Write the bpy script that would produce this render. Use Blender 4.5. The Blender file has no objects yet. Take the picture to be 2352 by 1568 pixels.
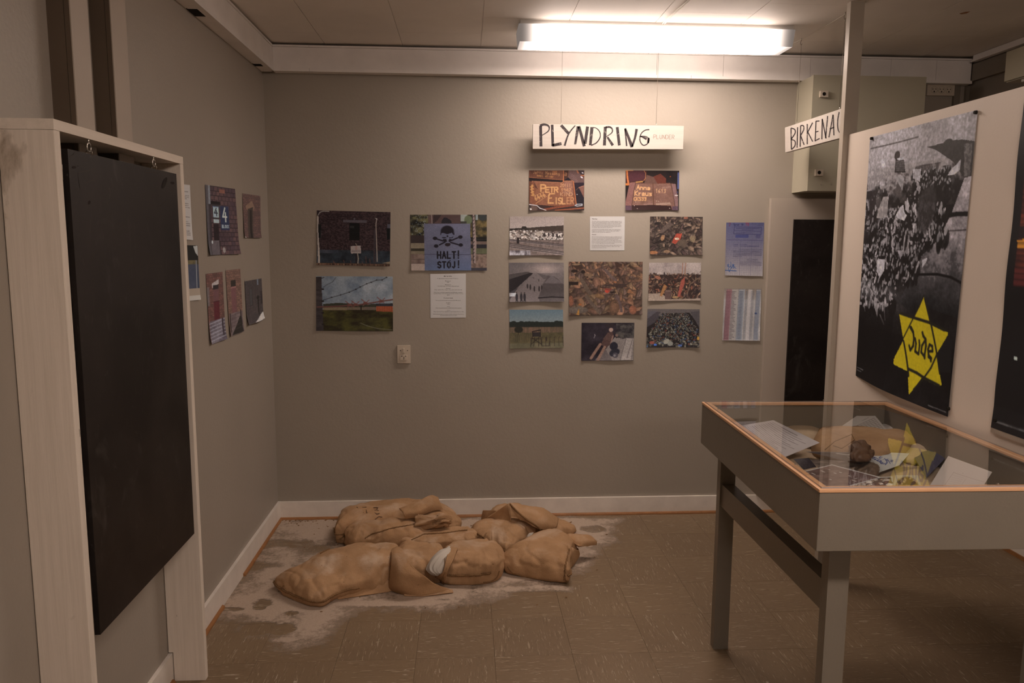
import bpy, bmesh, math, random
import numpy as np
from mathutils import Vector, Matrix, noise as mnoise
random.seed(7); rng = np.random.default_rng(7)
scn = bpy.context.scene
COL = scn.collection

# ------------------------------------------------------------ camera (metres; back wall at y = 4.363)
F, YAW, PITCH, ROLL, EYE = 1764.57, 0.0607247, 0.1298084, -0.00548899, 1.60544
def _axes():
    cy, sy, cp, sp = math.cos(YAW), math.sin(YAW), math.cos(PITCH), math.sin(PITCH)
    f = np.array([sy*cp, cy*cp, -sp]); r = np.array([cy, -sy, 0.0]); d = np.cross(f, r)
    cr, sr = math.cos(ROLL), math.sin(ROLL)
    return cr*r + sr*d, -sr*r + cr*d, f
AX_R, AX_D, AX_F = _axes()
cam_d = bpy.data.cameras.new('camera'); cam = bpy.data.objects.new('camera', cam_d); COL.objects.link(cam)
cam_d.sensor_fit = 'HORIZONTAL'; cam_d.sensor_width = 36; cam_d.lens = F/2352*36; cam_d.clip_start = 0.02
m = Matrix.Identity(4)
for i in range(3):
    m[i][0] = AX_R[i]; m[i][1] = -AX_D[i]; m[i][2] = -AX_F[i]
m[2][3] = EYE
cam.matrix_world = m
scn.camera = cam

# ------------------------------------------------------------ world, exposure
w = bpy.data.worlds.new('world'); scn.world = w; w.use_nodes = True
w.node_tree.nodes['Background'].inputs[0].default_value = (0.5, 0.42, 0.34, 1)
w.node_tree.nodes['Background'].inputs[1].default_value = 0.02
scn.view_settings.view_transform = 'Standard'; scn.view_settings.look = 'None'
scn.view_settings.gamma = 1.0; scn.view_settings.use_curve_mapping = False
scn.view_settings.exposure = 0.0
scn.cycles.use_denoising = True
scn.cycles.max_bounces = 10; scn.cycles.transparent_max_bounces = 12
LAMP_COLOR = (1.0, 0.82, 0.72, 1)
SIDE_SHARE, SIDE_SHARE2 = 0.27, 0.6     # the upright sides of a diffuser glow less than its underside
LAMP_STRENGTH = 37.0
LAMP2_STRENGTH = 47.0

def pt(px, py, axis, val):
    """point of the known plane axis=val seen at picture position px, py (measuring helper)"""
    d = AX_R*((px-1176)/F) + AX_D*((py-784)/F) + AX_F
    o = np.array([0, 0, EYE]); t = (val-o[axis])/d[axis]
    return Vector(o + t*d)
def onX(px, py, x): return pt(px, py, 0, x)
def onY(px, py, y): return pt(px, py, 1, y)
def onZ(px, py, z): return pt(px, py, 2, z)

# ------------------------------------------------------------ materials
def lin(c):
    return tuple((v/255/12.92 if v/255 <= 0.04045 else ((v/255+0.055)/1.055)**2.4) for v in c)
class NT:
    def __init__(s, name):
        s.m = bpy.data.materials.new(name); s.m.use_nodes = True; s.t = s.m.node_tree
        s.b = s.t.nodes['Principled BSDF']; s.out = s.t.nodes['Material Output']
    def n(s, typ, **kw):
        nd = s.t.nodes.new(typ)
        for k, v in kw.items():
            if k.startswith('_'): setattr(nd, k[1:], v)
            else:
                key = int(k[1:]) if k[0] == 'i' and k[1:].isdigit() else k.replace('__', ' ')
                nd.inputs[key].default_value = v
        return nd
    def l(s, a, b): s.t.links.new(a, b)
    def coords(s, scale=(1, 1, 1), rot=(0, 0, 0), kind='Object', rand=False):
        tc = s.n('ShaderNodeTexCoord'); mp = s.n('ShaderNodeMapping'); mp.inputs['Scale'].default_value = scale
        mp.inputs['Rotation'].default_value = rot
        s.l(tc.outputs[kind], mp.inputs[0])
        if rand:
            oi = s.n('ShaderNodeObjectInfo'); mu = s.n('ShaderNodeMath', _operation='MULTIPLY', i1=57.0)
            s.l(oi.outputs['Random'], mu.inputs[0]); cx = s.n('ShaderNodeCombineXYZ')
            for k in range(3): s.l(mu.outputs[0], cx.inputs[k])
            s.l(cx.outputs[0], mp.inputs['Location'])
        return mp.outputs[0]
    def noise(s, co, scale, detail=4, rough=0.55, dist=0.0):
        nd = s.n('ShaderNodeTexNoise', Scale=scale, Detail=detail, Roughness=rough, Distortion=dist)
        s.l(co, nd.inputs['Vector']); return nd.outputs['Fac']
    def ramp(s, fac, p0, p1, c0=(0, 0, 0, 1), c1=(1, 1, 1, 1)):
        r = s.n('ShaderNodeValToRGB'); r.color_ramp.elements[0].position = p0; r.color_ramp.elements[1].position = p1
        r.color_ramp.elements[0].color = c0; r.color_ramp.elements[1].color = c1
        s.l(fac, r.inputs[0]); return r.outputs[0]
    def mix(s, fac, a, b, mode='MIX'):
        x = s.n('ShaderNodeMix', _data_type='RGBA', _blend_type=mode)
        for sock, v in ((x.inputs[0], fac), (x.inputs[6], a), (x.inputs[7], b)):
            if isinstance(v, (int, float)): sock.default_value = v
            elif isinstance(v, tuple): sock.default_value = v if len(v) == 4 else v+(1,)
            else: s.l(v, sock)
        return x.outputs[2]
    def bump(s, h, strength=0.2, dist=0.002):
        b = s.n('ShaderNodeBump', Strength=strength, Distance=dist); s.l(h, b.inputs['Height'])
        s.l(b.outputs[0], s.b.inputs['Normal'])
    def base(s, c, rough=0.6, spec=0.4):
        if isinstance(c, tuple): s.b.inputs['Base Color'].default_value = c+(1,) if len(c) == 3 else c
        else: s.l(c, s.b.inputs['Base Color'])
        s.b.inputs['Roughness'].default_value = rough; s.b.inputs['Specular IOR Level'].default_value = spec
        return s

def painted(name, col, var=0.05, rough=0.5, spec=0.35, bs=0.12, nscale=60, blotch=2.0):
    n = NT(name); co = n.coords()
    big = n.noise(co, blotch, 5, 0.6)
    c2 = tuple(v*(1-var*2) for v in col)
    n.base(n.mix(n.ramp(big, 0.35, 0.7), col, c2), rough, spec)
    n.bump(n.noise(co, nscale, 3), bs, 0.003)
    return n.m
WALL = NT('wall_paint'); co = WALL.coords()
c = WALL.mix(WALL.ramp(WALL.noise(co, 1.3, 6, 0.6), 0.35, 0.75), (0.36, 0.322, 0.272), (0.33, 0.295, 0.248))
scuff = WALL.ramp(WALL.noise(WALL.coords((1, 1, 2.2)), 2.2, 8, 0.65, 1.4), 0.66, 0.72)
sc2 = WALL.n('ShaderNodeMath', _operation='MULTIPLY', i1=0.10); WALL.l(scuff, sc2.inputs[0])
c = WALL.mix(sc2.outputs[0], c, (0.50, 0.45, 0.39))
WALL.base(c, 0.45, 0.35)
b1 = WALL.n('ShaderNodeMath', _operation='ADD'); WALL.l(WALL.noise(co, 70, 4, 0.6), b1.inputs[0]); WALL.l(WALL.noise(co, 5, 4, 0.5), b1.inputs[1])
WALL.bump(b1.outputs[0], 0.16, 0.006); M_WALL = WALL.m
M_CEIL = painted('ceiling_paint', (0.84, 0.79, 0.73), 0.06, 0.6, 0.3, 0.1, 30)
M_BEAM = painted('white_beam_paint', (0.84, 0.80, 0.77), 0.05, 0.5, 0.3, 0.1, 40, 6)
M_BASE = painted('white_skirting_paint', (0.80, 0.74, 0.67), 0.07, 0.4, 0.4, 0.15, 25, 9)
M_TABLE = painted('grey_table_paint', (0.21, 0.185, 0.148), 0.04, 0.38, 0.4, 0.15, 120, 4)
M_TRUNK = painted('beige_trunking_paint', (0.43, 0.37, 0.305), 0.03, 0.45, 0.35, 0.06, 60)
M_TRUNK_SHADE = painted('shaded_trunking_side', (0.115, 0.085, 0.060), 0.05, 0.5, 0.3, 0.06, 60)  # shade on the beige trunking's side faces, put into a darker brown
M_BOARD = painted('display_board_paint', (0.44, 0.385, 0.325), 0.03, 0.5, 0.3, 0.1, 90)
M_CAB = painted('olive_enamel', (0.46, 0.43, 0.33), 0.03, 0.35, 0.45, 0.05, 80)
M_POST = painted('post_paint', (0.40, 0.352, 0.29), 0.05, 0.45, 0.35, 0.12, 60)
M_PANEL = painted('panel_paint', (0.66, 0.58, 0.50), 0.025, 0.5, 0.3, 0.1, 140, 1.5)
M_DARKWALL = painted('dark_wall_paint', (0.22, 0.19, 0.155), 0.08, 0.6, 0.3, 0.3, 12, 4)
M_PLASTIC = painted('cream_plastic', (0.58, 0.51, 0.42), 0.02, 0.3, 0.5, 0.0, 10)
M_HOLE = painted('dark_void', (0.01, 0.008, 0.006), 0.0, 0.8, 0.2, 0.0, 10)
M_FIXT = painted('white_enamel', (0.62, 0.60, 0.57), 0.02, 0.4, 0.4, 0.0, 10)

def wood(name, c1, c2, scale=(6, 6, 90), rough=0.45, spec=0.35, bs=0.15, axis_scale=None):
    n = NT(name); co = n.coords(scale)
    f = n.noise(co, 1.0, 6, 0.65, 0.6)
    n.base(n.mix(n.ramp(f, 0.3, 0.7), c1, c2), rough, spec); n.bump(f, bs, 0.002); return n.m
M_RIM = wood('pale_rim_wood', (0.78, 0.47, 0.27), (0.62, 0.34, 0.17), (60, 3, 60), 0.35, 0.4)
M_RIMX = wood('pale_rim_wood_cross', (0.78, 0.47, 0.27), (0.62, 0.34, 0.17), (3, 60, 60), 0.35, 0.4)
M_STRIP = wood('orange_strip_wood', (0.36, 0.165, 0.06), (0.25, 0.11, 0.04), (20, 20, 60), 0.5)
M_SIGN = wood('whitewashed_sign', (0.46, 0.425, 0.385), (0.41, 0.375, 0.335), (3, 60, 60), 0.6, 0.2)
# rough whitewashed frame timber, grain running upright
FR = NT('whitewashed_timber'); co = FR.coords((60, 60, 2.2))
g = FR.noise(co, 1, 7, 0.7, 0.4); g2 = FR.noise(FR.coords((1, 1, 1)), 5, 6, 0.6, 0.5)
c = FR.mix(FR.ramp(g, 0.3, 0.7), (0.78, 0.70, 0.61), (0.66, 0.59, 0.50))
c = FR.mix(FR.ramp(g2, 0.64, 0.76), c, (0.27, 0.21, 0.145))
c = FR.mix(FR.ramp(FR.noise(FR.coords((30, 30, 9)), 1, 4, 0.6), 0.735, 0.77), c, (0.12, 0.09, 0.06))
FR.base(c, 0.6, 0.25); FR.bump(g, 0.35, 0.003); M_FRAME = FR.m
M_FRAMEX = wood('whitewashed_timber_rail', (0.78, 0.70, 0.61), (0.68, 0.61, 0.52), (60, 3, 60), 0.6, 0.25)
# blackboard with chalk dust
BB = NT('blackboard_slate'); co = BB.coords()
c = BB.mix(BB.ramp(BB.noise(co, 3, 6, 0.65, 0.5), 0.38, 0.7), (0.0085, 0.006, 0.0055), (0.023, 0.018, 0.016))
c = BB.mix(BB.ramp(BB.noise(BB.coords((1, 1, 0.35), (0.5, 0, 0)), 26, 6, 0.75, 2.0), 0.60, 0.74), c, (0.060, 0.052, 0.046))
c = BB.mix(BB.ramp(BB.noise(BB.coords((1, 1.2, .7)), 7, 4, 0.6, 0.9), 0.62, 0.80), c, (0.048, 0.042, 0.038))
BB.base(c, 0.5, 0.3); M_BLACK = BB.m
M_CHALK = painted('chalk', (0.075, 0.066, 0.060), 0.1, 0.8, 0.1)
M_SMUDGE = painted('chalk_smudge', (0.035, 0.030, 0.027), 0.2, 0.8, 0.1, 0.2, 30, 60)
# vinyl tile: marbled flecks follow each tile's own turn
TL = NT('vinyl_tile')
def fleck(sc, lo, hi, seedscale, dist=0.6):
    return TL.ramp(TL.noise(TL.coords(sc, rand=True), seedscale, 3, 0.6, dist), lo, hi)
base = TL.mix(TL.ramp(TL.noise(TL.coords((1, 1, 1), rand=True), 3.5, 5, 0.6), 0.3, 0.75), (0.235, 0.165, 0.098), (0.20, 0.138, 0.082))
oi = TL.n('ShaderNodeObjectInfo'); base = TL.mix(TL.ramp(oi.outputs['Random'], 0, 1, (0.93, 0.93, 0.93, 1), (1.06, 1.04, 1.02, 1)), base, base)
rr = TL.ramp(oi.outputs['Random'], 0, 1, (0.92, 0.92, 0.94, 1), (1.0, 1.0, 1.0, 1)); base = TL.mix(1.0, base, rr, 'MULTIPLY')
base = TL.mix(fleck((20, 170, 1), 0.56, 0.68, 1.0), base, (0.165, 0.112, 0.066))
base = TL.mix(fleck((16, 150, 1), 0.605, 0.67, 1.0, 0.9), base, (0.37, 0.29, 0.20))
base = TL.mix(fleck((11, 95, 1), 0.655, 0.695, 1.3, 0.8), base, (0.46, 0.38, 0.29))
vo = TL.n('ShaderNodeTexVoronoi', Scale=7.0); TL.l(TL.coords((1, 1, 1), rand=True), vo.inputs['Vector'])
spot = TL.ramp(vo.outputs['Distance'], 0.035, 0.05, (1, 1, 1, 1), (0, 0, 0, 1))
keep = TL.ramp(TL.noise(TL.coords((1, 1, 1), rand=True), 2.3, 0), 0.56, 0.58)
sp = TL.n('ShaderNodeMath', _operation='MULTIPLY'); TL.l(spot, sp.inputs[0]); TL.l(keep, sp.inputs[1])
base = TL.mix(sp.outputs[0], base, (0.46, 0.39, 0.31))
TL.base(base, 0.42, 0.4); TL.bump(TL.noise(TL.coords((1, 1, 1)), 25, 3), 0.06, 0.002); M_TILE = TL.m
M_SUB = painted('dark_subfloor', (0.10, 0.065, 0.04), 0.0, 0.8, 0.1)
# burlap
def burlap(name, c1, c2, dust=0.5):
    n = NT(name); co = n.coords()
    f = n.noise(co, 7, 6, 0.65); fine = n.noise(co, 240, 2)
    c = n.mix(n.ramp(f, 0.3, 0.72), c1, c2)
    geo = n.n('ShaderNodeNewGeometry'); sx = n.n('ShaderNodeSeparateXYZ'); n.l(geo.outputs['Normal'], sx.inputs[0])
    d = n.ramp(n.noise(co, 5.5, 5, 0.6, 0.6), 0.5, 0.72)
    mu = n.n('ShaderNodeMath', _operation='MULTIPLY'); n.l(d, mu.inputs[0]); n.l(n.ramp(sx.outputs['Z'], 0.3, 0.95), mu.inputs[1])
    mu2 = n.n('ShaderNodeMath', _operation='MULTIPLY', i1=dust); n.l(mu.outputs[0], mu2.inputs[0])
    c = n.mix(mu2.outputs[0], c, (0.62, 0.50, 0.39))
    c = n.mix(n.ramp(n.noise(co, 90, 3, 0.7), 0.68, 0.74), c, (0.12, 0.06, 0.025))
    n.base(c, 0.9, 0.1)
    mid = n.noise(co, 38, 4, 0.6)
    a2 = n.n('ShaderNodeMath', _operation='MULTIPLY_ADD', i1=0.35); n.l(fine, a2.inputs[0]); n.l(mid, a2.inputs[2])
    n.bump(a2.outputs[0], 0.6, 0.006); return n.m
M_BURLAP = burlap('brown_burlap', (0.47, 0.288, 0.156), (0.33, 0.196, 0.102))
M_BURLAP2 = burlap('dusty_burlap', (0.49, 0.305, 0.168), (0.35, 0.212, 0.114), 0.8)
M_SEAM = burlap('seam_twine', (0.27, 0.155, 0.075), (0.16, 0.09, 0.042), 0.1)
M_CASECLOTH = burlap('taupe_cloth', (0.56, 0.45, 0.33), (0.46, 0.36, 0.26), 0.4)
M_CASEDARK = burlap('brown_case_cloth', (0.46, 0.30, 0.17), (0.30, 0.18, 0.10), 0.2)
M_LINER = painted('white_liner', (0.62, 0.57, 0.50), 0.06, 0.5, 0.3, 0.2, 90)
M_LEATHER = painted('dark_leather', (0.14, 0.075, 0.042), 0.25, 0.5, 0.3, 0.5, 60)
M_STONE = painted('brown_stone', (0.26, 0.19, 0.14), 0.3, 0.8, 0.2, 0.9, 50, 30)
M_PAPER = painted('white_paper', (0.70, 0.64, 0.57), 0.02, 0.6, 0.2, 0.0, 20)
def metal(name, col, rough):
    n = NT(name); n.base(col, rough, 0.5); n.b.inputs['Metallic'].default_value = 0.9
    n.bump(n.noise(n.coords(), 40, 2), 0.05, 0.001); return n.m
M_STEEL = metal('bright_steel', (0.6, 0.57, 0.52), 0.3)
M_WIRE = metal('dull_wire', (0.25, 0.21, 0.17), 0.45)
M_CORD = painted('white_cord', (0.75, 0.70, 0.62), 0.0, 0.5, 0.3)
INK = NT('charcoal_marker'); k = INK.noise(INK.coords((90, 90, 90)), 1.0, 4, 0.7)
INK.base(INK.mix(INK.ramp(k, 0.60, 0.70), (0.035, 0.028, 0.030), (0.40, 0.36, 0.32)), 0.7, 0.2); M_INK = INK.m
M_PRINTINK = painted('black_print_ink', (0.05, 0.035, 0.03), 0.0, 0.6, 0.2)
M_BROWNINK = painted('faint_brown_ink', (0.20, 0.13, 0.095), 0.0, 0.7, 0.2)
# printed sheets: colour comes from the print on the sheet (flat print)
def print_mat(name, rough):
    n = NT(name); a = n.n('ShaderNodeAttribute', _attribute_name='print'); n.l(a.outputs['Color'], n.b.inputs['Base Color'])
    n.b.inputs['Roughness'].default_value = rough; n.b.inputs['Specular IOR Level'].default_value = 0.18; return n.m
M_PRINT = print_mat('photo_print', 0.5)
# sand dust lying over the tiles: partly covering layer
SD = NT('spilled_sand'); a = SD.n('ShaderNodeAttribute', _attribute_name='cover')
nz = SD.noise(SD.coords(), 45, 5, 0.7); ad = SD.n('ShaderNodeMath', _operation='MULTIPLY_ADD', i1=0.9, i2=-0.45); SD.l(nz, ad.inputs[0])
sm = SD.n('ShaderNodeMath', _operation='ADD'); SD.l(a.outputs['Fac'], sm.inputs[0]); SD.l(ad.outputs[0], sm.inputs[1])
al = SD.ramp(sm.outputs[0], 0.28, 0.78); SD.l(al, SD.b.inputs['Alpha'])
c = SD.mix(SD.ramp(SD.noise(SD.coords(), 160, 3, 0.7), 0.35, 0.7), (0.50, 0.40, 0.32), (0.42, 0.33, 0.255))
c = SD.mix(SD.ramp(SD.noise(SD.coords(), 55, 3, 0.6), 0.735, 0.76), c, (0.07, 0.04, 0.02))
SD.base(c, 0.95, 0.05); SD.bump(SD.noise(SD.coords(), 120, 4, 0.7), 0.5, 0.003); M_SAND = SD.m
# clear acrylic sheet
AC = bpy.data.materials.new('clear_acrylic'); AC.use_nodes = True; t = AC.node_tree; t.nodes.clear()
o_ = t.nodes.new('ShaderNodeOutputMaterial'); mx = t.nodes.new('ShaderNodeMixShader'); tr = t.nodes.new('ShaderNodeBsdfTransparent')
gl = t.nodes.new('ShaderNodeBsdfGlossy'); lw = t.nodes.new('ShaderNodeLayerWeight'); lw.inputs['Blend'].default_value = 0.5; pw = t.nodes.new('ShaderNodeMath'); pw.operation = 'POWER'; pw.inputs[1].default_value = 4.2; fr = t.nodes.new('ShaderNodeMapRange'); fr.inputs[3].default_value = 0.075; fr.inputs[4].default_value = 1.0; t.links.new(lw.outputs['Facing'], pw.inputs[0]); t.links.new(pw.outputs[0], fr.inputs[0])
tr.inputs[0].default_value = (0.95, 0.95, 0.93, 1); gl.inputs['Roughness'].default_value = 0.01
t.links.new(fr.outputs[0], mx.inputs[0]); t.links.new(tr.outputs[0], mx.inputs[1]); t.links.new(gl.outputs[0], mx.inputs[2]); t.links.new(mx.outputs[0], o_.inputs[0])
M_ACRYL = AC
M_ACEDGE = painted('acrylic_edge', (0.36, 0.33, 0.33), 0.0, 0.3, 0.5)
def lamp_mat(name, strength, share=0.19):
    mm = bpy.data.materials.new(name); mm.use_nodes = True; t = mm.node_tree; t.nodes.clear()
    o = t.nodes.new('ShaderNodeOutputMaterial'); e = t.nodes.new('ShaderNodeEmission'); e.inputs[0].default_value = LAMP_COLOR
    # the tube is shorter than its cover: the cover's ends glow less
    tc = t.nodes.new('ShaderNodeTexCoord'); sx = t.nodes.new('ShaderNodeSeparateXYZ'); ab = t.nodes.new('ShaderNodeMath'); ab.operation = 'ABSOLUTE'
    mr = t.nodes.new('ShaderNodeMapRange'); mr.interpolation_type = 'SMOOTHSTEP'
    for i, v in zip((1, 2, 3, 4), (0.662, 0.50, 0.22, 1.0)): mr.inputs[i].default_value = v
    mu = t.nodes.new('ShaderNodeMath'); mu.operation = 'MULTIPLY'; mu.inputs[1].default_value = strength
    pw = t.nodes.new('ShaderNodeMath'); pw.operation = 'POWER'; pw.inputs[1].default_value = 2.6
    t.links.new(tc.outputs['Object'], sx.inputs[0]); t.links.new(sx.outputs[0], ab.inputs[0]); t.links.new(ab.outputs[0], mr.inputs[0])
    t.links.new(mr.outputs[0], pw.inputs[0]); ge = t.nodes.new('ShaderNodeNewGeometry'); sn = t.nodes.new('ShaderNodeSeparateXYZ'); sd = t.nodes.new('ShaderNodeMapRange'); mm2 = t.nodes.new('ShaderNodeMath'); mm2.operation = 'MULTIPLY'
    for i, v in zip((1, 2, 3, 4), (-0.9, -0.5, 1.0, share)): sd.inputs[i].default_value = v
    t.links.new(ge.outputs['True Normal'], sn.inputs[0]); t.links.new(sn.outputs[2], sd.inputs[0]); t.links.new(pw.outputs[0], mm2.inputs[0]); t.links.new(sd.outputs[0], mm2.inputs[1])
    t.links.new(mm2.outputs[0], mu.inputs[0]); t.links.new(mu.outputs[0], e.inputs[1]); t.links.new(e.outputs[0], o.inputs[0]); return mm

# ------------------------------------------------------------ mesh helpers
def mesh_obj(name, bm, mat, parent=None, smooth=False, bevel=0.0, loc=None, auto=False):
    if bevel:
        bmesh.ops.bevel(bm, geom=[e for e in bm.edges if len(e.link_faces) == 2 and e.calc_face_angle(0) > 0.6], offset=bevel, segments=2, affect='EDGES', profile=0.5)
    me = bpy.data.meshes.new(name); bm.to_mesh(me); bm.free()
    if mat: me.materials.append(mat)
    if smooth: me.polygons.foreach_set('use_smooth', [True]*len(me.polygons))
    ob = bpy.data.objects.new(name, me); COL.objects.link(ob)
    if loc: ob.location = loc
    if parent:
        ob.parent = parent
        if loc is None: ob.location = Vector((0, 0, 0)) - parent_origin(parent)
    return ob
def parent_origin(p):
    v = Vector(p.location)
    while p.parent: p = p.parent; v += p.location
    return v
def tag(o, label=None, cat=None, group=None, kind=None):
    for k, v in (('label', label), ('category', cat), ('group', group), ('kind', kind)):
        if v: o[k] = v
    return o
def thing(name, loc, label, cat, group=None):
    e = bpy.data.objects.new(name, None); e.location = loc; e.empty_display_size = 0.05; COL.objects.link(e)
    return tag(e, label, cat, group)
def box(bm, x0, x1, y0, y1, z0, z1, mtx=None):
    vs = [bm.verts.new((x, y, z)) for z in (z0, z1) for y in (y0, y1) for x in (x0, x1)]
    if mtx:
        for v in vs: v.co = mtx @ v.co
    for f in ((0, 2, 3, 1), (4, 5, 7, 6), (0, 1, 5, 4), (2, 6, 7, 3), (0, 4, 6, 2), (1, 3, 7, 5)):
        bm.faces.new([vs[i] for i in f])
    return vs
def boxo(name, b, mat, parent=None, bevel=0.0, mtx=None):
    bm = bmesh.new(); box(bm, *b, mtx=mtx); return mesh_obj(name, bm, mat, parent, bevel=bevel)
def prism(bm, poly, axis, a, b):
    """polygon in the two other axes, extruded along axis from a to b"""
    def P(u, v, t): return {0: (t, u, v), 1: (u, t, v), 2: (u, v, t)}[axis]
    A = [bm.verts.new(P(u, v, a)) for u, v in poly]; B = [bm.verts.new(P(u, v, b)) for u, v in poly]
    bm.faces.new(A); bm.faces.new(B[::-1]); n = len(poly)
    for i in range(n): bm.faces.new((A[i], B[i], B[(i+1) % n], A[(i+1) % n]))
    bmesh.ops.recalc_face_normals(bm, faces=bm.faces)
def tube(bm, pts, r, n=8, cap=True, rfun=None):
    pts = [Vector(p) for p in pts]; rings = []; up = Vector((0.13, 0.21, 0.97)).normalized()
    for i, p in enumerate(pts):
        d = (pts[min(i+1, len(pts)-1)]-pts[max(i-1, 0)]).normalized()
        a = d.cross(up)
        if a.length < 1e-3: a = d.cross(Vector((1, 0, 0)))
        a.normalize(); b = d.cross(a).normalized(); up = -b if False else up
        ring = []
        for k in range(n):
            th = 2*math.pi*k/n; rr = rfun(i/(len(pts)-1), th) if rfun else (r[i] if isinstance(r, (list, tuple)) else r)
            ring.append(bm.verts.new(p + a*(math.cos(th)*rr) + b*(math.sin(th)*rr)))
        rings.append(ring)
    for i in range(len(rings)-1):
        for k in range(n): bm.faces.new((rings[i][k], rings[i][(k+1) % n], rings[i+1][(k+1) % n], rings[i+1][k]))
    if cap:
        bm.faces.new(rings[0][::-1]); bm.faces.new(rings[-1])
def tubeo(name, pts, r, mat, parent=None, n=8, rfun=None):
    bm = bmesh.new(); tube(bm, pts, r, n, rfun=rfun); return mesh_obj(name, bm, mat, parent, smooth=True)
def ring_pts(c, r, plane='xz', n=20, a0=0.0, a1=2*math.pi):
    out = []
    for i in range(n+1):
        t_ = a0+(a1-a0)*i/n; u, v = math.cos(t_)*r, math.sin(t_)*r
        out.append(Vector(c)+Vector({'xz': (u, 0, v), 'yz': (0, u, v), 'xy': (u, v, 0)}[plane]))
    return out
def catmull(P, n, closed=False):
    P = [np.array(p, float) for p in P]; out = []; N = len(P); segs = N if closed else N-1
    for i in range(segs):
        p0 = P[(i-1) % N] if closed or i > 0 else P[0]; p1 = P[i]; p2 = P[(i+1) % N]
        p3 = P[(i+2) % N] if closed or i+2 < N else P[-1]
        for k in range(n):
            t_ = k/n
            out.append(0.5*((2*p1)+(-p0+p2)*t_+(2*p0-5*p1+4*p2-p3)*t_**2+(-p0+3*p1-3*p2+p3)*t_**3))
    if not closed: out.append(P[-1])
    return out
def disc(bm, c, r, axis, depth, n=16):
    """short round plug centred at c, standing proud along axis by depth"""
    A, B = [], []
    for i in range(n):
        th = 2*math.pi*i/n; u, v = r*math.cos(th), r*math.sin(th)
        o = {0: Vector((0, u, v)), 1: Vector((u, 0, v)), 2: Vector((u, v, 0))}[axis]; d = Vector((0, 0, 0)); d[axis] = depth
        A.append(bm.verts.new(Vector(c)+o)); B.append(bm.verts.new(Vector(c)+o*0.85+d))
    for i in range(n): bm.faces.new((A[i], A[(i+1) % n], B[(i+1) % n], B[i]))
    bm.faces.new(B); bmesh.ops.recalc_face_normals(bm, faces=bm.faces)
def disco(name, c, r, axis, depth, mat, parent=None, n=16):
    bm = bmesh.new(); disc(bm, c, r, axis, depth, n); return mesh_obj(name, bm, mat, parent)

XL, XR, YB, YN, YF = -1.086, 2.86, 4.363, -1.3, -4.6
ZC = 2.642
# ============================================================ SETTING
def struct(o, label=None): o['kind'] = 'structure'; 
floor = boxo('floor', (XL-0.1, XR+0.1, YN-0.001, YB+0.1, -0.08, -0.004), M_SUB); floor['kind'] = 'structure'; floor['label'] = 'brown marbled vinyl tile floor'
fb_ = boxo('floor', (XL-0.1, XR+0.1, YF-0.1, YN-0.001, -0.08, -0.0005), M_TILE); fb_['kind'] = 'structure'; fb_['label'] = 'brown floor of the hall behind the visitor'
TS = 0.3048; GX, GY = 1.024, 4.028
cache = {}
ix0 = math.floor((XL-GX)/TS); ix1 = math.ceil((XR-GX)/TS); iy0 = math.floor((YN-GY)/TS); iy1 = math.ceil((YB-GY)/TS)
for i in range(ix0, ix1):
    for j in range(iy0, iy1):
        x0, x1 = max(GX+i*TS, XL), min(GX+(i+1)*TS, XR); y0, y1 = max(GY+j*TS, YN), min(GY+(j+1)*TS, YB)
        if x1-x0 < 0.02 or y1-y0 < 0.02: continue
        turn = (i+j) % 2; sx_, sy_ = (x1-x0, y1-y0) if not turn else (y1-y0, x1-x0)
        key = (round(sx_, 3), round(sy_, 3))
        if key not in cache:
            bm = bmesh.new(); g = 0.0004; h = 0.0006
            hx, hy = sx_/2-g, sy_/2-g
            lo = [bm.verts.new((a*hx, b*hy, -0.0045)) for a, b in ((-1, -1), (1, -1), (1, 1), (-1, 1))]
            md = [bm.verts.new((a*hx, b*hy, -h*0.5)) for a, b in ((-1, -1), (1, -1), (1, 1), (-1, 1))]
            hi = [bm.verts.new((a*(hx-h), b*(hy-h), 0)) for a, b in ((-1, -1), (1, -1), (1, 1), (-1, 1))]
            for A, B in ((lo, md), (md, hi)):
                for k_ in range(4): bm.faces.new((A[k_], A[(k_+1) % 4], B[(k_+1) % 4], B[k_]))
            bm.faces.new(hi); me = bpy.data.meshes.new('tile'); bm.to_mesh(me); bm.free(); me.materials.append(M_TILE); cache[key] = me
        o = bpy.data.objects.new('tile', cache[key]); COL.objects.link(o)
        o.location = ((x0+x1)/2, (y0+y1)/2, 0); o.rotation_euler = (0, 0, math.pi/2 if turn else 0)
        o.parent = floor

ceil_ = boxo('ceiling', (XL-0.1, XR+0.1, YN-0.001, YB+0.1, ZC+0.004, 2.75), M_BEAM)  # paler slab puts the light caught in the joint grooves into its colour
cb_ = boxo('ceiling', (XL-0.1, XR+0.1, YF-0.1, YN-0.001, ZC, 2.75), M_CEIL); cb_['kind'] = 'structure'; cb_['label'] = 'painted ceiling behind the visitor'; ceil_['kind'] = 'structure'; ceil_['label'] = 'painted board ceiling with thin joints'
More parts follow.
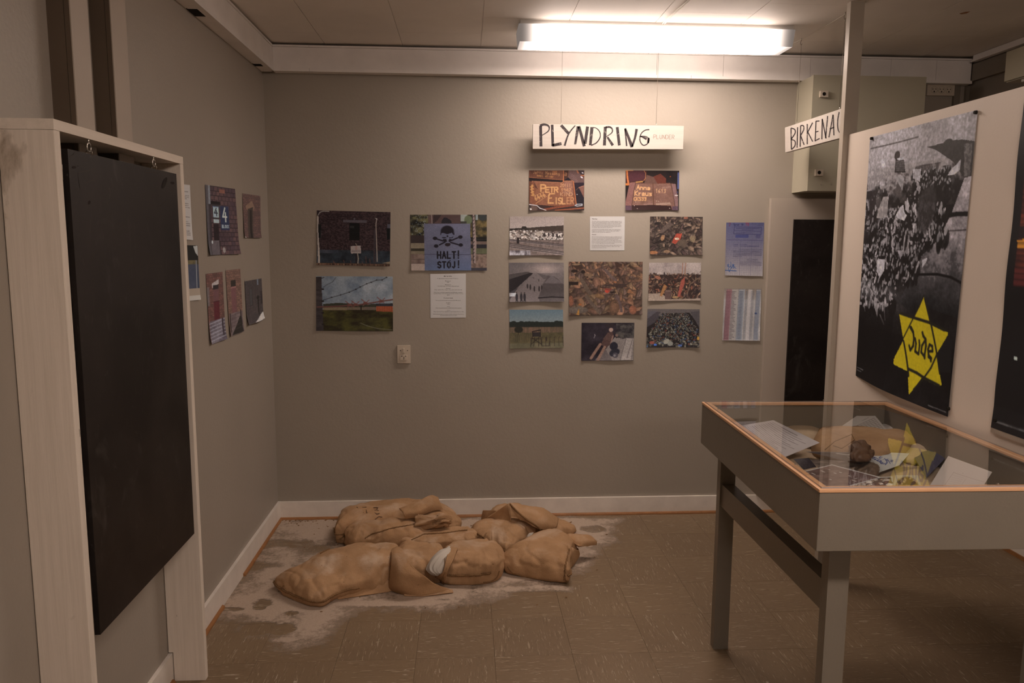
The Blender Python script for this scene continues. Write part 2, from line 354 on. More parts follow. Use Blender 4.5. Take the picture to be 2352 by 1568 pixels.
# boards of the ceiling, 41 cm wide, staggered butt joints
cj = [XL, -0.746, -0.333, 0.084, 0.494, 0.906, 1.320, 1.733, 2.137, 2.550, XR]
first = [4.10, 3.30, 4.05, 3.762, 4.05, 3.61, 3.45, 4.05, 3.897, 3.40]
for k_ in range(10):
    ys = [YB-0.02, first[k_]]
    while ys[-1] > YN: ys.append(ys[-1]-1.22)
    ys[-1] = YN
    for a, b in zip(ys[:-1], ys[1:]):
        bm = bmesh.new(); box(bm, cj[k_]+0.0015, cj[k_+1]-0.0015, b+0.0008, a-0.0008, ZC, ZC+0.0038)
        mesh_obj('panel', bm, M_CEIL, ceil_, bevel=0.0012)
def wall(name, b, mat=None, label=None):
    o = boxo(name, b, mat or M_WALL); o['kind'] = 'structure'
    if label: o['label'] = label
    return o
wall('wall_back', (XL-0.1, XR+0.1, YB, YB+0.1, -0.05, 2.7), label='beige painted back wall carrying the prints')
wall('wall_left', (XL-0.1, XL, YF, YB, -0.05, 2.7), label='beige painted left wall')
wall('wall_right', (XR, XR+0.1, YF, YB, -0.05, 2.7), M_DARKWALL, 'dim grey wall behind the partition')
wall('wall_near', (XL-0.1, XR+0.1, YF-0.1, YF, -0.05, 2.7))
# boxed white beams under the ceiling
BY = 4.303; BX = -1.018
tb = boxo('trim_1', (BX-0.001, XR-0.02, BY+0.012, YB, 2.497, 2.628), M_BEAM); tb['kind'] = 'structure'; tb['label'] = 'white boxed beam along the top of the back wall'
js = [BX, onY(1509, 140, BY).x, onY(1662, 140, BY).x, onY(1862, 140, BY).x, onY(2046.6, 150, BY).x, onY(2151, 155, BY).x, XR-0.03]
for a, b in zip(js[:-1], js[1:]):
    boxo('panel', (a+0.0008, b-0.0008, BY, BY+0.012, 2.512, 2.619), M_BEAM, tb, 0.001)
js = [BX, onY(711, 162, BY).x, onY(1002, 166, BY).x, onY(1587, 172, BY).x, XR+0.0-0.02]
for a, b in zip(js[:-1], js[1:]):
    boxo('strip', (a+0.0008, b-0.0008, BY-0.004, YB-0.008, 2.495, 2.511), M_BEAM, tb, 0.0015)
js = [BX, onY(710, 106, BY).x, 1.0, XR-0.02]
for a, b in zip(js[:-1], js[1:]):
    boxo('strip', (a+0.0008, b-0.0008, BY-0.003, YB-0.008, 2.620, 2.630), M_BEAM, tb, 0.001)
t2 = boxo('trim_2', (XL, BX-0.012, YN, BY+0.03, 2.497, 2.628), M_BEAM); t2['kind'] = 'structure'; t2['label'] = 'white boxed beam along the top of the left wall'
boxo('panel', (BX-0.012, BX, YN, BY+0.012, 2.512, 2.619), M_BEAM, t2, 0.001)
boxo('strip', (XL+0.008, BX+0.004, YN, BY-0.005, 2.495, 2.511), M_BEAM, t2, 0.0015)
boxo('strip', (XL+0.008, BX+0.003, YN, BY-0.004, 2.620, 2.630), M_BEAM, t2, 0.001)
# two notches in the beam's underside
for px, py in ((458, 36), (601, 158)):
    p = onX(px, py, -1.05); y_ = p.y
    boxo('notch', (XL+0.003, XL+0.045, y_-0.05, y_+0.05 if px < 500 else y_+0.0, 2.4945, 2.4975), M_HOLE, t2)
# right wall rails
t3 = boxo('trim_3', (2.815, XR, YN, 4.27, 2.612, 2.640), M_BEAM, bevel=0.004); t3['kind'] = 'structure'; t3['label'] = 'pale rail along the top of the right wall'
boxo('strip', (2.80, 2.83, YN, 4.27, 2.604, 2.610), M_BEAM, t3)
t4 = boxo('trim_4', (2.835, XR, YN, 4.30, 2.508, 2.60), M_DARKWALL, bevel=0.003); t4['kind'] = 'structure'; t4['label'] = 'dark boarding under the ceiling on the right wall'
t5 = boxo('trim_5', (2.838, XR, YN, 4.30, 0.0, 0.02), M_STRIP); t5['kind'] = 'structure'; t5['label'] = 'orange wood strip at the foot of the right wall'
br = boxo('baseboard_right', (2.846, XR, YN, YB, 0.0, 0.105), M_BASE, bevel=0.002); br['kind'] = 'structure'
for px in (2194, 2221):
    x_ = onY(px, 205, 4.34).x
    o = boxo('trim_6' if px == 2194 else 'trim_7', (x_, x_+0.035, 4.345, YB, 0.11, 2.495), M_DARKWALL, bevel=0.003); o['kind'] = 'structure'; o['label'] = 'grey upright batten in the right corner' if px == 2194 else 'second grey upright batten beside the corner'
# baseboards
bb = boxo('baseboard_back', (XL+0.014, 2.846, YB-0.015, YB, 0.0, 0.105), M_BASE, bevel=0.003); bb['kind'] = 'structure'; bb['label'] = 'white skirting board along the back wall'
bl = boxo('baseboard_left', (XL, XL+0.015, YN, YB, 0.0, 0.106), M_BASE, bevel=0.003); bl['kind'] = 'structure'; bl['label'] = 'white skirting board along the left wall'
def qstrip(name, a, b, label, parent):
    bm = bmesh.new(); n_ = 5
    (ax, ay), (bx_, by_) = a, b; d = Vector((bx_-ax, by_-ay, 0)).normalized(); nrm = Vector((d.y, -d.x, 0))
    prof = [(0, 0), (0.012, 0)]+[(0.012*math.cos(t_), 0.014*math.sin(t_)) for t_ in (0.4, 0.9, 1.3)]+[(0, 0.014)]
    A = [bm.verts.new(Vector((ax, ay, 0))+nrm*u+Vector((0, 0, v))) for u, v in prof]
    B = [bm.verts.new(Vector((bx_, by_, 0))+nrm*u+Vector((0, 0, v))) for u, v in prof]
    for i in range(len(prof)): bm.faces.new((A[i], A[(i+1) % len(prof)], B[(i+1) % len(prof)], B[i]))
    bm.faces.new(A[::-1]); bm.faces.new(B); bmesh.ops.recalc_face_normals(bm, faces=bm.faces)
    return mesh_obj(name, bm, M_STRIP, parent)
qstrip('wood_strip', (XL+0.015, YB-0.015), (XR-0.02, YB-0.015), '', bb)
qstrip('wood_strip', (XL+0.015, 3.59), (XL+0.015, YB-0.015), '', bl)
qstrip('wood_strip', (XL+0.015, 2.735), (XL+0.015, onX(511, 1396, XL+0.015).y), '', bl)
qstrip('wood_strip', (XL+0.015, YN), (XL+0.015, 2.69), '', bl)

# ============================================================ LAMPS
def lamp(x0, x1, y0, y1, strength, label, grp):
    cx, cy = (x0+x1)/2, (y0+y1)/2; L = (x1-x0)/2; D = (y1-y0)/2
    t_ = thing('fluorescent_lamp', (cx, cy, ZC), label, 'ceiling lamp', grp)
    bm = bmesh.new(); box(bm, -L+0.008, L-0.008, -D+0.006, D-0.006, -0.026, 0)
    mesh_obj('housing', bm, M_FIXT, t_, bevel=0.003, loc=(0, 0, 0))
    bm = bmesh.new(); box(bm, -L, L, -D, D, -0.098, -0.020)
    for v in bm.verts:
        if v.co.z < -0.05: v.co.x *= (L-0.006)/L; v.co.y *= (D-0.012)/D
    mesh_obj('diffuser', bm, lamp_mat('lamp_glow', strength, SIDE_SHARE if y0 > 3 else SIDE_SHARE2), t_, bevel=0.007, loc=(0, 0, 0)); return t_
lamp(0.253, 1.588, 3.772, 3.962, LAMP_STRENGTH, 'long white fluorescent lamp glowing above the hanging title boards', None)
lamp(0.253, 1.588, 0.52, 0.71, LAMP2_STRENGTH, 'second long fluorescent lamp, the one over the visitors\' side of the room', None)
lamp(0.253, 1.588, -2.75, -2.56, LAMP2_STRENGTH, 'third long fluorescent lamp, added out of view as fill light', None)  # added lamp, unseen, to give the back wall even frontal light
tc_ = thing('lamp_cord', (0.94, 3.76, 2.638), 'thin white twin cord running over the ceiling to the lamp', 'cord')
for dx in (0, 0.010):
    tubeo('strand', [(0.938+dx, 3.772, 2.634), (0.945+dx*1.2, 3.60, 2.638), (0.962+dx*.6, 3.43, 2.639), (0.985+dx, 2.2, 2.639), (0.985+dx, 0.715, 2.634)], 0.0022, M_CORD, tc_, 6)

# ============================================================ PARTITION, POST, FAR BOARD, CABINET
post = thing('wooden_post', (1.70, 3.405, 0), 'slim beige square post rising to the ceiling at the end of the poster partition', 'post')
boxo('shaft', (1.667, 1.729, 3.39, 3.424, 0.0, ZC), M_POST, post, 0.0015)
boxo('top_block', (1.672, 1.724, 3.392, 3.422, ZC-0.004, ZC-0.0005), M_STRIP, post)
post2 = thing('wooden_post', (1.72, 1.0, 0), 'slim beige square post holding the near end of the poster partition', 'post')
boxo('shaft', (1.70, 1.76, 0.98, 1.014, 0.0, ZC), M_POST, post2, 0.0015)
PX = 1.69
part = thing('partition_panel', (PX+0.01, 2.2, 0.72), 'large smooth beige partition panel carrying the two tall posters', 'partition')
boxo('sheet', (PX, PX+0.016, 1.016, 3.389, 0.72, 2.079), M_PANEL, part, 0.001)
boxo('batten', (PX+0.016, PX+0.04, 1.016, 3.385, 0.74, 0.80), M_POST, part)
boxo('batten', (PX+0.016, PX+0.04, 1.016, 3.385, 2.0, 2.06), M_POST, part)

fb = thing('display_board', (2.09, 4.335, 0.106), 'tall plain grey board against the back wall beneath the grey cabinet', 'board')
boxo('backing', (1.735, 2.45, 4.332, 4.362, 0.107, 1.856), M_BOARD, fb, 0.001)
boxo('blackboard', (1.868, 2.31, 4.320, 4.331, 0.60, 1.737), M_BLACK, fb, 0.001)

cb = thing('wall_cabinet', (2.17, 4.26, 1.886), 'grey green enamel wall cabinet with two small square locks', 'cabinet')
boxo('body', (1.863, 2.485, 4.182, YB, 1.887, 2.494), M_CAB, cb, 0.004)
boxo('door', (1.861, 2.487, 4.155, 4.179, 1.886, 2.496), M_CAB, cb, 0.008)
for a, b in (((1883, 209), (1900, 224)), ((1872, 389), (1888.5, 404))):
    p, q_ = onY(*a, 4.15), onY(*b, 4.15)
    lk = boxo('lock', (p.x, q_.x, 4.139, 4.156, q_.z, p.z), M_PLASTIC, cb, 0.003)
    disco('keyhole', ((p.x+q_.x)/2-0.001, 4.1392, (p.z+q_.z)/2), 0.010, 1, -0.002, M_HOLE, lk)
for a in ((1886.6, 423.5), (1909, 423.5)):
    p = onY(*a, 4.155); disco('screw', (p.x, 4.156, p.z), 0.005, 1, -0.003, M_STEEL, cb, 10)

sk = thing('triple_socket', (2.69, 4.36, 2.46), 'cream triple wall socket high beside the grey cabinet', 'socket')
boxo('cover', (2.611, 2.775, 4.346, YB, 2.437, 2.496), M_PLASTIC, sk, 0.004)
for k_ in range(3):
    cx = 2.652+k_*0.043; bm = bmesh.new(); tube(bm, ring_pts((cx, 4.3455, 2.468), 0.0185, 'xz', 24), 0.0012, 5, False)
    mesh_obj('outlet_ring', bm, M_CAB, sk)
    for dx, dz in ((-0.009, 0.004), (0.009, 0.004), (0, -0.010)): disco('hole', (cx+dx, 4.3458, 2.468+dz), 0.0028 if dz > 0 else 0.004, 1, -0.0008, M_HOLE, sk, 8)
rb = thing('fuse_box', (2.78, 3.6, 2.4), 'grey box mounted high on the right wall behind the partition', 'cabinet')
boxo('body', (2.705, XR, 3.32, 3.826, 2.405, 2.556), M_CAB, rb, 0.004)
boxo('door', (2.69, 2.703, 3.325, 3.822, 2.409, 2.552), M_CAB, rb, 0.002)
boxo('name_plate', (2.72, 2.76, 3.70, 3.74, 2.392, 2.404), M_FIXT, rb)

# small switch and socket plate on the back wall
sw = thing('switch_plate', (-0.351, 4.36, 0.963), 'cream light switch over a small socket, alone on the back wall', 'switch')
boxo('plate', (-0.388, -0.315, 4.352, YB, 0.913, 1.015), M_PLASTIC, sw, 0.003)
lv = boxo('toggle', (-0.3575, -0.346, 4.344, 4.352, 0.974, 0.999), M_PLASTIC, sw, 0.002)
ins = boxo('socket_insert', (-0.371, -0.332, 4.347, 4.3522, 0.932, 0.960), M_PLASTIC, sw, 0.0015)
for dx, dz in ((-0.0105, 0.954), (0.0105, 0.954), (0, 0.947), (0, 0.939)): disco('hole', (-0.3515+dx, 4.3472, dz), 0.003, 1, -0.0008, M_HOLE, ins, 8)
for dx in (-0.019, 0.021): disco('screw', (-0.3515+dx, 4.3522, 0.986), 0.003, 1, -0.001, M_HOLE, sw, 8)

# ============================================================ LEFT: trunking, timber frame, blackboard
for (a, b, g_, lab) in ((2.160, 2.257, 0, 'beige boxed trunking on the left wall, the one nearer the camera'), (2.398, 2.500, 1, 'beige boxed trunking on the left wall, the one nearer the corner')):
    tk = thing('wall_trunking', (XL+0.03, (a+b)/2, 1.3), lab, 'trunking')
    boxo('channel', (XL, XL+0.043, a, b, 1.3, 2.494), M_TRUNK_SHADE, tk, 0.001)
    boxo('lip', (XL+0.0442, XL+0.0575, a+0.001, b, 1.3, 2.494), M_TRUNK_SHADE, tk, 0.001)
    boxo('cover', (XL+0.0576, XL+0.0605, a+0.0008, b+0.001, 1.3, 2.494), M_TRUNK, tk, 0.001)
fm = thing('timber_frame', (-1.02, 2.31, 0), 'tall whitewashed timber frame standing against the left wall around the blackboard', 'frame')
FX = -0.956
for (a, b) in ((1.898, 1.925), (2.700, 2.727)):
    bm = bmesh.new(); prism(bm, [(XL+0.018, 0.0), (FX, 0.0), (FX, 1.857), (XL+0.002, 1.857), (XL+0.002, 0.112), (XL+0.018, 0.112)], 1, a, b)
    mesh_obj('side_board', bm, M_FRAME, fm, bevel=0.0015)
boxo('top_rail', (XL+0.002, FX, 1.898, 2.727, 1.8575, 1.882), M_FRAMEX, fm, 0.002)
boxo('back_batten', (XL+0.002, XL+0.022, 1.926, 2.15, 1.76, 1.80), M_FRAMEX, fm)
bk = thing('blackboard', (-0.958, 2.31, 0.59), 'black chalkboard hanging from two hooks inside the whitewashed timber frame', 'blackboard')
yb0, yb1 = onX(155, 343, -0.951).y, onX(405, 400, -0.951).y
boxo('slate', (-0.965, -0.951, yb0, yb1, 0.584, 1.819), M_BLACK, bk, 0.001)
bm = bmesh.new()
def chalk(px, py): return onX(px, py, -0.9503)
for P_ in ([(180, 396), (200, 392), (219, 387)], [(180, 400), (182, 420), (185, 433)], [(160, 360), (168, 356), (172, 350)], [(333, 395), (362, 397)], [(330, 386), (336, 392), (346, 388)], [(380, 462), (372, 470), (362, 474)], [(196, 420), (212, 414), (220, 416)], [(250, 440), (262, 424)], [(208, 600), (222, 575)], [(200, 880), (206, 905)], [(262, 520), (276, 512)], [(300, 700), (318, 690)], [(182, 985), (184, 1003)]):
    for a, b in zip(P_[:-1], P_[1:]):
        A0, B0 = chalk(*a), chalk(*b); d_ = (B0-A0).normalized().cross(Vector((1, 0, 0)))*.0009; bm.faces.new([bm.verts.new(v) for v in (A0-d_, B0-d_, B0+d_, A0+d_)])
mesh_obj('chalk_scratches', bm, M_CHALK, bk)['kind'] = 'stuff'
bm = bmesh.new()
for (cx, cy, rx, ry, an) in ((170, 384, 5, 3, 0), (378, 420, 4, 14, .35), (179, 381, 1.5, 1, 0), (396, 420, 5, 3, .2), (205, 465, 3, 5, .3)):
    vs = [bm.verts.new(chalk(cx+rx*math.cos(t_)*math.cos(an)-ry*math.sin(t_)*math.sin(an), cy+rx*math.cos(t_)*math.sin(an)+ry*math.sin(t_)*math.cos(an))) for t_ in np.linspace(0, 2*math.pi, 15)[:-1]]; bm.faces.new(vs)
mesh_obj('chalk_smudges', bm, M_SMUDGE, bk)['kind'] = 'stuff'
for px, py in ((204, 338), (353, 374)):
    p = onX(px, py, -0.957)
    hk = tubeo('hook', ring_pts((p.x, p.y, p.z), 0.0105, 'yz', 22, 0.5, 2*math.pi+0.2), 0.0019, M_STEEL, bk, 7)
    tubeo('hook_shank', [(p.x, p.y, p.z+0.010), (p.x, p.y, 1.858)], 0.0018, M_STEEL, hk, 7)
    bm = bmesh.new(); tube(bm, ring_pts((p.x, p.y, p.z-0.014), 0.0075, 'xz', 18), 0.0017, 6, False)
    tube(bm, [(p.x, p.y, p.z-0.021), (p.x, p.y, 1.812)], 0.0017, 6); mesh_obj('eye_screw', bm, M_WIRE, hk, smooth=True)

# ============================================================ HANGING SIGNS
def ribbon(bm, pts, wd, mapf, nstep=4):
    """flat brush stroke through pts (sign coordinates), width wd (number or (start, end))"""
    P = catmull(pts, nstep) if len(pts) > 2 else [np.array(p, float) for p in pts]
    n_ = len(P); prev = None
    for i in range(n_):
        d = P[min(i+1, n_-1)]-P[max(i-1, 0)]; d = d/(np.hypot(*d)+1e-9); nn = np.array([-d[1], d[0]])
        ww = wd if not isinstance(wd, tuple) else wd[0]+(wd[1]-wd[0])*i/(n_-1)
        a = bm.verts.new(mapf(*(P[i]+nn*ww/2))); b = bm.verts.new(mapf(*(P[i]-nn*ww/2)))
        if prev: bm.faces.new((prev[0], a, b, prev[1]))
        prev = (a, b)
SY = 4.262
s1a, s1b = onY(1224, 285, SY), onY(1571, 289, SY); zb_ = onY(1224, 342, SY).z; zb2 = onY(1571, 343, SY).z
sg = thing('hanging_sign', ((s1a.x+s1b.x)/2, SY, zb_), 'whitewashed plank lettered PLYNDRING PLUNDER hanging on two wires', 'sign')
bm = bmesh.new(); prism(bm, [(s1a.x, s1a.z), (s1b.x, s1b.z), (s1b.x, zb2), (s1a.x, zb_)], 1, SY, SY+0.018)
mesh_obj('board', bm, M_SIGN, sg, bevel=0.0015)
def smap(x, y):
    u = (x-145)/2040; top = 148+19*u; v = (y-top)/322
    zt = s1a.z+(s1b.z-s1a.z)*u; zb = zb_+(zb2-zb_)*u
    return (s1a.x+(s1b.x-s1a.x)*u, SY-0.0006, zt+(zb-zt)*v)
LET = {
 'P': [([(248, 172), (256, 438)], 34), ([(240, 170), (290, 152), (345, 165), (364, 200), (345, 245), (265, 295)], (30, 9))],
 'L': [([(402, 155), (415, 435)], 32), ([(408, 425), (530, 402)], 34)],
 'Y': [([(522, 162), (622, 268)], 34), ([(712, 165), (625, 275), (573, 430)], (12, 24))],
 'N': [([(752, 175), (714, 415)], (36, 26)), ([(762, 172), (838, 440)], (32, 36)), ([(878, 178), (848, 405)], 36)],
 'D': [([(938, 186), (918, 425)], (40, 32)), ([(945, 190), (1000, 202), (1045, 255), (1048, 325), (1000, 395), (930, 427)], (9, 16))],
 'R': [([(1117, 182), (1110, 430)], 36), ([(1120, 188), (1178, 185), (1212, 215), (1205, 262), (1130, 315)], (26, 8)), ([(1148, 318), (1224, 430)], (22, 34))],
 'I': [([(1278, 185), (1312, 430)], 34)],
 'N2': [([(1385, 210), (1412, 440)], 18), ([(1385, 202), (1486, 452)], (24, 40)), ([(1542, 210), (1522, 330), (1484, 452)], (32, 22))],
 'G': [([(1715, 218), (1660, 226), (1610, 265), (1588, 330), (1600, 390), (1640, 430), (1690, 412), (1714, 360), (1690, 322), (1640, 308), (1590, 312)], 13), ([(1600, 308), (1682, 346)], (10, 30)), ([(1708, 330), (1702, 400)], 26)],
}
for k_, strokes in LET.items():
    bm = bmesh.new()
    for pts_, wd_ in strokes: ribbon(bm, pts_, tuple(v*1.12 for v in wd_) if isinstance(wd_, tuple) else wd_*1.12, smap)
    mesh_obj('letter', bm, M_INK, sg)
GL = {'A': '0,1 .5,0 1,1;.2,.62 .8,.62', 'B': '0,0 0,1 .7,1 1,.85 1,.65 .7,.5 0,.5;0,0 .6,0 .9,.12 .9,.38 .6,.5', 'C': '1,.12 .6,0 .2,.15 0,.5 .2,.88 .6,1 1,.88',
 'D': '0,0 0,1 .6,1 1,.7 1,.3 .6,0 0,0', 'E': '1,0 0,0 0,1 1,1;0,.5 .8,.5', 'F': '1,0 0,0 0,1;0,.5 .8,.5', 'H': '0,0 0,1;1,0 1,1;0,.5 1,.5', 'I': '.5,0 .5,1', 'J': '.8,0 .8,.8 .5,1 .1,.85',
 'K': '0,0 0,1;1,0 0,.55 1,1', 'L': '0,0 0,1 .9,1', 'M': '0,1 0,0 .5,.6 1,0 1,1', 'N': '0,1 0,0 1,1 1,0', 'O': '.5,0 .1,.2 0,.5 .1,.8 .5,1 .9,.8 1,.5 .9,.2 .5,0', 'P': '0,1 0,0 .7,0 1,.15 1,.4 .7,.55 0,.55',
 'R': '0,1 0,0 .7,0 1,.15 1,.38 .7,.5 0,.5;.5,.5 1,1', 'S': '.95,.12 .5,0 .05,.15 .1,.4 .9,.6 .95,.85 .5,1 .05,.88', 'T': '0,0 1,0;.5,0 .5,1', 'U': '0,0 0,.75 .3,1 .7,1 1,.75 1,0', 'W': '0,0 .25,1 .5,.3 .75,1 1,0',
 'n': '0,.4 0,1;0,.6 .4,.4 .8,.5 .9,1', 'a': '.1,.5 .5,.4 .85,.5 .85,1;.85,.7 .3,.7 .1,.85 .3,1 .85,.9', 'r': '.2,.4 .2,1;.2,.6 .8,.42', 'u': '0,.4 0,.85 .4,1 .9,.85;.9,.4 .9,1', 's': '.9,.45 .2,.45 .2,.65 .8,.75 .8,.95 .1,1',
 'e': '.05,.7 .9,.7 .8,.45 .3,.4 .05,.7 .3,1 .9,.95', 't': '.4,.1 .4,1;.1,.4 .8,.4', 'l': '.4,0 .4,1', 'i': '.4,.4 .4,1', 'z': '.1,.4 .9,.4 .1,1 .9,1', 'd': '.85,0 .85,1;.85,.6 .3,.45 .1,.75 .3,1 .85,.85', 'p': '.1,.4 .1,1.3;.1,.5 .8,.5 .8,.95 .1,.95', 'o': '.5,.4 .1,.7 .5,1 .9,.7 .5,.4', 'c': '.9,.5 .4,.4 .1,.7 .4,1 .9,.9', 'g': '.85,.5 .3,.45 .1,.7 .3,.95 .85,.85;.85,.45 .85,1.2 .2,1.3',
 '0': '.5,0 .1,.3 .1,.7 .5,1 .9,.7 .9,.3 .5,0', '1': '.2,.3 .6,0 .6,1', '2': '.05,.2 .4,0 .85,.15 .8,.4 0,1 1,1', '3': '.05,.1 .6,0 .9,.2 .4,.45 .9,.7 .6,1 .05,.95', '4': '.6,0 0,.65 1,.65;.7,.35 .7,1', '5': '.9,0 .2,0 .15,.4 .7,.4 .9,.7 .6,1 .05,.95',
 '6': '.8,0 .25,.4 .05,.75 .4,1 .85,.85 .8,.6 .4,.55 .1,.7', '7': '0,0 1,0 .3,1', '9': '.9,.3 .5,0 .1,.25 .4,.5 .9,.35 .7,1', '!': '.5,0 .5,.7;.5,.9 .5,1', '.': '.4,.95 .6,1', '-': '.1,.6 .9,.6', ' ': ''}
def glyph(ch):
    return [[tuple(map(float, q.split(','))) for q in s_.split()] for s_ in GL.get(ch, '').split(';') if s_]
bm = bmesh.new()
for i, ch in enumerate('PLUNDER'):
    for st in glyph(ch):
        P = [(1774+i*42+a*30, 286+i*1.0+b*56) for a, b in st]
        for p0, p1 in zip(P[:-1], P[1:]): ribbon(bm, [p0, p1], 5.0, smap)
mesh_obj('small_lettering', bm, M_BROWNINK, sg)
for px in (1289, 1508):
    x_ = onY(px, 280, SY).x; zt = onY(px, 286.5, SY).z
    wr = tubeo('wire', [(x_, SY+0.009, zt+0.004), (x_+0.003, SY+0.009, ZC-0.002)], 0.0008, M_WIRE, sg, 5)
    tubeo('eye_screw', ring_pts((x_, SY+0.009, zt+0.006), 0.004, 'xz', 12), 0.0009, M_STEEL, sg, 5)
# second sign, facing into the room from beside the post
QX = 1.708
def z8(x, y): return (1790+x/5.225, 160+y/5.225)
e1, e2 = onX(*z8(65, 695), QX), onX(*z8(70, 995), QX); f1, f2 = onX(*z8(750, 465), QX), onX(*z8(735, 820), QX)
yn = 3.436
def edge_z(a, b, y): return a.z+(b.z-a.z)*(y-a.y)/(b.y-a.y)
sb = thing('hanging_sign', (QX+0.009, 3.75, e2.z), 'whitewashed plank lettered BIRKENAU hanging beside the slim post', 'sign')
bm = bmesh.new(); prism(bm, [(e1.y, e1.z), (yn, edge_z(e1, f1, yn)), (yn, edge_z(e2, f2, yn)), (e2.y, e2.z)], 0, QX, QX+0.018)
mesh_obj('board', bm, M_SIGN, sb, bevel=0.0015)
def bmap(x, y): p = onX(*z8(x, y), QX-0.0006); return p
BL_ = [[[(140, 700), (145, 955)], [(140, 700), (185, 718), (188, 765), (140, 835)], [(140, 835), (188, 858), (186, 915), (145, 957)]], [[(220, 690), (213, 935)]],
 [[(255, 672), (250, 925)], [(255, 672), (288, 672), (292, 720), (255, 790)], [(255, 790), (298, 902)]], [[(335, 650), (335, 895)], [(400, 635), (340, 750)], [(340, 745), (402, 865)]],
 [[(440, 615), (430, 860)], [(440, 618), (482, 615)], [(435, 748), (470, 738)], [(430, 852), (484, 825)]], [[(515, 590), (510, 835)], [(515, 590), (560, 825)], [(580, 555), (555, 820)]],
 [[(645, 540), (595, 812)], [(645, 540), (655, 787)], [(605, 712), (657, 690)]], [[(718, 508), (700, 610), (702, 700), (722, 752), (745, 720), (752, 600), (756, 500)]]]
for strokes in BL_:
    bm = bmesh.new()
    for st in strokes: ribbon(bm, st, 14, bmap)
    mesh_obj('letter', bm, M_INK, sb)
for hx, hy, sx_, sy_ in ((1841, 97, 1830, 281), (1942, 32, 1928, 247)):
    hp = onX(hx, hy, QX+0.009); ep = onX(sx_, sy_, QX+0.009)
    tubeo('hook', ring_pts((QX+0.009, hp.y, ZC-0.022), 0.011, 'yz', 16, -2.4, 1.57)+[Vector((QX+0.009, hp.y, ZC-0.001))], 0.0014, M_WIRE, sb, 6)
    tubeo('wire', [(QX+0.009, hp.y, ZC-0.034), (QX+0.009, ep.y, edge_z(e1, f1, ep.y)+0.006)], 0.0008, M_WIRE, sb, 5)
    tubeo('eye_screw', ring_pts((QX+0.009, ep.y, edge_z(e1, f1, ep.y)+0.004), 0.0065, 'yz', 14), 0.0013, M_STEEL, sb, 5)
cl_ = thing('ceiling_line', (1.72, 3.8, ZC-0.01), 'pale thin line strung under the ceiling through two hooks', 'line')
tubeo('line', [(1.70, 4.16, ZC-0.004), (1.716, 3.9, ZC-0.012), (1.722, 3.44, ZC-0.007)], 0.0012, M_CORD, cl_, 5)

# ============================================================ PRINTS
def vnoise(W, H, sx, sy, seed):
    r = np.random.default_rng(seed); nx, ny = int(sx)+3, int(sy)+3; g = r.random((ny, nx))
    x = np.linspace(0, sx, W); y = np.linspace(0, sy, H); xi, yi = x.astype(int), y.astype(int); fx, fy = x-xi, y-yi
    fx, fy = fx*fx*(3-2*fx), fy*fy*(3-2*fy)
    a = g[np.ix_(yi, xi)]; b = g[np.ix_(yi, xi+1)]; c = g[np.ix_(yi+1, xi)]; d = g[np.ix_(yi+1, xi+1)]
    fx = fx[None]; fy = fy[:, None]
    return (a*(1-fx)+b*fx)*(1-fy)+(c*(1-fx)+d*fx)*fy
def fbm(W, H, sx, sy, seed, o=4):
    s = 0; a = 1; t_ = 0
    for k in range(o): s = s+a*vnoise(W, H, sx*2**k, sy*2**k, seed+k*13); t_ += a; a *= 0.55
    return s/t_
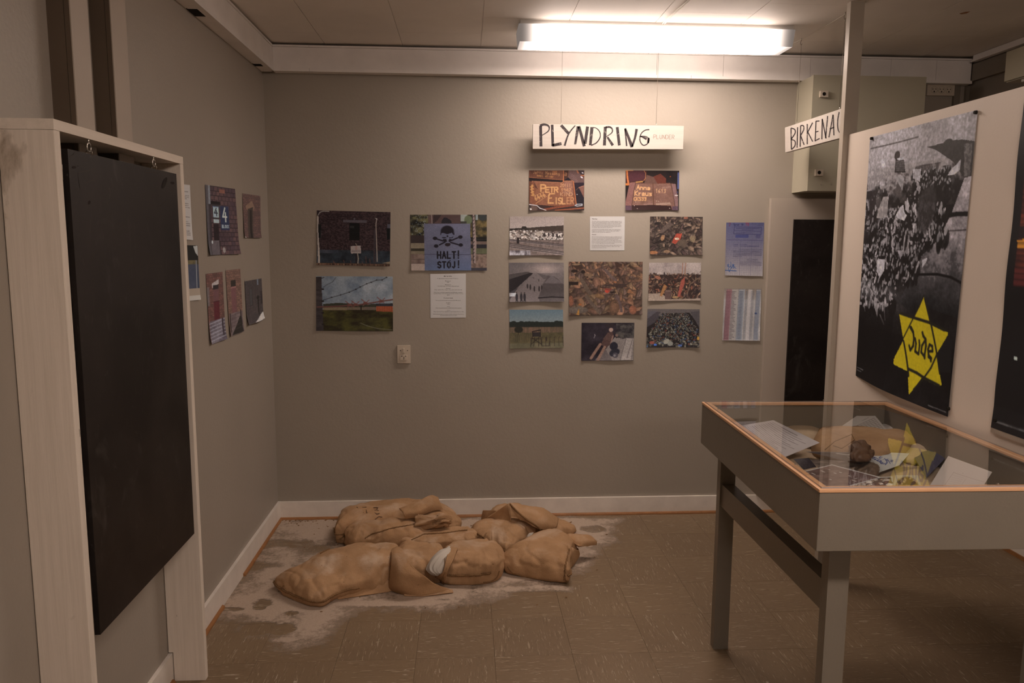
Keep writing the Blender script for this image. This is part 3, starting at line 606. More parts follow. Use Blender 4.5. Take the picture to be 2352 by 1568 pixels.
class Art:
    """flat print: an sRGB raster painted in the coordinates of fr = (x0, y0, x1, y1)"""
    def __init__(s, W, H, col, fr=(0, 0, 1, 1), seed=1):
        s.W, s.H, s.fr, s.seed = W, H, fr, seed; s.a = np.zeros((H, W, 3)); s.a[:] = col
        s.X, s.Y = np.meshgrid(np.linspace(fr[0], fr[2], W), np.linspace(fr[1], fr[3], H)); s.r = np.random.default_rng(seed)
        s.kx = W/(fr[2]-fr[0]); s.ky = H/(fr[3]-fr[1])
    def put(s, m_, col, al=1.0):
        k = (m_*al)[..., None]; s.a = s.a*(1-k)+np.array(col, float)*k
    def sub(s, x0, y0, x1, y1):
        i0 = int(max(0, (x0-s.fr[0])*s.kx-2)); i1 = int(min(s.W, (x1-s.fr[0])*s.kx+3)); j0 = int(max(0, (y0-s.fr[1])*s.ky-2)); j1 = int(min(s.H, (y1-s.fr[1])*s.ky+3))
        return slice(j0, max(j0, j1)), slice(i0, max(i0, i1))
    def _blend(s, sl, m_, col, al):
        k = (np.clip(m_, 0, 1)*al)[..., None]; s.a[sl] = s.a[sl]*(1-k)+np.array(col, float)*k
    def rect(s, x0, y0, x1, y1, col, al=1.0):
        sl = s.sub(x0, y0, x1, y1); X, Y = s.X[sl], s.Y[sl]
        s._blend(sl, ((X >= x0) & (X <= x1) & (Y >= y0) & (Y <= y1)).astype(float), col, al)
    def poly(s, P, col, al=1.0):
        xs = [p[0] for p in P]; ys = [p[1] for p in P]; sl = s.sub(min(xs), min(ys), max(xs), max(ys)); X, Y = s.X[sl], s.Y[sl]
        ins = np.zeros(X.shape, bool); n_ = len(P)
        for i in range(n_):
            (x1, y1), (x2, y2) = P[i], P[(i+1) % n_]
            if y1 == y2: continue
            c_ = ((y1 > Y) != (y2 > Y)) & (X < (x2-x1)*(Y-y1)/(y2-y1)+x1); ins ^= c_
        s._blend(sl, ins.astype(float), col, al)
    def line(s, P, wd, col, al=1.0):
        for (x1, y1), (x2, y2) in zip(P[:-1], P[1:]):
            sl = s.sub(min(x1, x2)-wd, min(y1, y2)-wd, max(x1, x2)+wd, max(y1, y2)+wd); X, Y = s.X[sl], s.Y[sl]
            if X.size == 0: continue
            dx, dy = x2-x1, y2-y1; L = dx*dx+dy*dy+1e-12; t_ = np.clip(((X-x1)*dx+(Y-y1)*dy)/L, 0, 1)
            d = np.hypot(X-x1-t_*dx, Y-y1-t_*dy); e = 0.7/s.kx
            s._blend(sl, (wd/2+e-d)/(2*e), col, al*min(1, wd*s.kx/0.9))
    def ell(s, cx, cy, rx, ry, col, ang=0, al=1.0, shade=0.0):
        R_ = max(rx, ry)*1.05; sl = s.sub(cx-R_, cy-R_, cx+R_, cy+R_); X, Y = s.X[sl]-cx, s.Y[sl]-cy
        if X.size == 0: return
        ca, sa = math.cos(ang), math.sin(ang); u = (X*ca+Y*sa)/rx; v = (-X*sa+Y*ca)/ry; q = u*u+v*v
        m_ = np.clip((1-q)*3, 0, 1)
        if shade:
            k = 1-shade*q-shade*0.5*v; c_ = np.array(col, float)*k[..., None]; kk = (m_*al)[..., None]; s.a[sl] = s.a[sl]*(1-kk)+c_*kk
        else: s._blend(sl, m_, col, al)
    def grain(s, amt, sx=40, sy=40, o=3, mono=True):
        n_ = fbm(s.W, s.H, sx, sy, s.seed+int(sx*3+sy), o)-0.5; s.a = s.a*(1+amt*2*n_[..., None])
    def tone(s, region, c1, c2, sx, sy, o=4, contrast=2.0, seed=0):
        x0, y0, x1, y1 = region; n_ = np.clip((fbm(s.W, s.H, sx, sy, s.seed+seed+5, o)-0.5)*contrast+0.5, 0, 1)[..., None]
        m_ = ((s.X >= x0) & (s.X <= x1) & (s.Y >= y0) & (s.Y <= y1))[..., None]
        s.a = np.where(m_, np.array(c1, float)*(1-n_)+np.array(c2, float)*n_, s.a)
    def gradv(s, y0, y1, c0, c1):
        t_ = np.clip((s.Y-y0)/(y1-y0), 0, 1)[..., None]; m_ = ((s.Y >= y0) & (s.Y <= y1))[..., None]
        s.a = np.where(m_, np.array(c0, float)*(1-t_)+np.array(c1, float)*t_, s.a)
    def heap(s, region, n_, size, pal, asp=(1.5, 3.0), shade=0.5, grow=0.0, dark=(20, 12, 8)):
        x0, y0, x1, y1 = region
        n_ = int(n_*1.7); order = np.sort(s.r.random(n_)); dark = np.array(dark, float)+12
        for f_ in order:
            cx = x0+(x1-x0)*s.r.random(); cy = y0+(y1-y0)*f_; z = size*(1+grow*f_)*(0.6+0.8*s.r.random()); a_ = s.r.random()*math.pi
            k = asp[0]+(asp[1]-asp[0])*s.r.random(); c_ = np.array(pal[s.r.integers(len(pal))])*(0.95+0.65*s.r.random())
            s.ell(cx+z*0.05, cy+z*0.10, z*1.05, z*1.05/k, dark, a_, 0.5); s.ell(cx, cy, z, z/k, c_, a_, 1, shade)
            if s.r.random() < 0.5: s.ell(cx-z*0.2*math.cos(a_), cy-z*0.2*math.sin(a_), z*0.45, z*0.2/k, c_*0.5, a_, 0.6)
    def text(s, str_, x, y, w_, h_, gap, wd, col, ang=0.0, al=1.0, jit=0.0):
        ca, sa = math.cos(ang), math.sin(ang)
        for i, ch in enumerate(str_):
            ox = i*(w_+gap); jy = (s.r.random()-0.5)*jit*h_
            for st in glyph(ch):
                P = [(ox+a*w_, b*h_+jy) for a, b in st]; P = [(x+u*ca-v*sa, y+u*sa+v*ca) for u, v in P]; s.line(P, wd, col, al)
    def script_lines(s, rows, x0, x1, col, wd, h_, al=0.8):
        """rows of unreadable small writing as in the photograph"""
        for (y, f0, f1) in rows:
            x = x0+(x1-x0)*f0; e = x0+(x1-x0)*f1
            while x < e:
                L = h_*(1.5+4*s.r.random()); s.line([(x, y), (min(e, x+L), y+(s.r.random()-.5)*h_*0.2)], wd*(0.7+0.6*s.r.random()), col, al*(0.6+0.4*s.r.random())); x += L+h_*0.6
def srgb_lin(a): a = np.clip(a/255, 0, 1); return np.where(a <= 0.04045, a/12.92, ((a+0.055)/1.055)**2.4)
def sheet(name, corners, art, nrm, wh, off=0.0015, curl=None, mat=None, parent=None, lab=None, cat=None, grp=None, sag=0.0):
    """a printed sheet: fine grid between TL, TR, BR, BL, colours from the print"""
    TLc, TRc, BRc, BLc = [np.array(c_, float) for c_ in corners]; H, W = art.a.shape[:2]
    u = np.linspace(0, 1, W)[None, :, None]; v = np.linspace(0, 1, H)[:, None, None]
    P = (TLc*(1-u)+TRc*u)*(1-v)+(BLc*(1-u)+BRc*u)*v
    n_ = np.array(nrm, float); d = np.full((H, W), off)
    if curl is not None: d = d+curl(u[..., 0], v[..., 0])
    P = P+n_*d[..., None]; ctr = P.reshape(-1, 3).mean(0)
    me = bpy.data.meshes.new(name); idx = np.arange(H*W).reshape(H, W)
    q = np.stack([idx[:-1, :-1], idx[1:, :-1], idx[1:, 1:], idx[:-1, 1:]], -1).reshape(-1, 4)
    me.vertices.add(H*W); me.vertices.foreach_set('co', (P.reshape(-1, 3)-ctr).ravel())
    me.loops.add(q.size); me.loops.foreach_set('vertex_index', q.ravel().astype(np.int32))
    me.polygons.add(len(q)); me.polygons.foreach_set('loop_start', np.arange(0, q.size, 4, dtype=np.int32))
    me.polygons.foreach_set('use_smooth', np.ones(len(q), bool)); me.update(); me.validate()
    ca = me.color_attributes.new('print', 'FLOAT_COLOR', 'POINT')
    alb = np.clip(srgb_lin(art.a*0.94+12)/srgb_lin(np.array(wh, float))*0.62, 0, 0.9); rgba = np.ones((H*W, 4)); rgba[:, :3] = alb.reshape(-1, 3)
    ca.data.foreach_set('color', rgba.ravel().astype(np.float32)); me.materials.append(mat or M_PRINT)
    ob = bpy.data.objects.new(name, me); COL.objects.link(ob); ob.location = ctr
    if parent: ob.parent = parent; ob.location = Vector(ctr)-parent_origin(parent)
    tag(ob, lab, cat, grp); return ob
def curl_bottom(a=0.006, side=0.004, ph=0.0):
    return lambda u, v: a*np.clip((v-0.72)/0.28, 0, 1)**2*(0.45+0.55*np.cos(3.1*u+ph)**2)+side*np.clip((np.abs(u-0.5)-0.38)/0.12, 0, 1)**2*v
def wall_print(pxs, art, wh, lab, cat='photo print', ph=0.0, a=0.007, name='photo_print'):
    return sheet(name, [onY(*p, YB) for p in pxs], art, (0, -1, 0), wh, 0.0018, curl_bottom(a, 0.004, ph), lab=lab, cat=cat, grp=None)

# 1 dark brick building behind a wire fence, small notice board (print frame in zoomed pixels)
A = Art(200, 148, (30, 20, 18), (85, 80, 1910, 1485), 11)
A.tone((0, 0, 2001, 1090), (66, 42, 40), (28, 15, 15), 60, 70, 4, 3.2)
for y in range(120, 1090, 22): A.line([(85, y), (1910, y+6)], 5, (18, 10, 10), 0.45)
A.tone((0, 1090, 2001, 1420), (40, 42, 46), (20, 20, 22), 16, 10, 4, 2); A.tone((160, 1090, 620, 1170), (62, 58, 62), (40, 40, 46), 8, 5)
A.rect(730, 300, 1320, 372, (78, 64, 64)); A.ell(1012, 275, 28, 22, (84, 72, 72)); A.rect(890, 385, 1145, 830, (8, 6, 5)); A.rect(905, 460, 1010, 515, (34, 30, 26))
A.rect(1830, 395, 1910, 500, (74, 66, 70)); A.rect(1820, 510, 1910, 790, (8, 8, 8)); A.rect(110, 440, 190, 790, (12, 9, 9)); A.line([(188, 590), (188, 790)], 8, (70, 60, 56))
A.rect(1495, 560, 1550, 1400, (52, 38, 38)); [A.ell(1525, y, 9, 9, (15, 10, 10)) for y in range(850, 1400, 60)]
A.line([(1565, 265), (1550, 420), (1570, 900), (1588, 1370)], 22, (150, 126, 108)); A.line([(1545, 250), (1575, 270)], 24, (165, 145, 130))
A.line([(95, 1440), (80, 1400)], 4, (0, 0, 0)); A.poly([(88, 240), (110, 200), (125, 250), (118, 600), (150, 1050), (168, 1440), (118, 1440), (95, 700)], (165, 140, 122)); A.line([(120, 190), (160, 125), (240, 98), (385, 98)], 18, (170, 150, 134))
for y in (395, 470, 630, 780, 900, 1000, 1110, 1200, 1280): A.line([(100, y), (1910, y-12)], 3, (80, 66, 60), 0.45)
A.poly([(920, 982), (1172, 962), (1185, 1160), (930, 1172)], (160, 134, 122)); A.rect(1035, 975, 1085, 1080, (150, 104, 90), 0.6); A.script_lines([(1088, 0, 1), (1120, 0, 1)], 950, 1160, (50, 34, 30), 12, 18)
A.line([(1045, 910), (1075, 965)], 14, (150, 130, 100)); A.rect(1045, 1172, 1080, 1460, (30, 20, 20)); A.line([(1095, 1165), (1115, 1300), (1105, 1465)], 26, (140, 118, 98))
A.rect(85, 1435, 1910, 1485, (88, 60, 42)); A.tone((85, 1440, 1910, 1485), (120, 80, 56), (48, 28, 20), 70, 3, 3, 3); A.poly([(1690, 1415), (1910, 1365), (1910, 1420)], (130, 104, 78))
for x, y, L in ((490, 1370, 60), (520, 1400, 70), (920, 1360, 60), (1300, 1240, 170), (1400, 1300, 140), (750, 1350, 60), (1210, 1380, 50)): A.line([(x, y), (x+15, y+L)], 12, (104, 58, 46))
A.grain(0.12, 90, 70)
wall_print([(728, 483), (897, 487), (896, 611), (728, 608)], A, (185, 163, 148), 'dark photo of a brick barrack behind a wire fence, beside the blue skull photo', ph=0.6)
# 2 barbed wire against the sky
fr = (100, 680, 797, 1172); A = Art(200, 142, (120, 118, 118), fr, 12)
A.tone((0, 0, 900, 940), (96, 96, 100), (138, 130, 126), 6, 5, 4, 2.2); A.poly([(160, 930), (300, 918), (520, 932), (640, 925), (797, 920), (797, 960), (160, 965)], (44, 38, 26)); A.rect(160, 958, 797, 985, (96, 74, 56)); A.rect(640, 922, 797, 948, (34, 30, 30))
A.tone((100, 982, 797, 1172), (60, 50, 16), (30, 20, 8), 10, 14, 5, 2.5); A.poly([(645, 948), (797, 945), (797, 998), (645, 992)], (150, 66, 36)); [A.line([(x, 948), (x, 996)], 3, (90, 34, 18)) for x in range(655, 797, 16)]
A.poly([(640, 948), (700, 925), (797, 935), (797, 948)], (40, 36, 38)); A.rect(165, 960, 380, 984, (110, 86, 60)); A.rect(540, 955, 640, 982, (92, 70, 56)); A.rect(500, 945, 512, 984, (24, 14, 10))
A.poly([(100, 684), (148, 690), (158, 1000), (165, 1172), (105, 1172)], (46, 34, 32)); A.tone((100, 684, 150, 1172), (60, 46, 42), (34, 24, 22), 4, 20, 4)
W_ = [(160, 896), (240, 870), (320, 848), (400, 822), (460, 795), (500, 775), (560, 745), (600, 732), (650, 712), (700, 710), (740, 688)]; A.line(W_, 5, (40, 34, 32))
for x, y in W_[1:]: A.ell(x, y, 9, 6, (34, 26, 24))
A.line([(160, 782), (200, 755), (250, 730), (280, 690)], 4, (50, 44, 44)); A.line([(150, 700), (172, 690)], 6, (30, 22, 20))
R_ = (104, 56, 46); W2 = [(110, 958), (200, 955), (330, 948), (400, 940), (470, 938), (540, 925), (620, 915), (700, 900), (760, 892), (797, 886)]; A.line(W2, 11, R_); A.line([(a, b+3) for a, b in W2], 4, (60, 30, 24))
for x, y in ((545, 920), (690, 902), (400, 938), (455, 934)): A.line([(x-34, y-34), (x+26, y+14)], 7, R_); A.line([(x+34, y-28), (x-20, y+22)], 7, R_); A.ell(x, y, 22, 14, (96, 50, 40))
for y in (796, 905, 1010, 1113): A.ell(160, y, 14, 8, (26, 18, 16))
A.line([(500, 1100), (560, 1125), (660, 1150), (790, 1160)], 5, (110, 96, 84), 0.7); A.grain(0.12, 80, 60)
wall_print([(726, 634), (902, 635), (903, 760), (727, 759)], A, (168, 146, 132), 'photo of rusty barbed wire against sky, below the dark brick barrack photo', ph=1.4)
# 3 halt sign
fr = (85, 92, 1980, 1470); A = Art(230, 168, (60, 50, 38), fr, 13)
A.tone((0, 0, 700, 800), (96, 82, 50), (18, 14, 10), 16, 20, 5, 3.2)
for k_ in range(60): A.ell(100+A.r.random()*420, 110+A.r.random()*480, 9, 12, (140, 142, 140), 0, 0.7)
A.rect(530, 92, 1330, 320, (58, 36, 32)); [A.line([(640, y), (1320, y+4)], 12, (98, 70, 62)) for y in range(110, 320, 34)]; A.rect(530, 92, 640, 320, (84, 58, 50)); A.line([(612, 92), (622, 310)], 24, (130, 104, 92)); A.poly([(660, 92), (860, 92), (760, 230), (640, 320)], (34, 22, 20), 0.7)
A.rect(1330, 92, 1500, 300, (150, 142, 128)); A.tone((1500, 92, 1980, 640), (110, 84, 46), (34, 28, 18), 14, 12, 5, 3); A.ell(1520, 220, 110, 120, (92, 92, 62)); A.rect(1700, 92, 1760, 220, (160, 156, 150), .8); A.ell(1880, 160, 110, 90, (46, 44, 40)); A.rect(1330, 250, 1480, 300, (52, 46, 38))
A.rect(85, 600, 700, 790, (44, 30, 26)); A.tone((85, 790, 520, 930), (140, 116, 90), (110, 90, 68), 6, 4); A.rect(85, 920, 520, 985, (44, 34, 22)); A.tone((85, 985, 520, 1060), (124, 100, 78), (100, 84, 60), 6, 4); A.tone((85, 1060, 520, 1300), (124, 96, 80), (92, 66, 56), 20, 12); A.rect(85, 1300, 520, 1470, (158, 128, 110))
for y in (1190, 1290): A.line([(85, y), (520, y+10)], 8, (60, 44, 38))
A.tone((1560, 640, 1980, 760), (30, 24, 20), (18, 14, 12), 6, 4); A.tone((1560, 745, 1980, 830), (120, 92, 76), (90, 66, 56), 8, 3); A.rect(1560, 825, 1980, 910, (34, 28, 30)); A.tone((1560, 920, 1980, 1055), (96, 88, 60), (72, 66, 44), 10, 4); A.tone((1560, 1060, 1980, 1400), (136, 104, 86), (96, 70, 58), 30, 20, 4, 3); A.rect(1560, 1405, 1980, 1470, (54, 46, 50)); A.line([(1560, 1060), (1980, 1060)], 10, (50, 40, 32))
for y in (440, 590, 700): A.line([(1560, y), (1980, y-4)], 5, (120, 110, 96), .5)
A.poly([(1620, 92), (1675, 92), (1690, 300), (1720, 800), (1700, 1300), (1625, 1260), (1630, 600)], (146, 116, 104)); A.line([(1622, 92), (1632, 700), (1640, 1270)], 18, (40, 28, 28))
for y in range(120, 1280, 90): A.line([(1640, y+30), (1670, y)], 14, (30, 20, 20))
A.poly([(850, 300), (870, 220), (930, 150), (1000, 170), (1100, 240), (1110, 300)], (28, 22, 24)); A.tone((880, 210, 1080, 300), (44, 38, 38), (20, 16, 18), 20, 8, 3, 3) if False else None
A.poly([(418, 308), (1568, 312), (1590, 1465), (420, 1465)], (92, 86, 100)); bl_ = (22, 15, 20)
m_ = ((A.X > 418) & (A.X < 1568+22*(A.Y-310)/1155) & (A.Y > 310)); nn = fbm(A.W, A.H, 7, 7, 5, 5)
A.a = np.where(m_[..., None], A.a*(1+0.3*(nn[..., None]-0.5))*np.array([1.04, 1.02, 1.0]) + np.clip((A.Y[..., None]-900)/600, 0, 1)*np.array([-16, -4, 4]), A.a)
A.line([(418, 1068), (1580, 1076)], 9, (40, 36, 44))
A.ell(998, 505, 180, 160, bl_); A.poly([(830, 600), (850, 545), (900, 540), (990, 572), (1060, 552), (1110, 535), (1150, 600), (1170, 640), (1150, 690), (830, 690)], (92, 86, 100)); A.poly([(822, 520), (850, 540), (835, 600), (826, 590)], bl_); A.poly([(1140, 570), (1178, 520), (1168, 590), (1155, 590)], bl_)
A.ell(998, 618, 27, 24, bl_); A.poly([(860, 640), (960, 642), (975, 668), (900, 672), (870, 665)], bl_); A.poly([(1030, 650), (1100, 650), (1158, 618), (1125, 665), (1050, 672)], bl_); A.poly([(885, 690), (965, 685), (990, 750), (930, 768), (895, 740)], bl_); A.poly([(1040, 685), (1100, 690), (1090, 740), (1060, 765), (1022, 745)], bl_)
A.poly([(925, 825), (960, 788), (1050, 785), (1078, 820), (1050, 862), (990, 874), (950, 858)], (30, 18, 20))
for P_, e_ in (([(885, 735), (740, 690)], (690, 672)), ([(1095, 725), (1250, 660)], (1320, 640)), ([(935, 765), (800, 832)], (715, 862)), ([(1080, 775), (1260, 826)], (1328, 836))): A.line(P_, 34, bl_); A.ell(e_[0], e_[1], 62, 46, bl_)
A.text('HALT', 745, 1005, 78, 160, 46, 36, (14, 8, 12)); A.line([(1268, 985), (1266, 1110)], 34, (14, 8, 12)); A.ell(1266, 1158, 24, 20, (14, 8, 12))
A.text('STOJ', 750, 1255, 76, 145, 44, 36, (14, 8, 12)); A.line([(1035, 1240), (1062, 1218)], 16, (14, 8, 12)); A.line([(1272, 1228), (1268, 1340)], 34, (14, 8, 12)); A.ell(1268, 1388, 24, 20, (14, 8, 12))
for y in (1075, ): A.line([(740, y), (1300, y)], 7, (60, 56, 70), .6)
for x in (1040,): A.line([(x, 1240), (x, 1420)], 10, (84, 82, 98), .7)
A.grain(0.10, 110, 80)
wall_print([(942, 493), (1118, 493), (1118, 621), (945, 621)], A, (190, 168, 153), 'photo of a blue skull and crossbones board reading HALT! STOJ!', ph=2.0)
# 5 suitcases lettered PETR
fr = (145, 158, 1945, 1462); A = Art(180, 130, (96, 52, 34), fr, 15); Y1 = (214, 150, 92)
A.tone((145, 158, 1280, 470), (104, 58, 40), (70, 38, 26), 10, 6); A.rect(905, 178, 1055, 300, (160, 96, 58), .7); A.text('Jetti Messing', 280, 170, 50, 95, 18, 11, (176, 120, 76), 0.06); A.text('seeimdlier', 400, 280, 42, 75, 14, 10, (186, 124, 70), 0.08)
A.poly([(145, 390), (1250, 480), (1240, 545), (145, 510)], (24, 14, 16)); A.line([(145, 385), (1255, 470)], 12, (170, 96, 56)); A.line([(1272, 158), (1262, 500)], 26, (184, 102, 60)); A.poly([(1285, 158), (1420, 158), (1400, 480), (1290, 500)], (62, 34, 26)); A.text('ab', 1320, 170, 80, 160, 10, 20, (150, 96, 60), 0.2); A.poly([(1290, 480), (1420, 380), (1530, 500)], (20, 14, 22))
A.poly([(1440, 158), (1720, 158), (1945, 430), (1945, 700), (1760, 660), (1420, 380)], (98, 68, 62)); [A.line([(1480+k*40, 240+k*90), (1700+k*30, 420+k*80)], 10, (150, 108, 98), .7) for k in range(4)]; A.poly([(1740, 158), (1945, 158), (1945, 330), (1830, 300)], (52, 36, 38)); A.line([(1840, 318), (1945, 322)], 26, (196, 112, 66)); A.line([(1700, 158), (1745, 240)], 34, (180, 100, 60)); A.ell(1890, 240, 34, 18, (230, 210, 205), .5); A.ell(1860, 385, 46, 24, (225, 205, 205), .6)
A.rect(1600, 560, 1945, 1462, (34, 22, 30)); A.poly([(1680, 620), (1780, 690), (1945, 1100), (1945, 1350), (1700, 1260)], (32, 24, 30)); A.poly([(1770, 715), (1945, 650), (1945, 1060)], (128, 82, 66)); A.line([(1770, 715), (1945, 655)], 14, (196, 128, 96)); A.line([(1680, 800), (1770, 720)], 10, (150, 96, 72))
A.poly([(235, 510), (1210, 550), (1300, 500), (1580, 500), (1660, 1270), (1000, 1310), (300, 1290), (165, 1180)], (128, 72, 48)); A.poly([(300, 520), (1180, 556), (1560, 520), (1620, 1260), (1000, 1290), (500, 1270), (300, 1000), (400, 700)], (140, 84, 58)); [A.line([(x, 560), (x-8, 1280)], 4, (98, 56, 36), .5) for x in range(420, 1600, 26)]
A.poly([(1300, 500), (1580, 505), (1600, 960), (1250, 900)], (146, 98, 82), .6); A.poly([(300, 520), (450, 780), (330, 700)], (74, 42, 30), .8); A.line([(240, 505), (1210, 552), (1290, 508), (1580, 500)], 12, (200, 128, 90)); A.line([(1590, 520), (1690, 1270)], 34, (186, 104, 62)); A.line([(1560, 520), (1640, 1260)], 10, (60, 30, 22))
A.text('P', 530, 625, 150, 205, 0, 46, Y1); A.text('ETR', 690, 705, 110, 160, 32, 40, Y1); A.text('20III.', 1165, 590, 62, 100, 8, 16, (200, 140, 98), 0.03); A.text('1942', 1185, 740, 72, 105, 14, 19, (204, 140, 94), 0); A.text('KIND', 1175, 875, 84, 105, 16, 20, (200, 142, 100), 0.02)
A.line([(800, 990), (812, 915), (975, 912)], 40, Y1); A.line([(790, 960), (775, 1215), (935, 1215)], 46, Y1); A.line([(780, 1060), (880, 1050)], 36, Y1); A.text('ISL', 985, 1050, 100, 190, 22, 40, (212, 150, 96)); A.text('ER', 1390, 1040, 85, 200, 40, 30, (200, 134, 88), .02, .8)
A.line([(300, 990), (620, 850)], 12, Y1); A.line([(370, 1225), (720, 995)], 12, Y1); A.text('6446', 300, 1000, 72, 150, 24, 22, Y1, -0.42); A.text('9449', 270, 620, 80, 90, 12, 34, (196, 134, 76), 1.45)
A.poly([(145, 1290), (500, 1270), (1050, 1330), (1640, 1290), (1945, 1240), (1945, 1462), (145, 1462)], (50, 28, 24)); A.poly([(600, 1400), (1020, 1330), (1620, 1275), (1640, 1310), (1000, 1400), (640, 1462)], (128, 62, 40)); A.line([(1000, 1450), (1500, 1420), (1945, 1385)], 34, (150, 76, 46)); A.tone((145, 1290, 420, 1462), (90, 64, 54), (26, 18, 16), 14, 8, 3, 3)
A.line([(145, 1258), (400, 1290), (500, 1380), (700, 1450)], 22, (226, 214, 208)); A.ell(200, 1410, 34, 26, (232, 214, 200)); A.line([(1650, 1300), (1720, 1260), (1880, 1255), (1880, 1300), (1720, 1322), (1650, 1300)], 20, (204, 204, 206)); A.ell(1715, 940, 14, 12, (230, 225, 220)); A.grain(0.16, 70, 60)
wall_print([(1215, 391), (1342, 391), (1341, 483), (1215, 484)], A, (222, 204, 190), 'photo of old suitcases painted with the name PETR, under the PLYNDRING sign', ph=0.3)
# 6 leather suitcase lettered Anna Kraus
fr = (90, 160, 1850, 1465); A = Art(180, 130, (30, 18, 16), fr, 16)
A.rect(90, 160, 780, 640, (60, 26, 22)); A.poly([(170, 200), (330, 172), (680, 170), (735, 250), (735, 420), (640, 490), (230, 530), (200, 400)], (72, 32, 36)); A.line([(130, 165), (150, 400), (190, 620)], 56, (196, 104, 52)); A.line([(90, 172), (330, 165)], 22, (210, 130, 66)); A.line([(690, 165), (745, 250), (740, 420), (680, 500)], 16, (190, 120, 70)); A.line([(440, 545), (650, 520)], 40, (186, 130, 66)); A.ell(690, 530, 40, 30, (20, 12, 10)); A.rect(90, 580, 170, 650, (190, 104, 46))
A.poly([(780, 300), (1000, 370), (1560, 540), (1560, 600), (700, 600), (740, 450)], (96, 62, 50)); A.poly([(1000, 360), (1230, 260), (1400, 400), (1560, 560), (1150, 600)], (92, 38, 26)); A.tone((1420, 180, 1850, 560), (34, 22, 20), (20, 12, 12), 6, 5); A.ell(1560, 355, 24, 16, (150, 70, 30)); A.rect(1800, 220, 1850, 760, (70, 74, 110))
A.poly([(230, 560), (430, 540), (440, 580), (980, 590), (1590, 575), (1740, 600), (1830, 1250), (1830, 1465), (90, 1465), (100, 1180)], (124, 82, 66)); A.tone((380, 600, 1700, 1290), (132, 90, 74), (108, 70, 56), 6, 5, 5, 2.2)
A.poly([(90, 1200), (230, 560), (420, 550), (400, 700), (290, 1300), (290, 1465), (90, 1465)], (132, 84, 74)); A.line([(425, 560), (370, 800), (310, 1250), (295, 1440)], 20, (76, 44, 36)); A.line([(990, 580), (1005, 900), (1025, 1440)], 26, (88, 50, 34)); A.line([(1585, 585), (1680, 1000), (1750, 1440)], 22, (70, 42, 36)); A.poly([(1610, 600), (1730, 590), (1830, 1100), (1830, 1465), (1770, 1465)], (128, 90, 84))
A.poly([(300, 1300), (1020, 1290), (1600, 1320), (1640, 1465), (300, 1465)], (44, 20, 18)); A.line([(700, 1270), (980, 1250)], 40, (150, 112, 98), .6); A.poly([(1100, 1230), (1560, 1200), (1620, 1280), (1100, 1290)], (172, 134, 112), .8); A.line([(1320, 720), (1540, 690)], 60, (150, 108, 92), .7); A.rect(90, 1310, 290, 1465, (72, 48, 60), .8); A.rect(1640, 1330, 1830, 1465, (74, 50, 64), .8); A.ell(1770, 970, 60, 24, (206, 180, 170)); A.ell(1800, 870, 30, 40, (54, 48, 70))
Y2 = (218, 156, 104)
A.text('Anna', 465, 645, 92, 130, 24, 30, Y2, 0.04); A.text('Kraus', 400, 825, 90, 150, 28, 32, Y2, 0.02); A.text('CK533', 370, 1035, 66, 105, 20, 26, (214, 150, 96), 0.01); A.text('1613', 1085, 760, 64, 120, 26, 18, (204, 148, 104), 0.02)
for x, y in ((1120, 1160), (1185, 1165), (385, 1312), (480, 1410), (430, 1190), (1555, 1395)): A.ell(x, y, 16, 12, (200, 168, 150))
A.grain(0.14, 70, 60)
wall_print([(1437, 391), (1560, 392), (1558, 483), (1436, 483)], A, (222, 204, 190), 'photo of a brown leather suitcase lettered Anna Kraus', ph=2.4)
# 7 freight and luggage beside rails, black and white
fr = (102, 608, 695, 1040); A = Art(150, 110, (176, 152, 142), fr, 17)
A.gradv(608, 745, (168, 144, 134), (186, 162, 150)); A.poly([(102, 742), (230, 735), (240, 718), (280, 718), (290, 735), (440, 722), (695, 706), (695, 800), (102, 775)], (44, 34, 30)); A.poly([(290, 738), (695, 708), (695, 860), (420, 800), (330, 770)], (62, 48, 40)); A.tone((102, 770, 695, 870), (60, 48, 44), (120, 100, 90), 20, 8, 3, 3)
A.heap((102, 768, 480, 868), 150, 16, [(200, 180, 168), (150, 128, 116), (90, 74, 66), (214, 196, 184)], (1, 2), 0.4); A.heap((460, 795, 695, 880), 90, 14, [(190, 168, 156), (70, 56, 50), (214, 196, 184)], (1, 2), 0.4); A.ell(425, 800, 42, 28, (190, 168, 150), 0, .8)
A.tone((102, 866, 695, 1040), (108, 88, 80), (140, 116, 106), 30, 16, 3, 2)
for a_, b_ in ((860, 920), (872, 935), (908, 1000), (945, 1030), (925, 1012)): A.line([(102, a_), (695, b_)], 7, (48, 38, 38)); A.line([(102, a_+7), (695, b_+8)], 3, (186, 166, 160))
A.tone((102, 985, 330, 1040), (190, 176, 176), (84, 72, 74), 12, 6, 3, 3)
for x, y in ((190, 790), (482, 790), (530, 790), (580, 795), (620, 800)): A.ell(x, y+18, 11, 26, (52, 40, 38)); A.ell(x, y-8, 7, 8, (150, 126, 112))
A.ell(190, 815, 18, 26, (186, 162, 150)); A.rect(178, 845, 208, 912, (40, 30, 30)); A.grain(0.16, 90, 60)
wall_print([(1171, 497), (1295, 497), (1294, 586), (1170, 586)], A, (212, 194, 182), 'black and white photo of luggage heaped beside railway tracks', ph=0.1, a=0.01)
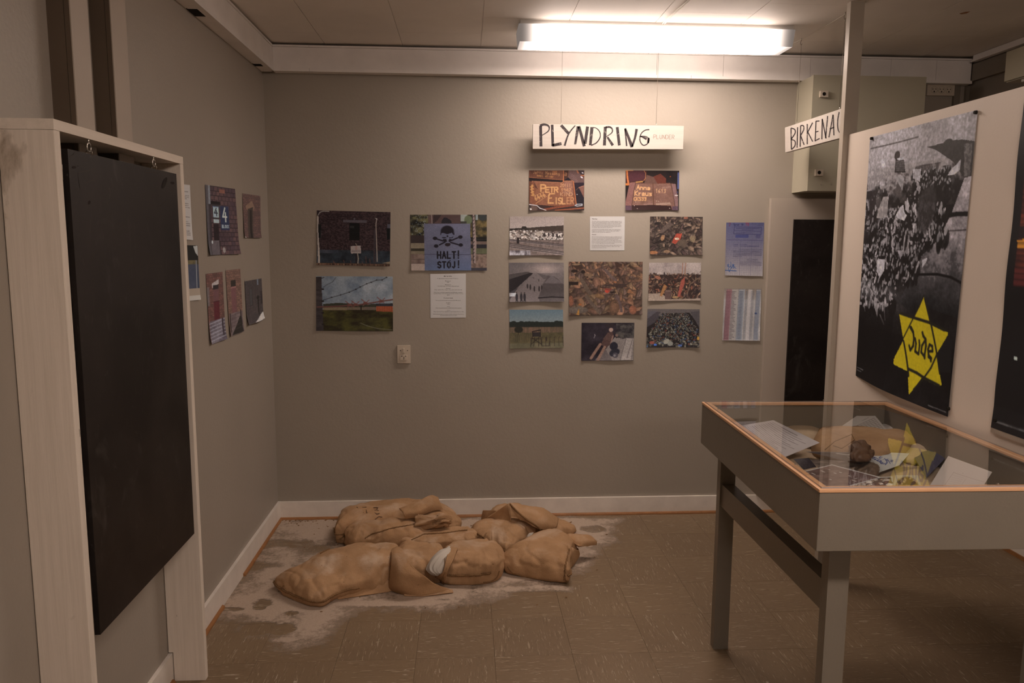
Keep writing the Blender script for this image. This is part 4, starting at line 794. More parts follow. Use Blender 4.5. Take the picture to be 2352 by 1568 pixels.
# 9 shoes with a red tag
fr = (1645, 612, 2228, 1040); A = Art(150, 110, (60, 44, 38), fr, 19)
A.heap((1645, 612, 2228, 1040), 190, 34, [(98, 78, 66), (72, 54, 46), (84, 66, 58), (110, 86, 70), (60, 44, 40)], (1.8, 3.4), 0.55, 0.6)
A.poly([(1740, 780), (1860, 660), (1900, 700), (1780, 800)], (96, 76, 66)); A.poly([(1905, 860), (1940, 800), (2003, 798), (1985, 860), (1930, 918), (1890, 900)], (176, 70, 52)); A.ell(1945, 858, 28, 14, (226, 190, 160)); A.ell(1786, 848, 22, 36, (168, 120, 84), 0.3); A.ell(2005, 905, 60, 44, (98, 78, 64)); A.ell(2120, 860, 34, 38, (140, 114, 86)); A.ell(1680, 1010, 60, 20, (160, 100, 62)); A.ell(2040, 625, 26, 14, (150, 88, 66)); A.ell(1835, 1000, 40, 18, (140, 104, 76)); A.grain(0.25, 60, 50)
wall_print([(1493, 497), (1614, 498), (1612, 585), (1492, 586)], A, (212, 194, 182), 'photo of piled worn shoes with one red patch, beside the square text sheet', ph=2.9)
# 10 ramp with figures, black and white
fr = (98, 62, 695, 492); A = Art(150, 110, (110, 94, 88), fr, 20)
A.tone((98, 62, 695, 220), (98, 84, 80), (120, 102, 94), 6, 4); gl_ = np.exp(-(((A.X-500)/150)**2+((A.Y-135)/60)**2)); A.put(gl_, (186, 154, 140), 0.85)
A.tone((98, 180, 695, 492), (104, 88, 82), (120, 102, 96), 20, 12, 3, 1.5); A.poly([(98, 245), (330, 172), (360, 178), (180, 340), (98, 400)], (36, 28, 28)); A.poly([(98, 190), (300, 160), (330, 172), (98, 245)], (74, 62, 58)); A.poly([(98, 390), (200, 330), (98, 470)], (64, 54, 54)); A.poly([(360, 180), (410, 182), (470, 240), (410, 492), (98, 492), (200, 370)], (116, 98, 92))
A.poly([(400, 175), (520, 205), (600, 215), (560, 250), (470, 240)], (92, 78, 74)); A.poly([(472, 290), (520, 200), (620, 230), (680, 290), (695, 300), (695, 492), (430, 492), (415, 440)], (84, 70, 66)); A.poly([(480, 285), (560, 205), (690, 290)], (104, 88, 84))
for y in range(300, 430, 15): A.line([(462-(y-300)*0.25, y), (695, y+8)], 4, (48, 38, 36))
A.line([(418, 450), (560, 440), (695, 446)], 14, (26, 18, 18)); A.tone((98, 395, 180, 430), (220, 210, 206), (150, 136, 130), 10, 4)
for x, y, h_ in ((297, 320, 30), (328, 330, 34), (372, 350, 34), (424, 350, 34), (452, 335, 28), (420, 255, 16), (365, 228, 10), (350, 224, 8)): A.ell(x, y, h_*0.3, h_, (46, 36, 34))
for x in (178, 228, 264): A.ell(x, 440, 16, 46, (40, 32, 34)); A.ell(x, 392, 8, 9, (70, 56, 52)); A.line([(x-6, 470), (x-10, 490)], 8, (30, 24, 24)); A.line([(x+6, 470), (x+10, 490)], 8, (30, 24, 24))
A.grain(0.14, 90, 60)
wall_print([(1169, 603), (1295, 603), (1295, 692), (1170, 693)], A, (196, 176, 162), 'black and white photo of people walking on a railway ramp', ph=0.1, a=0.013)
# 11 large pile of brown shoes
fr = (80, 65, 2040, 1500); A = Art(230, 168, (50, 30, 22), fr, 21)
pal = [(120, 80, 58), (104, 70, 54), (88, 62, 50), (134, 92, 64), (96, 72, 62), (76, 52, 44), (112, 84, 60)]
A.heap((60, 40, 2060, 1420), 230, 120, pal, (1.7, 4.2), 0.5, 0.7)
A.poly([(80, 510), (420, 530), (400, 600), (80, 580)], (122, 88, 60)); A.rect(80, 600, 330, 680, (18, 10, 8)); A.poly([(900, 690), (1500, 650), (1680, 660), (1500, 780), (1290, 740)], (54, 38, 34))
A.line([(430, 560), (600, 850), (640, 900)], 110, (94, 74, 60)); A.line([(540, 980), (700, 1200), (900, 1440)], 90, (98, 78, 64)); A.line([(1060, 290), (1200, 460), (1330, 560)], 80, (96, 74, 68)); A.line([(1350, 960), (1450, 1200), (1490, 1400)], 70, (92, 70, 66)); A.line([(220, 1040), (430, 1010), (540, 930)], 40, (120, 84, 66))
A.ell(300, 1350, 320, 105, (104, 88, 76), 0, 1, .25); A.poly([(270, 1470), (345, 1300), (350, 1480)], (190, 124, 46)); A.ell(130, 1100, 80, 150, (140, 80, 56)); A.ell(900, 990, 150, 70, (140, 98, 62), 0.25, 1, .25); A.ell(1290, 1320, 150, 170, (122, 82, 58), 0.4, 1, .3); A.ell(1790, 1370, 110, 130, (158, 88, 60), -0.2, 1, .2); A.ell(1740, 1110, 60, 50, (128, 84, 62)); A.ell(1310, 610, 50, 22, (190, 108, 60)); A.ell(375, 1200, 50, 26, (176, 92, 44)); A.poly([(1620, 900), (1690, 790), (1760, 850), (1830, 930)], (156, 98, 62)); A.ell(600, 430, 120, 60, (128, 94, 68), .4); A.ell(570, 470, 30, 20, (24, 14, 10)); A.ell(680, 530, 34, 16, (24, 14, 10)); A.ell(460, 330, 60, 50, (16, 10, 8)); A.ell(230, 310, 100, 46, (20, 12, 10)); A.ell(680, 300, 180, 60, (108, 74, 56), .1, 1, .3)
A.poly([(1030, 860), (1070, 790), (1180, 850), (1100, 915)], (206, 62, 44)); A.poly([(980, 760), (1240, 790), (1150, 850)], (140, 56, 46)); A.ell(1250, 880, 100, 24, (22, 12, 10)); A.grain(0.3, 60, 50, 4)
A.a = A.a*.78+np.array([92, 62, 46.])*.22
wall_print([(1306, 601), (1476, 601), (1474, 722), (1307, 725)], A, (196, 176, 162), 'large photo of a mass of brown shoes with one bright red scrap', ph=0.2)
# 12 artificial limbs
fr = (1628, 60, 2208, 486); A = Art(146, 106, (176, 150, 136), fr, 22)
A.tone((1628, 60, 2208, 200), (150, 126, 116), (184, 158, 144), 5, 3); A.rect(1628, 190, 2208, 486, (54, 36, 30)); A.heap((1628, 180, 2208, 470), 200, 20, [(90, 64, 52), (66, 46, 40), (120, 88, 66), (50, 36, 34), (104, 60, 44)], (2, 5), 0.4, .3)
for k_ in range(50):
    x, y = 1628+A.r.random()*580, 150+A.r.random()*280; a_ = A.r.random()*3.1; L = 40; A.line([(x, y), (x+L*math.cos(a_), y+L*math.sin(a_))], 5, (146, 112, 84) if k_ % 3 else (40, 28, 26), .8)
A.poly([(1628, 405), (1760, 400), (1880, 470), (2208, 460), (2208, 486), (1628, 486)], (156, 128, 108)); A.rect(1815, 375, 1885, 466, (92, 64, 56)); A.ell(1850, 375, 36, 12, (120, 88, 76)); A.poly([(1755, 430), (1800, 300), (1835, 320), (1780, 435)], (160, 104, 62)); A.poly([(1950, 450), (1990, 260), (2030, 215), (2030, 290), (1980, 440)], (160, 76, 60)); A.ell(1930, 445, 40, 14, (160, 118, 76)); A.line([(2003, 62), (2000, 200)], 8, (150, 96, 70)); A.line([(2037, 62), (2030, 190)], 8, (150, 96, 70)); A.ell(1730, 225, 40, 20, (150, 90, 66), .4); A.line([(2190, 230), (2090, 300), (2060, 420)], 10, (120, 90, 70)); A.grain(0.18, 70, 50)
wall_print([(1491, 603), (1610, 603), (1608, 690), (1488, 691)], A, (196, 176, 162), 'photo of heaped artificial limbs and crutches', ph=2.8)
# 13 watchtower
fr = (97, 582, 690, 1005); A = Art(150, 106, (104, 110, 112), fr, 23)
A.gradv(582, 720, (92, 102, 106), (120, 120, 116)); A.rect(97, 715, 690, 790, (40, 34, 28)); [A.ell(97+k*42+A.r.random()*20, 730+A.r.random()*16, 40, 30, (30, 30, 24)) for k in range(15)]
A.tone((97, 775, 690, 840), (110, 78, 60), (84, 66, 48), 40, 6, 3, 3); A.tone((97, 832, 690, 1005), (96, 76, 48), (74, 62, 40), 14, 10, 4, 2); A.tone((97, 950, 690, 1005), (110, 92, 66), (84, 72, 50), 10, 4)
for x in range(250, 690, 14): A.line([(x, 785+A.r.random()*8), (x, 830)], 3, (130, 88, 66), .8)
A.ell(197, 800, 52, 38, (36, 30, 22)); A.line([(192, 830), (190, 858)], 6, (40, 30, 22)); A.poly([(340, 818), (440, 798), (440, 812), (340, 830)], (34, 24, 22)); A.rect(345, 830, 442, 880, (44, 34, 32)); A.line([(352, 826), (355, 880)], 5, (28, 20, 20)); A.line([(436, 812), (438, 880)], 5, (28, 20, 20))
for P_ in ([(345, 880), (325, 988)], [(440, 880), (448, 975)], [(372, 885), (362, 985)], [(418, 885), (415, 985)], [(335, 960), (430, 880)], [(345, 890), (448, 965)], [(330, 900), (440, 905)]): A.line(P_, 6, (38, 26, 22))
for x in range(110, 330, 24): A.line([(x, 930), (x, 862), (x+12, 855)], 4, (66, 52, 40), .9)
for x in (452, 495, 540, 590, 640, 685): A.line([(x, 985), (x, 890), (x+12, 882)], 6, (50, 38, 30), .9)
A.line([(97, 880), (340, 885)], 2.5, (60, 48, 36), .6); A.line([(450, 930), (690, 935)], 2.5, (60, 48, 36), .6); A.ell(502, 905, 9, 26, (52, 36, 30)); A.line([(455, 982), (530, 982), (540, 925)], 6, (40, 28, 22)); A.grain(0.12, 80, 50)
wall_print([(1170, 711), (1293, 711), (1294, 798), (1171, 800)], A, (182, 160, 146), 'photo of a wooden watchtower in a fenced field under a pale sky', ph=0.2)
# 14 doll and shadow
fr = (893, 725, 1470, 1137); A = Art(146, 104, (26, 18, 22), fr, 24)
A.tone((893, 725, 1470, 1137), (22, 14, 18), (46, 34, 38), 6, 5); A.poly([(1200, 1137), (1150, 1030), (1260, 880), (1350, 900), (1470, 870), (1470, 1137)], (124, 104, 94)); A.poly([(1040, 1137), (1150, 1000), (1240, 1137)], (96, 78, 72)); A.tone((1270, 730, 1470, 890), (78, 66, 58), (34, 26, 28), 14, 10, 4, 3)
A.poly([(1380, 890), (1465, 905), (1440, 1130), (1320, 1130)], (150, 128, 116)); A.line([(1385, 895), (1325, 1130)], 5, (60, 46, 44)); A.line([(1455, 905), (1400, 1110)], 5, (80, 62, 58))
A.poly([(1180, 830), (1230, 820), (1250, 870), (1210, 960), (1165, 1000), (1105, 960), (1140, 890)], (74, 48, 42)); A.ell(1215, 802, 26, 24, (170, 130, 112), -.3); A.ell(1200, 750, 50, 30, (40, 28, 28)); A.line([(1100, 960), (1000, 1110)], 30, (134, 94, 76)); A.line([(1150, 990), (1075, 1130)], 30, (134, 94, 76)); A.line([(1238, 870), (1210, 970)], 14, (140, 100, 84)); A.ell(1280, 860, 18, 16, (120, 88, 76))
for k_ in range(5): A.line([(1130+k_*16, 900+k_*4), (1190+k_*12, 840+k_*10)], 4, (110, 78, 66), .7)
A.ell(1250, 980, 50, 50, (34, 28, 34)); A.ell(1260, 1050, 66, 44, (36, 30, 36), -.4); A.ell(1270, 1080, 34, 32, (70, 58, 60)); A.ell(1262, 1082, 14, 14, (120, 104, 100)); A.line([(1030, 890), (1042, 860), (1035, 850)], 6, (150, 130, 124)); A.grain(0.2, 60, 50)
wall_print([(1336, 741), (1457, 741), (1454, 827), (1335, 828)], A, (180, 158, 144), 'dark photo of a doll lying on cloth, lowest print under the big shoe photo', ph=1.2)
# 15 enamel bowls
fr = (1615, 572, 2193, 988); A = Art(146, 106, (60, 50, 50), fr, 25)
A.rect(1615, 572, 2193, 640, (92, 76, 70)); A.poly([(1615, 600), (1720, 590), (1620, 700)], (84, 72, 72)); A.poly([(1720, 600), (1760, 605), (1700, 700), (1615, 760), (1615, 680)], (64, 52, 52)); A.poly([(2090, 600), (2193, 590), (2193, 760), (2130, 680)], (72, 60, 58)); A.poly([(1615, 770), (1700, 720), (1780, 620), (2080, 610), (2150, 700), (2193, 780), (2193, 988), (1615, 988)], (34, 24, 22))
bp = [(150, 130, 108), (110, 92, 78), (168, 152, 130), (74, 82, 100), (130, 70, 56), (60, 48, 44), (140, 120, 96), (90, 80, 70), (40, 30, 28)]
for f_ in np.linspace(0, 1, 1000):
    yy = 615+365*f_**1.25; hw = 130+170*min(1, f_*1.3); xx = 1915+(A.r.random()*2-1)*hw; z = 5+11*f_; c_ = np.array(bp[A.r.integers(9)])*(0.7+.4*A.r.random()); A.ell(xx, yy+2, z*1.15, z*.9, (16, 10, 10)); A.ell(xx, yy, z, z*.75, c_, A.r.random()*3, 1, .3); A.ell(xx, yy-z*.1, z*.45, z*.3, c_*.6)
A.ell(1835, 925, 40, 28, (150, 134, 116), -.5); A.ell(1876, 948, 34, 28, (130, 118, 104)); A.ell(1675, 938, 32, 18, (130, 64, 50)); A.ell(1985, 968, 26, 12, (70, 84, 130)); A.ell(2182, 890, 14, 22, (190, 130, 50)); A.ell(1712, 960, 20, 12, (60, 90, 160)); A.grain(0.15, 70, 60)
wall_print([(1487, 709), (1607, 710), (1605, 797), (1484, 797)], A, (182, 160, 146), 'photo of a great heap of enamel bowls and plates', ph=2.9)
# 16 squared blue document, 17 name list
fr = (128, 55, 597, 697); A = Art(110, 150, (110, 104, 130), fr, 26)
A.gradv(55, 250, (84, 78, 104), (104, 94, 112)); A.gradv(250, 697, (104, 94, 112), (170, 150, 142)); [A.line([(x, 55), (x-8, 697)], 2, (70, 64, 92), .45) for x in range(150, 597, 28)]; [A.line([(128, y), (597, y+2)], 2, (70, 64, 92), .4) for y in range(80, 697, 24)]
nv = (44, 40, 74); A.text('Spruch Nr.', 220, 66, 10, 24, 4, 4, nv); A.text('73', 366, 60, 18, 32, 6, 6, (130, 40, 60)); A.script_lines([(70, 0, 1)], 440, 590, nv, 5, 14); A.script_lines([(90, 0, 1)], 505, 580, nv, 4, 10); A.line([(228, 107), (565, 113), (562, 200), (225, 190), (228, 107)], 5, nv); A.line([(228, 152), (560, 160)], 4, nv); A.script_lines([(126, 0, 1), (143, .25, .75), (178, .02, .7)], 255, 540, nv, 7, 12); A.rect(245, 200, 410, 236, (60, 60, 104), .8); A.rect(500, 190, 555, 242, (70, 64, 96), .6); A.line([(145, 262), (590, 268)], 5, (60, 52, 84), .8); A.line([(160, 62), (180, 62), (165, 100)], 6, (96, 40, 60))
A.script_lines([(320, 0, .15), (320, .22, .5), (338, 0, .15), (338, .22, .95)], 230, 560, nv, 6, 11); A.script_lines([(380, .2, 1), (398, 0, 1), (412, 0, 1), (430, 0, 1), (447, 0, 1), (465, 0, .3), (497, .5, .88), (514, .5, .88), (530, .25, 1), (548, .25, 1), (565, .25, 1)], 228, 580, (66, 56, 74), 6, 11); [A.line([(x, 270), (x-6, 690)], 3, (60, 54, 84), .6) for x in (315, 455)]
bi = (40, 70, 120); A.line([(163, 570), (170, 590), (165, 560)], 5, bi); A.line([(200, 535), (206, 600), (185, 655), (172, 610), (200, 580), (215, 610), (230, 570), (238, 610), (250, 590), (268, 612)], 5, bi); A.line([(130, 635), (270, 640)], 9, bi); A.text('ER', 165, 562, 18, 28, 40, 5, bi); A.grain(0.1, 60, 70)
wall_print([(1668, 511), (1755, 511), (1750, 634), (1664, 632)], A, (204, 184, 170), 'blue squared typewritten document with a handwritten signature', 'document', 1.2, 0.006, 'document_print')
fr = (100, 848, 562, 1476); A = Art(110, 150, (186, 158, 140), fr, 27)
A.gradv(848, 1000, (140, 108, 86), (176, 148, 128)); A.tone((100, 980, 562, 1476), (188, 164, 148), (166, 142, 128), 4, 5)
sl_ = lambda y: (848+628-y)*0.024; 
for x0_, x1_, c_ in ((118, 185, (168, 78, 82)), (270, 345, (150, 146, 150)), (385, 440, (204, 176, 160)), (486, 540, (148, 140, 144)), (185, 268, (176, 150, 132))):
    A.poly([(x0_+14, 860), (x1_+14, 860), (x1_-4, 1476), (x0_-6, 1476)], c_, .75)
for k_ in range(34):
    y = 885+k_*17.2; sh = (1476-y)*0.03; A.line([(110+sh, y), (545+sh*.4, y+3)], 2, (90, 74, 74), .35)
    for x0_, L, c_ in ((118, 52, (96, 34, 44)), (186, 24+A.r.random()*36, (70, 44, 50)), (275, 40, (54, 60, 84)), (292, 36, (60, 62, 84)), (362, 14, (60, 66, 90)), (428, 10, (60, 66, 90)), (445, 14, (70, 70, 84)), (490, 42, (56, 66, 96))):
        A.line([(x0_+sh*.6, y), (x0_+sh*.6+L, y+2)], 6, c_, .8)
A.rect(486, 1138, 516, 1152, (30, 50, 110)); [A.line([(x+14, 850), (x-4, 1476)], 3, (90, 74, 74), .6) for x in (126, 270, 360, 385, 440, 486)]; A.grain(0.1, 60, 70)
g_ = A.a.mean(2, keepdims=True); A.a = A.a*.62+g_*np.array([1.06, .98, .94])*.38
wall_print([(1663, 662), (1749, 663), (1744, 782), (1658, 781)], A, (190, 168, 153), 'ruled name list with a red margin, below the blue document', 'document', 1.0, 0.006, 'document_print')
# text sheets: plain paper with real small type
def type_lines(parent, rows, frame, mapf, mat, bold_extra=0.0):
    """rows: (text, x, y, size, align) in zoomed pixels"""
    for (txt, x, y, size, al, bold) in rows:
        cu = bpy.data.curves.new('lettering', 'FONT'); cu.body = txt; cu.size = size; cu.align_x = al; cu.resolution_u = 1; cu.offset = 0.00010 if bold else 0.00002
        if bold: cu.shear = 0.25 if al == 'LEFT' else 0
        o = bpy.data.objects.new('lettering', cu); COL.objects.link(o); bpy.context.view_layer.update()
        me = bpy.data.meshes.new_from_object(o); bpy.data.objects.remove(o); bpy.data.curves.remove(cu)
        me.name = 'lettering'; me.materials.clear(); me.materials.append(mat); o = bpy.data.objects.new('lettering', me); COL.objects.link(o)
        p = mapf(x, y); o.parent = parent; o.location = Vector(p)-parent_origin(parent); o.rotation_euler = (math.pi/2, 0, 0)
        w_ = o.dimensions.x if o.dimensions.x else 1
        yield o
def paper_sheet(pxs, wh, lab):
    A = Art(12, 12, wh, (0, 0, 1, 1), 3)
    return sheet('text_sheet', [onY(*p, YB) for p in pxs], A, (0, -1, 0), wh, 0.0018, None, lab=lab, cat='text sheet')
ps = paper_sheet([(1355, 497), (1435, 497), (1434, 575), (1355, 575)], (212, 194, 182), 'square white text sheet headed Plyndring and Plunder')
def mA(x, y): p = onY(1350+x/17.82, 492+y/17.82, YB-0.0026); return p
R8 = [('Plyndring', 170, 205, 1), ('Når ofrene ankom til udryddelseslejrene i overfyldte togvogne, blev de', 170, 295, 0, 1385), ('gennet ud på jernbaneramperne. Her stod de SS-folk og vagt-', 170, 347, 0, 1400), ('enheder bestående af brutale ukrainere eller kriminelle', 170, 398, 0, 1325),
 ('fanger. Samtidigt fik de afleveret deres ejendele og tøj. De fleste af ofrene', 170, 450, 0, 1370), ('var blevet fortalt, at de bare skulle flytte øst på til jobs og nye steder at', 170, 502, 0, 1365), ('bo og havde derfor deres kæreste ejendele med.', 170, 553, 0, 1010), ('I lejren blev alle de værdifulde ejendele samlet i store lagerbygninger.', 170, 638, 0, 1350),
 ('Fangernes ejendele blev sorteret efter sko, briller,', 170, 690, 0, 1290), ('kufferter, proteser og også deres guldtænder.', 170, 742, 0, 935), ('Plunder', 170, 845, 1), ('When the victims arrived to the extermination camps in overfilled cattle cars,', 165, 932, 0, 1400),
 ('they came out on the ramp. Here the german SS people and guard units', 165, 985, 0, 1375), ('consisting of brutal Ukrainians or criminal prisoners, ordered the', 165, 1037, 0, 1250), ('prisoners to hand over their properties and clothes. Most of the victims', 165, 1088, 0, 1365), ('had been told that they just had to move east to new jobs and new places', 165, 1140, 0, 1405),
 ('to live - so they brought their most precious belongings.', 165, 1192, 0, 1100), ('In the camp, all the valuable things where collected in big storage houses.', 165, 1275, 0, 1390), ('The killed prisoners belongings were gathered - glasses, shoes, bags', 165, 1325, 0, 1305), ('prostheses and even their gold teeth.', 165, 1378, 0, 770)]
def set_rows(parent, rows, mapf, scale_px, align):
    for r_ in rows:
        bold = r_[3] == 1; s_ = 0.0080 if bold else 0.0062
        for o in type_lines(parent, [(r_[0], r_[1], r_[2], s_, align, bold)], None, mapf, M_PRINTINK):
            xs = [v.co.x for v in o.data.vertices]; wd_ = max(xs)-min(xs)
            if len(r_) > 4:
                tgt = (r_[4]-r_[1])*scale_px if align == 'LEFT' else (r_[4]-r_[1])*scale_px*2
                o.scale.x = tgt/wd_
px2m = (onY(1435, 530, YB).x-onY(1355, 530, YB).x)/80
set_rows(ps, R8, mA, px2m/17.82, 'LEFT')
ps2 = paper_sheet([(988, 629), (1070, 628), (1070, 729), (989, 730)], (178, 156, 142), 'white text sheet headed Mad og drikke and Food and drinks')
def mB(x, y): return onY(980+x/13.75, 622+y/13.75, YB-0.0026)
R4 = [('Mad og drikke', 672, 180, 1), ('En dags madration svarede til 1300-1700 kalorier.', 668, 250, 0, 992), ('Morgenmad', 672, 328, 0, 755), ('kaffe', 676, 368, 0, 714), ('Middagsmad', 676, 448, 0, 764), ('1 liter kødløs suppe, ofte kogt på dårlige grøntsager', 678, 490, 0, 1016), ('Aftensmad', 680, 565, 0, 750),
 ('350 gr. rugbrød, 30 gr. margarine, 25 gr. pølse samt te eller kaffe', 682, 608, 0, 1112), ('Hårdt arbejde og sult førte langsomt til den fuldstændige udmattelse,', 682, 686, 0, 1132), ('og mange fanger overlevede kun kort tid, før de døde af sult og', 682, 727, 0, 1142), ('sygdom', 685, 768, 0, 730), ('Food and drinks', 686, 870, 1), ('For one day, the food ration was about 1300-1700 calories', 684, 942, 0, 1070),
 ('Breakfast', 686, 1018, 0, 750), ('Coffee', 690, 1060, 0, 735), ('Lunch', 688, 1137, 0, 728), ('1 liter of soup without meat, usually boiled on bad vegetables', 692, 1180, 0, 1098), ('Dinner', 692, 1253, 0, 738), ('350 gr. Rye bread, 30 gr. vegetable fat, 25 gr. Sausage and tea or coffee', 695, 1298, 0, 1168), ('Hard work and hunger soon lead to complete exhaustion. The prisoners', 692, 1376, 0, 1172), ('was already dead after weeks of work to death.', 690, 1417, 0, 950)]
set_rows(ps2, R4, mB, px2m/13.75, 'CENTER')

# ---------------- left wall prints (plane x = XL)
def left_print(pxs, art, wh, lab, cat='photo print', a=0.008, name='photo_print', ph=0.5):
    return sheet(name, [onX(*p, XL) for p in pxs], art, (1, 0, 0), wh, 0.0018, curl_bottom(a, 0.003, ph), lab=lab, cat=cat)
WL = (158, 136, 122)
def bricks(A, reg, c1, c2, mort, nx, ny, al=.9):
    x0, y0, x1, y1 = reg; bw, bh = (x1-x0)/nx, (y1-y0)/ny; A.rect(x0, y0, x1, y1, mort)
    for j in range(ny):
        for i in range(-1, nx+1):
            xa = x0+(i+(j % 2)*.5)*bw; k = A.r.random(); c_ = np.array(c1)*k+np.array(c2)*(1-k); a0, a1 = max(x0, xa+bw*.08), min(x1, xa+bw*.94)
            if a1 > a0: A.rect(a0, y0+j*bh+bh*.12, a1, y0+(j+1)*bh-bh*.06, c_, al)
# block 4 sign
A = Art(110, 150, (60, 40, 38), (0, 0, 100, 150), 31)
bricks(A, (14, 0, 100, 150), (92, 60, 54), (66, 44, 46), (40, 26, 26), 7, 15); A.rect(0, 0, 8, 150, (70, 58, 56)); A.rect(8, 0, 14, 150, (46, 34, 34)); A.rect(8, 0, 14, 40, (110, 100, 98)); A.rect(44, 6, 62, 14, (120, 68, 52))
A.rect(14, 33, 44, 40, (20, 12, 12)); A.poly([(17, 40), (42, 40), (38, 80), (20, 80)], (44, 34, 34)); A.rect(21, 46, 38, 68, (150, 150, 150)); A.rect(21, 72, 38, 80, (150, 148, 144)); A.text('4', 25, 48, 9, 16, 0, 3, (40, 40, 44)); A.rect(20, 44, 39, 46, (90, 96, 110))
A.rect(43, 42, 72, 95, (34, 36, 54)); A.text('4', 51, 46, 13, 30, 0, 4, (170, 166, 160)); A.text('BLOCK', 47, 84, 3.6, 6, 1.2, 1.4, (160, 156, 150)); A.rect(20, 82, 36, 118, (30, 18, 18)); A.rect(10, 118, 36, 150, (82, 66, 64)); A.line([(36, 120), (36, 150)], 2, (30, 20, 20)); A.ell(14, 122, 2.5, 4, (160, 150, 146)); A.ell(48, 140, 5, 7, (130, 110, 100)); A.ell(55, 108, 18, 10, (56, 36, 36), 0, .6); A.grain(.15, 40, 50)
left_print([(470, 424), (539, 434), (548, 583), (477, 586)], A, WL, 'photo of a brick wall with a blue sign reading BLOCK 4')
A = Art(70, 100, (100, 66, 54), (0, 0, 60, 100), 32)
bricks(A, (0, 0, 60, 100), (112, 72, 58), (84, 54, 46), (64, 44, 40), 8, 26, .8); A.poly([(8, 28), (30, 14), (40, 30), (34, 38), (16, 40)], (120, 84, 64)); A.poly([(15, 34), (34, 28), (32, 100), (15, 100)], (58, 42, 34)); A.rect(22, 36, 29, 100, (34, 24, 20)); A.poly([(0, 96), (10, 100), (0, 100)], (180, 160, 150)); A.grain(.14, 30, 40)
left_print([(556, 444), (597, 450), (597, 546), (559, 546)], A, WL, 'small photo of a narrow doorway in a red brick wall', ph=1.0)
A = Art(60, 140, (176, 152, 138), (0, 0, 40, 140), 33)
A.script_lines([(y, .45, .45+.5*f_) for y, f_ in ((18, .8), (28, .9), (32, .9), (36, .6), (48, .8), (53, .8), (58, .95), (82, .9), (94, .7), (99, .9), (104, .9), (118, .8), (123, .9), (128, .9))], 0, 40, (70, 56, 50), 1.6, 3)
left_print([(398, 420), (435, 425), (439.5, 551), (402, 548)], A, (172, 148, 134), 'narrow white text sheet on the left wall half hidden by the timber frame', 'text sheet', 0.002, 'text_sheet')
A = Art(50, 110, (60, 56, 62), (0, 0, 50, 110), 34)
A.rect(0, 0, 50, 38, (22, 18, 14)); A.poly([(40, 2), (50, 0), (50, 22), (44, 14)], (150, 136, 124)); A.tone((20, 30, 50, 38), (96, 76, 46), (30, 24, 16), 6, 4); A.tone((0, 38, 50, 86), (44, 44, 54), (58, 54, 62), 4, 8); A.rect(44, 30, 46.5, 94, (110, 100, 96)); A.rect(0, 86, 50, 110, (140, 112, 90)); A.rect(0, 100, 50, 110, (164, 142, 124))
left_print([(398, 562), (453, 563.5), (457, 688), (402, 694)], A, WL, 'photo of dark trees over blue water, partly behind the timber frame', ph=0.0, a=.004)
def door(seed, wall_c, door_c, top, steps_y, sc):
    A = Art(64, 130, wall_c, (0, 0, 60, 160), seed); bricks(A, (0, 0, 60, 160), tuple(v*1.08 for v in wall_c), tuple(v*.75 for v in wall_c), tuple(v*.62 for v in wall_c), 8, 34, .75); return A
A = door(35, (112, 66, 54), None, 0, 0, 0); A.poly([(18, 24), (44, 16), (44, 26), (20, 34)], (160, 134, 122)); A.rect(22, 28, 42, 40, (40, 28, 26)); A.rect(22, 38, 42, 66, (92, 54, 50)); A.rect(22, 66, 43, 108, (74, 24, 26)); A.line([(22, 66), (43, 66)], 2, (50, 20, 20)); A.tone((4, 108, 60, 160), (110, 92, 92), (70, 54, 56), 3, 14, 3, 3)
for k_ in range(6): A.line([(4, 114+k_*8), (60, 110+k_*8)], 2.5, (150, 134, 134), .7)
A.rect(0, 30, 9, 72, (100, 90, 84), .6); A.rect(50, 108, 56, 150, (50, 36, 38)); A.grain(.15, 30, 60)
left_print([(472, 629), (510, 624), (516, 778), (480, 792)], A, WL, 'tall narrow photo of a red door above grey stone steps, left of two door photos')
A = door(36, (128, 84, 66), None, 0, 0, 0); A.rect(18, 26, 38, 42, (38, 28, 22)); A.rect(18, 44, 38, 106, (98, 56, 52)); A.rect(17, 42, 39, 45, (130, 80, 70)); A.tone((4, 106, 60, 160), (112, 88, 80), (86, 64, 60), 3, 12, 3, 2); A.line([(8, 106), (8, 150)], 4, (40, 26, 22)); A.line([(53, 104), (56, 140)], 4, (40, 26, 22)); A.poly([(8, 160), (30, 140), (44, 124), (54, 116), (58, 160)], (34, 26, 20))
for k_ in range(5): A.line([(12, 112+k_*9), (50, 110+k_*9)], 1.6, (70, 50, 46), .7)
A.grain(.14, 30, 60)
left_print([(517, 621), (551, 617), (557, 760), (526, 773)], A, WL, 'tall narrow photo of a brown door above steps in shade, right of two door photos', ph=.9)
A = Art(64, 90, (70, 54, 48), (0, 0, 60, 100), 37); bricks(A, (0, 0, 60, 100), (78, 60, 54), (60, 46, 42), (50, 38, 34), 14, 30, .7); A.rect(42, 0, 47, 14, (96, 92, 96)); A.rect(14, 18, 24, 60, (44, 34, 30)); A.rect(16, 20, 22, 58, (60, 52, 48)); A.rect(54, 30, 60, 62, (40, 30, 28)); A.rect(42, 44, 47, 90, (28, 20, 16)); A.ell(44, 44, 6, 5, (30, 22, 18)); A.poly([(20, 100), (60, 82), (60, 100)], (180, 158, 144)); A.grain(.15, 30, 40)
left_print([(561, 646), (600, 639), (603, 731), (566, 747)], A, WL, 'photo of a dark barrack, lower corner curling off the wall', ph=1.3, a=.02)

